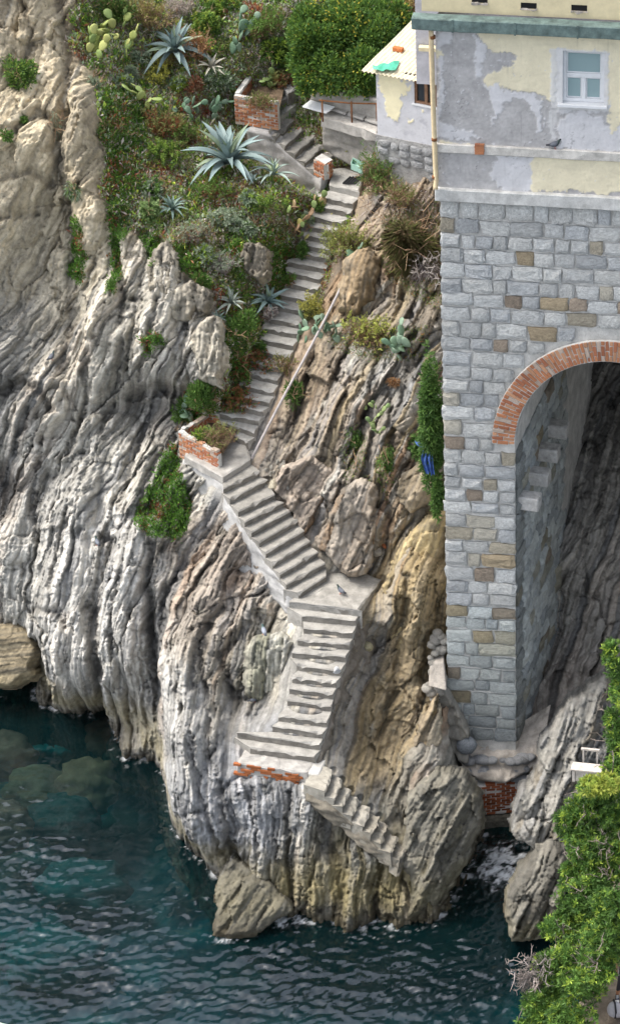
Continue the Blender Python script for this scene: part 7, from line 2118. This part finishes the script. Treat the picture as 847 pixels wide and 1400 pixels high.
for k in (.05, .5): MB().box(b_ + ex * k - UP * .34, ex * .05, ey * .15, UP * .338).build('post', M_BENCH, bench)
M_PLANK = make_mat('orange_plank', (.42, .23, .14), rough=.8, var=.25, vscale=10, bumps=(), spec=.15)
a = at_z(490, 784, ZD + .02); b_ = at_z(498, 763, ZD + .55)
tag(MB().tube([a, b_], .025, 6).build('stick', M_PLANK), 'pinkish wooden stick leaning on the rock at the back of the square landing', 'stick')
def chip(px, py, r, col, label, seed, group=None, sink=.3, p=None):
    p = surf(px, py) if p is None else p
    bmx = bmesh.new(); bmesh.ops.create_icosphere(bmx, subdivisions=2, radius=1)
    rr_ = np.random.default_rng(seed)
    ax = rr_.normal(size=(5, 3)); ax /= np.linalg.norm(ax, axis=1)[:, None]; cut = rr_.uniform(.45, .8, 5)
    for vv in bmx.verts:
        v_ = np.array(vv.co)
        for a_, c_ in zip(ax, cut):
            d_ = v_ @ a_
            if d_ > c_: v_ = v_ - a_ * (d_ - c_)
        vv.co = Vector(v_)
    me = bpy.data.meshes.new('stone'); bmx.to_mesh(me); bmx.free(); me.materials.append(M_STONE)
    o = bpy.data.objects.new('stone', me); COL.objects.link(o)
    o.location = np.asarray(p) + AX_N * r * sink; o.scale = (r, r * .8, r * .7); o.rotation_euler = tuple(rr_.uniform(0, 3, 3)); o.color = (*col, 1)
    tag(o, label, 'stone', group)
chip(374, 663, .22, (.48, .44, .34), 'pale yellowish stone at the right edge of the upper middle steps', 1)
chip(495, 783, .13, (.5, .48, .43), 'white broken stone at the back of the square landing', 2)
chip(516, 752, .20, (.46, .43, .37), 'pale long stone on the ledge above the square landing', 3)
chip(524, 744, .10, (.45, .16, .07), 'piece of red brick on the ledge above the square landing', 4)
chip(503, 772, .22, (.16, .16, .17), 'dark slate slab behind the square landing', 5)
chip(491, 592, .20, (.66, .64, .60), 'white broken stone on the striped rock under the ledge', 6)
chip(503, 884, .18, (.42, .38, .24), 'yellowish stone in the rock crack right of the lower stairs', 7)
chip(467, 908, .14, (.66, .66, .66), 'white chipped patch on the right edge of the lower steps', 8, p=at_z(460, 916, ZB + rD * 9 + .02))
chip(403, 368, .10, (.6, .58, .54), 'white pebble on the left of the upper steps', 9)
chip(544, 1181, .22, (.33, .30, .22), 'round stone at the lowest step', 10)
rr = np.random.default_rng(91)
for k in range(22):
    x, y = rr.uniform(352, 395), rr.uniform(628, 668)
    chip(x, y, rr.uniform(.04, .09), tuple(np.array((.42, .40, .35)) * rr.uniform(.7, 1.2)), 'small broken stone in the rubble beside the top of the middle stairs', 100 + k, 'rubble beside the middle stairs')

# ================================================================== the walker at the lower right corner
def person():
    gz = .92
    foot = at_z(843, 1368, gz); X, Y = foot[0], foot[1]
    root = empty('person', foot, 'person in dark trousers and navy white-toed canvas shoes walking behind the bushes', 'person')
    ank = np.array([X, Y + .10, gz + .09])
    V_ = []; E_ = []; R_ = []
    def add(p, r, par=None):
        V_.append(tuple(p)); R_.append(r)
        if par is not None: E_.append((par, len(V_) - 1))
        return len(V_) - 1
    hip = np.array([X + .20, Y + .12, gz + .92])
    pel = add(hip, .14)
    sp = add(hip + [0, .0, .22], .13, pel); ch = add(hip + [0, .02, .44], .15, sp); nk = add(hip + [0, 0, .58], .055, ch); hd = add(hip + [0, -.02, .70], .085, nk); tp = add(hip + [0, -.01, .80], .08, hd)
    add(hip + [0, -.12, .70], .018, hd)
    for sd, an in ((-1, ank), (1, ank + [.30, .28, .02])):
        h_ = add(hip + [.09 * sd, 0, -.04], .10, pel); kn = add((hip + [.09 * sd, 0, 0]) * .48 + an * .52 + [0, -.05, 0], .065, h_); cf = add((hip + [.09 * sd, 0, 0]) * .24 + an * .76, .055, kn); a_ = add(an, .04, cf)
        sh = add(hip + [.18 * sd, .02, .47], .06, ch); el = add(hip + [.23 * sd, .05, .22], .042, sh); wr = add(hip + [.24 * sd, -.08, .02], .028, el); pm = add(hip + [.24 * sd, -.11, -.05], .03, wr)
        for f in range(5):
            o_ = np.array([.0 + (f - 2) * .014, -.005, 0])
            f1 = add(hip + [.24 * sd, -.12, -.09] + o_, .009, pm); add(hip + [.24 * sd, -.11, -.125 - .012 * (2 - abs(f - 2))] + o_, .008, f1)
    me = bpy.data.meshes.new('body_frame'); me.from_pydata(V_, E_, [])
    ob = bpy.data.objects.new('body', me); COL.objects.link(ob)
    md = ob.modifiers.new('skin', 'SKIN')
    for i, sv_ in enumerate(me.skin_vertices[0].data): sv_.radius = (R_[i], R_[i]); sv_.use_root = (i == 0)
    sb = ob.modifiers.new('sub', 'SUBSURF'); sb.levels = 2; sb.render_levels = 2
    dg = bpy.context.evaluated_depsgraph_get()
    m2 = bpy.data.meshes.new_from_object(ob.evaluated_get(dg))
    bpy.data.objects.remove(ob)
    m2.name = 'body'
    m2.materials.clear()
    for m_ in (make_mat('skin', (.42, .20, .11), rough=.6, var=.1, bumps=()), make_mat('dark_trousers', (.045, .04, .045), rough=.9, var=.2, bumps=()), make_mat('grey_shirt', (.30, .30, .32), rough=.9, var=.1, bumps=()), make_mat('brown_hair', (.06, .035, .02), rough=.7, var=.2, bumps=())): m2.materials.append(m_)
    for p_ in m2.polygons:
        z = p_.center.z - gz; side = abs(p_.center.x - hip[0]); mi = 0
        if z < .24: mi = 0
        elif z < .98 and not (side > .17 and z > .7): mi = 1
        elif z < 1.44 and not (side > .19 and z < 1.12): mi = 2
        elif z > 1.66 or (z > 1.55 and p_.center.y > hip[1] + .0): mi = 3
        p_.material_index = mi; p_.use_smooth = True
    mesh_obj('body', m2, root)
    navy = make_mat('navy_canvas', (.035, .04, .065), rough=.9, var=.2, bumps=()); wht = make_mat('white_rubber', (.75, .74, .72), rough=.5, var=.05, bumps=())
    for an in (ank, ank + np.array([.30, .28, .02])):
        rings = [(.07, .03, .034, .05), (.02, .035, .042, .085), (-.05, .03, .042, .06), (-.11, .022, .045, .038), (-.155, .018, .040, .028)]
        def shoe_part(rg, name, mat, par=None, grow=0):
            vs = []; fs = []; m_ = 12
            for (dy, zc, w, h) in rg:
                for k in range(m_):
                    t = 2 * math.pi * k / m_; vs.append(np.array([an[0], an[1], gz]) + np.array([(w + grow) * math.cos(t), dy, max(.004, zc + (h + grow) * math.sin(t))]))
            for i in range(len(rg) - 1):
                for k in range(m_): k2 = (k + 1) % m_; fs.append([i * m_ + k, i * m_ + k2, (i + 1) * m_ + k2, (i + 1) * m_ + k])
            fs += [list(range(m_))[::-1], [(len(rg) - 1) * m_ + k for k in range(m_)]]
            return mesh_obj(name, np_mesh(name, np.array(vs), fs, mat, True), par or root)
        sh = shoe_part(rings, 'shoe', navy)
        shoe_part([(-.125, .018, .044, .034), (-.16, .018, .043, .030), (-.185, .016, .030, .02), (-.192, .014, .008, .008)], 'toe_cap', wht, sh, .002)
        for k in range(3):
            y0 = an[1] - .035 - .025 * k
            MB().tube([(an[0] - .03, y0, gz + .088 - .013 * k), (an[0], y0 - .005, gz + .098 - .013 * k), (an[0] + .03, y0 + .008, gz + .088 - .013 * k)], .006, 6).build('lace', wht, sh, smooth=True)
person()
bagp = at_z(836, 1388, .95)
bag = empty('bag', bagp, 'pale grey bag with a black strap on the path at the bottom right corner', 'bag')
M_BAG = make_mat('pale_grey_cloth', (.45, .43, .44), rough=.9, var=.15, bumps=((20, .4, .02),))
bb_m = MB(); nb_ = 14; rg = [(0, .17, .10), (.08, .20, .12), (.22, .19, .11), (.34, .13, .07), (.40, .06, .03)]
vs = []; fs = []
for z, w, d in rg:
    for k in range(nb_):
        t = 2 * math.pi * k / nb_; vs.append(bagp + np.array([.04 + w * math.cos(t) + .15 * (.4 - z), d * math.sin(t), z]))
for i in range(len(rg) - 1):
    for k in range(nb_): k2 = (k + 1) % nb_; fs.append([i * nb_ + k, i * nb_ + k2, (i + 1) * nb_ + k2, (i + 1) * nb_ + k])
fs += [list(range(nb_))[::-1], [(len(rg) - 1) * nb_ + k for k in range(nb_)]]
mesh_obj('bag_body', np_mesh('bag_body', np.array(vs), fs, M_BAG), bag)
MB().tube([bagp + np.array([.06, -.13, .02]), bagp + np.array([.08, -.14, .2]), bagp + np.array([.06, -.06, .41]), bagp + np.array([.02, .02, .46])], .022, 8).build('strap', M_BLACK, bag, smooth=True)
# the pale boat edge just reaching into the lower left corner
bt = empty('boat', at_z(-8, 1409, .0), 'pale green rim of a boat just entering the bottom left corner', 'boat')
M_HULL = make_mat('pale_hull', (.52, .60, .52), rough=.5, var=.1, bumps=(), spec=.4)
bc0 = at_z(-8, 1409, .4)
def hull(name, sc1, z0, z1, mat, par):
    vs = []; fs = []; n_ = 28
    for k in range(n_):
        t = 2 * math.pi * k / n_
        x = -.6 + 1.35 * math.cos(t) * (1 if math.cos(t) > 0 else 1.3); y = .62 * math.sin(t) * (1 - .25 * max(0, math.cos(t)))
        vs += [bc0 + np.array([x * sc1 * .8, y * sc1 * .75 - .2, z0 - .4]), bc0 + np.array([x, y - .2, z1 - .4]), bc0 + np.array([x * .93, y * .88 - .2, z1 - .4]), bc0 + np.array([x * .8, y * .7 - .2, z0 - .3])]
    for k in range(n_):
        k2 = (k + 1) % n_
        for j in range(3): fs.append([k * 4 + j, k2 * 4 + j, k2 * 4 + j + 1, k * 4 + j + 1])
    fs.append([k * 4 + 3 for k in range(n_)])
    return mesh_obj(name, np_mesh(name, np.array(vs), fs, mat, True), par)
hull('hull', 1, -.15, .42, M_HULL, bt)
MB().box(bc0 + np.array([-.75, -.65, -.05]), (.22, 0, 0), (0, .9, 0), (0, 0, .03)).build('thwart', M_BENCH, bt)
# ================================================================== the hill going on above and beside the cliff
hx = np.linspace(-90, 90, 120); hs = np.linspace(0, 1, 70)
HX, HS = np.meshgrid(hx, hs)
HZ = np.where(HS < .3, -3 + HS / .3 * 20, 17 + (HS - .3) / .7 * 55)
HY = np.where(HS < .3, 19.5 + HS / .3 * 2.0, 21.5 + (HS - .3) / .7 * 62)
HZ = HZ + 1.6 * fbm(HX * .12, HS * 9, 951, 4) * sstep(.3, .5, HS); HY = HY + .9 * (1 + fbm(HX * .25, HS * 12, 952, 4)) * sstep(12, 30, np.abs(HX))
hcol = np.zeros(HX.shape + (3,), np.float32) + np.array((.10, .12, .05), np.float32)
hcol = lerp(hcol, (.30, .27, .21), sstep(.05, .4, fbm(HX * .2, HS * 14, 953, 4)) + (HS < .3))
ixh = np.arange(HX.size).reshape(HX.shape)
qh = np.stack([ixh[:-1, :-1], ixh[:-1, 1:], ixh[1:, 1:], ixh[1:, :-1]], -1).reshape(-1, 4)
tag(mesh_obj('hillside', np_mesh('hillside', np.stack([HX, HY, HZ], -1).reshape(-1, 3), qh, M_ROCK, True, hcol.reshape(-1, 3))), 'scrub covered hillside behind the cliff', None, None, 'structure')
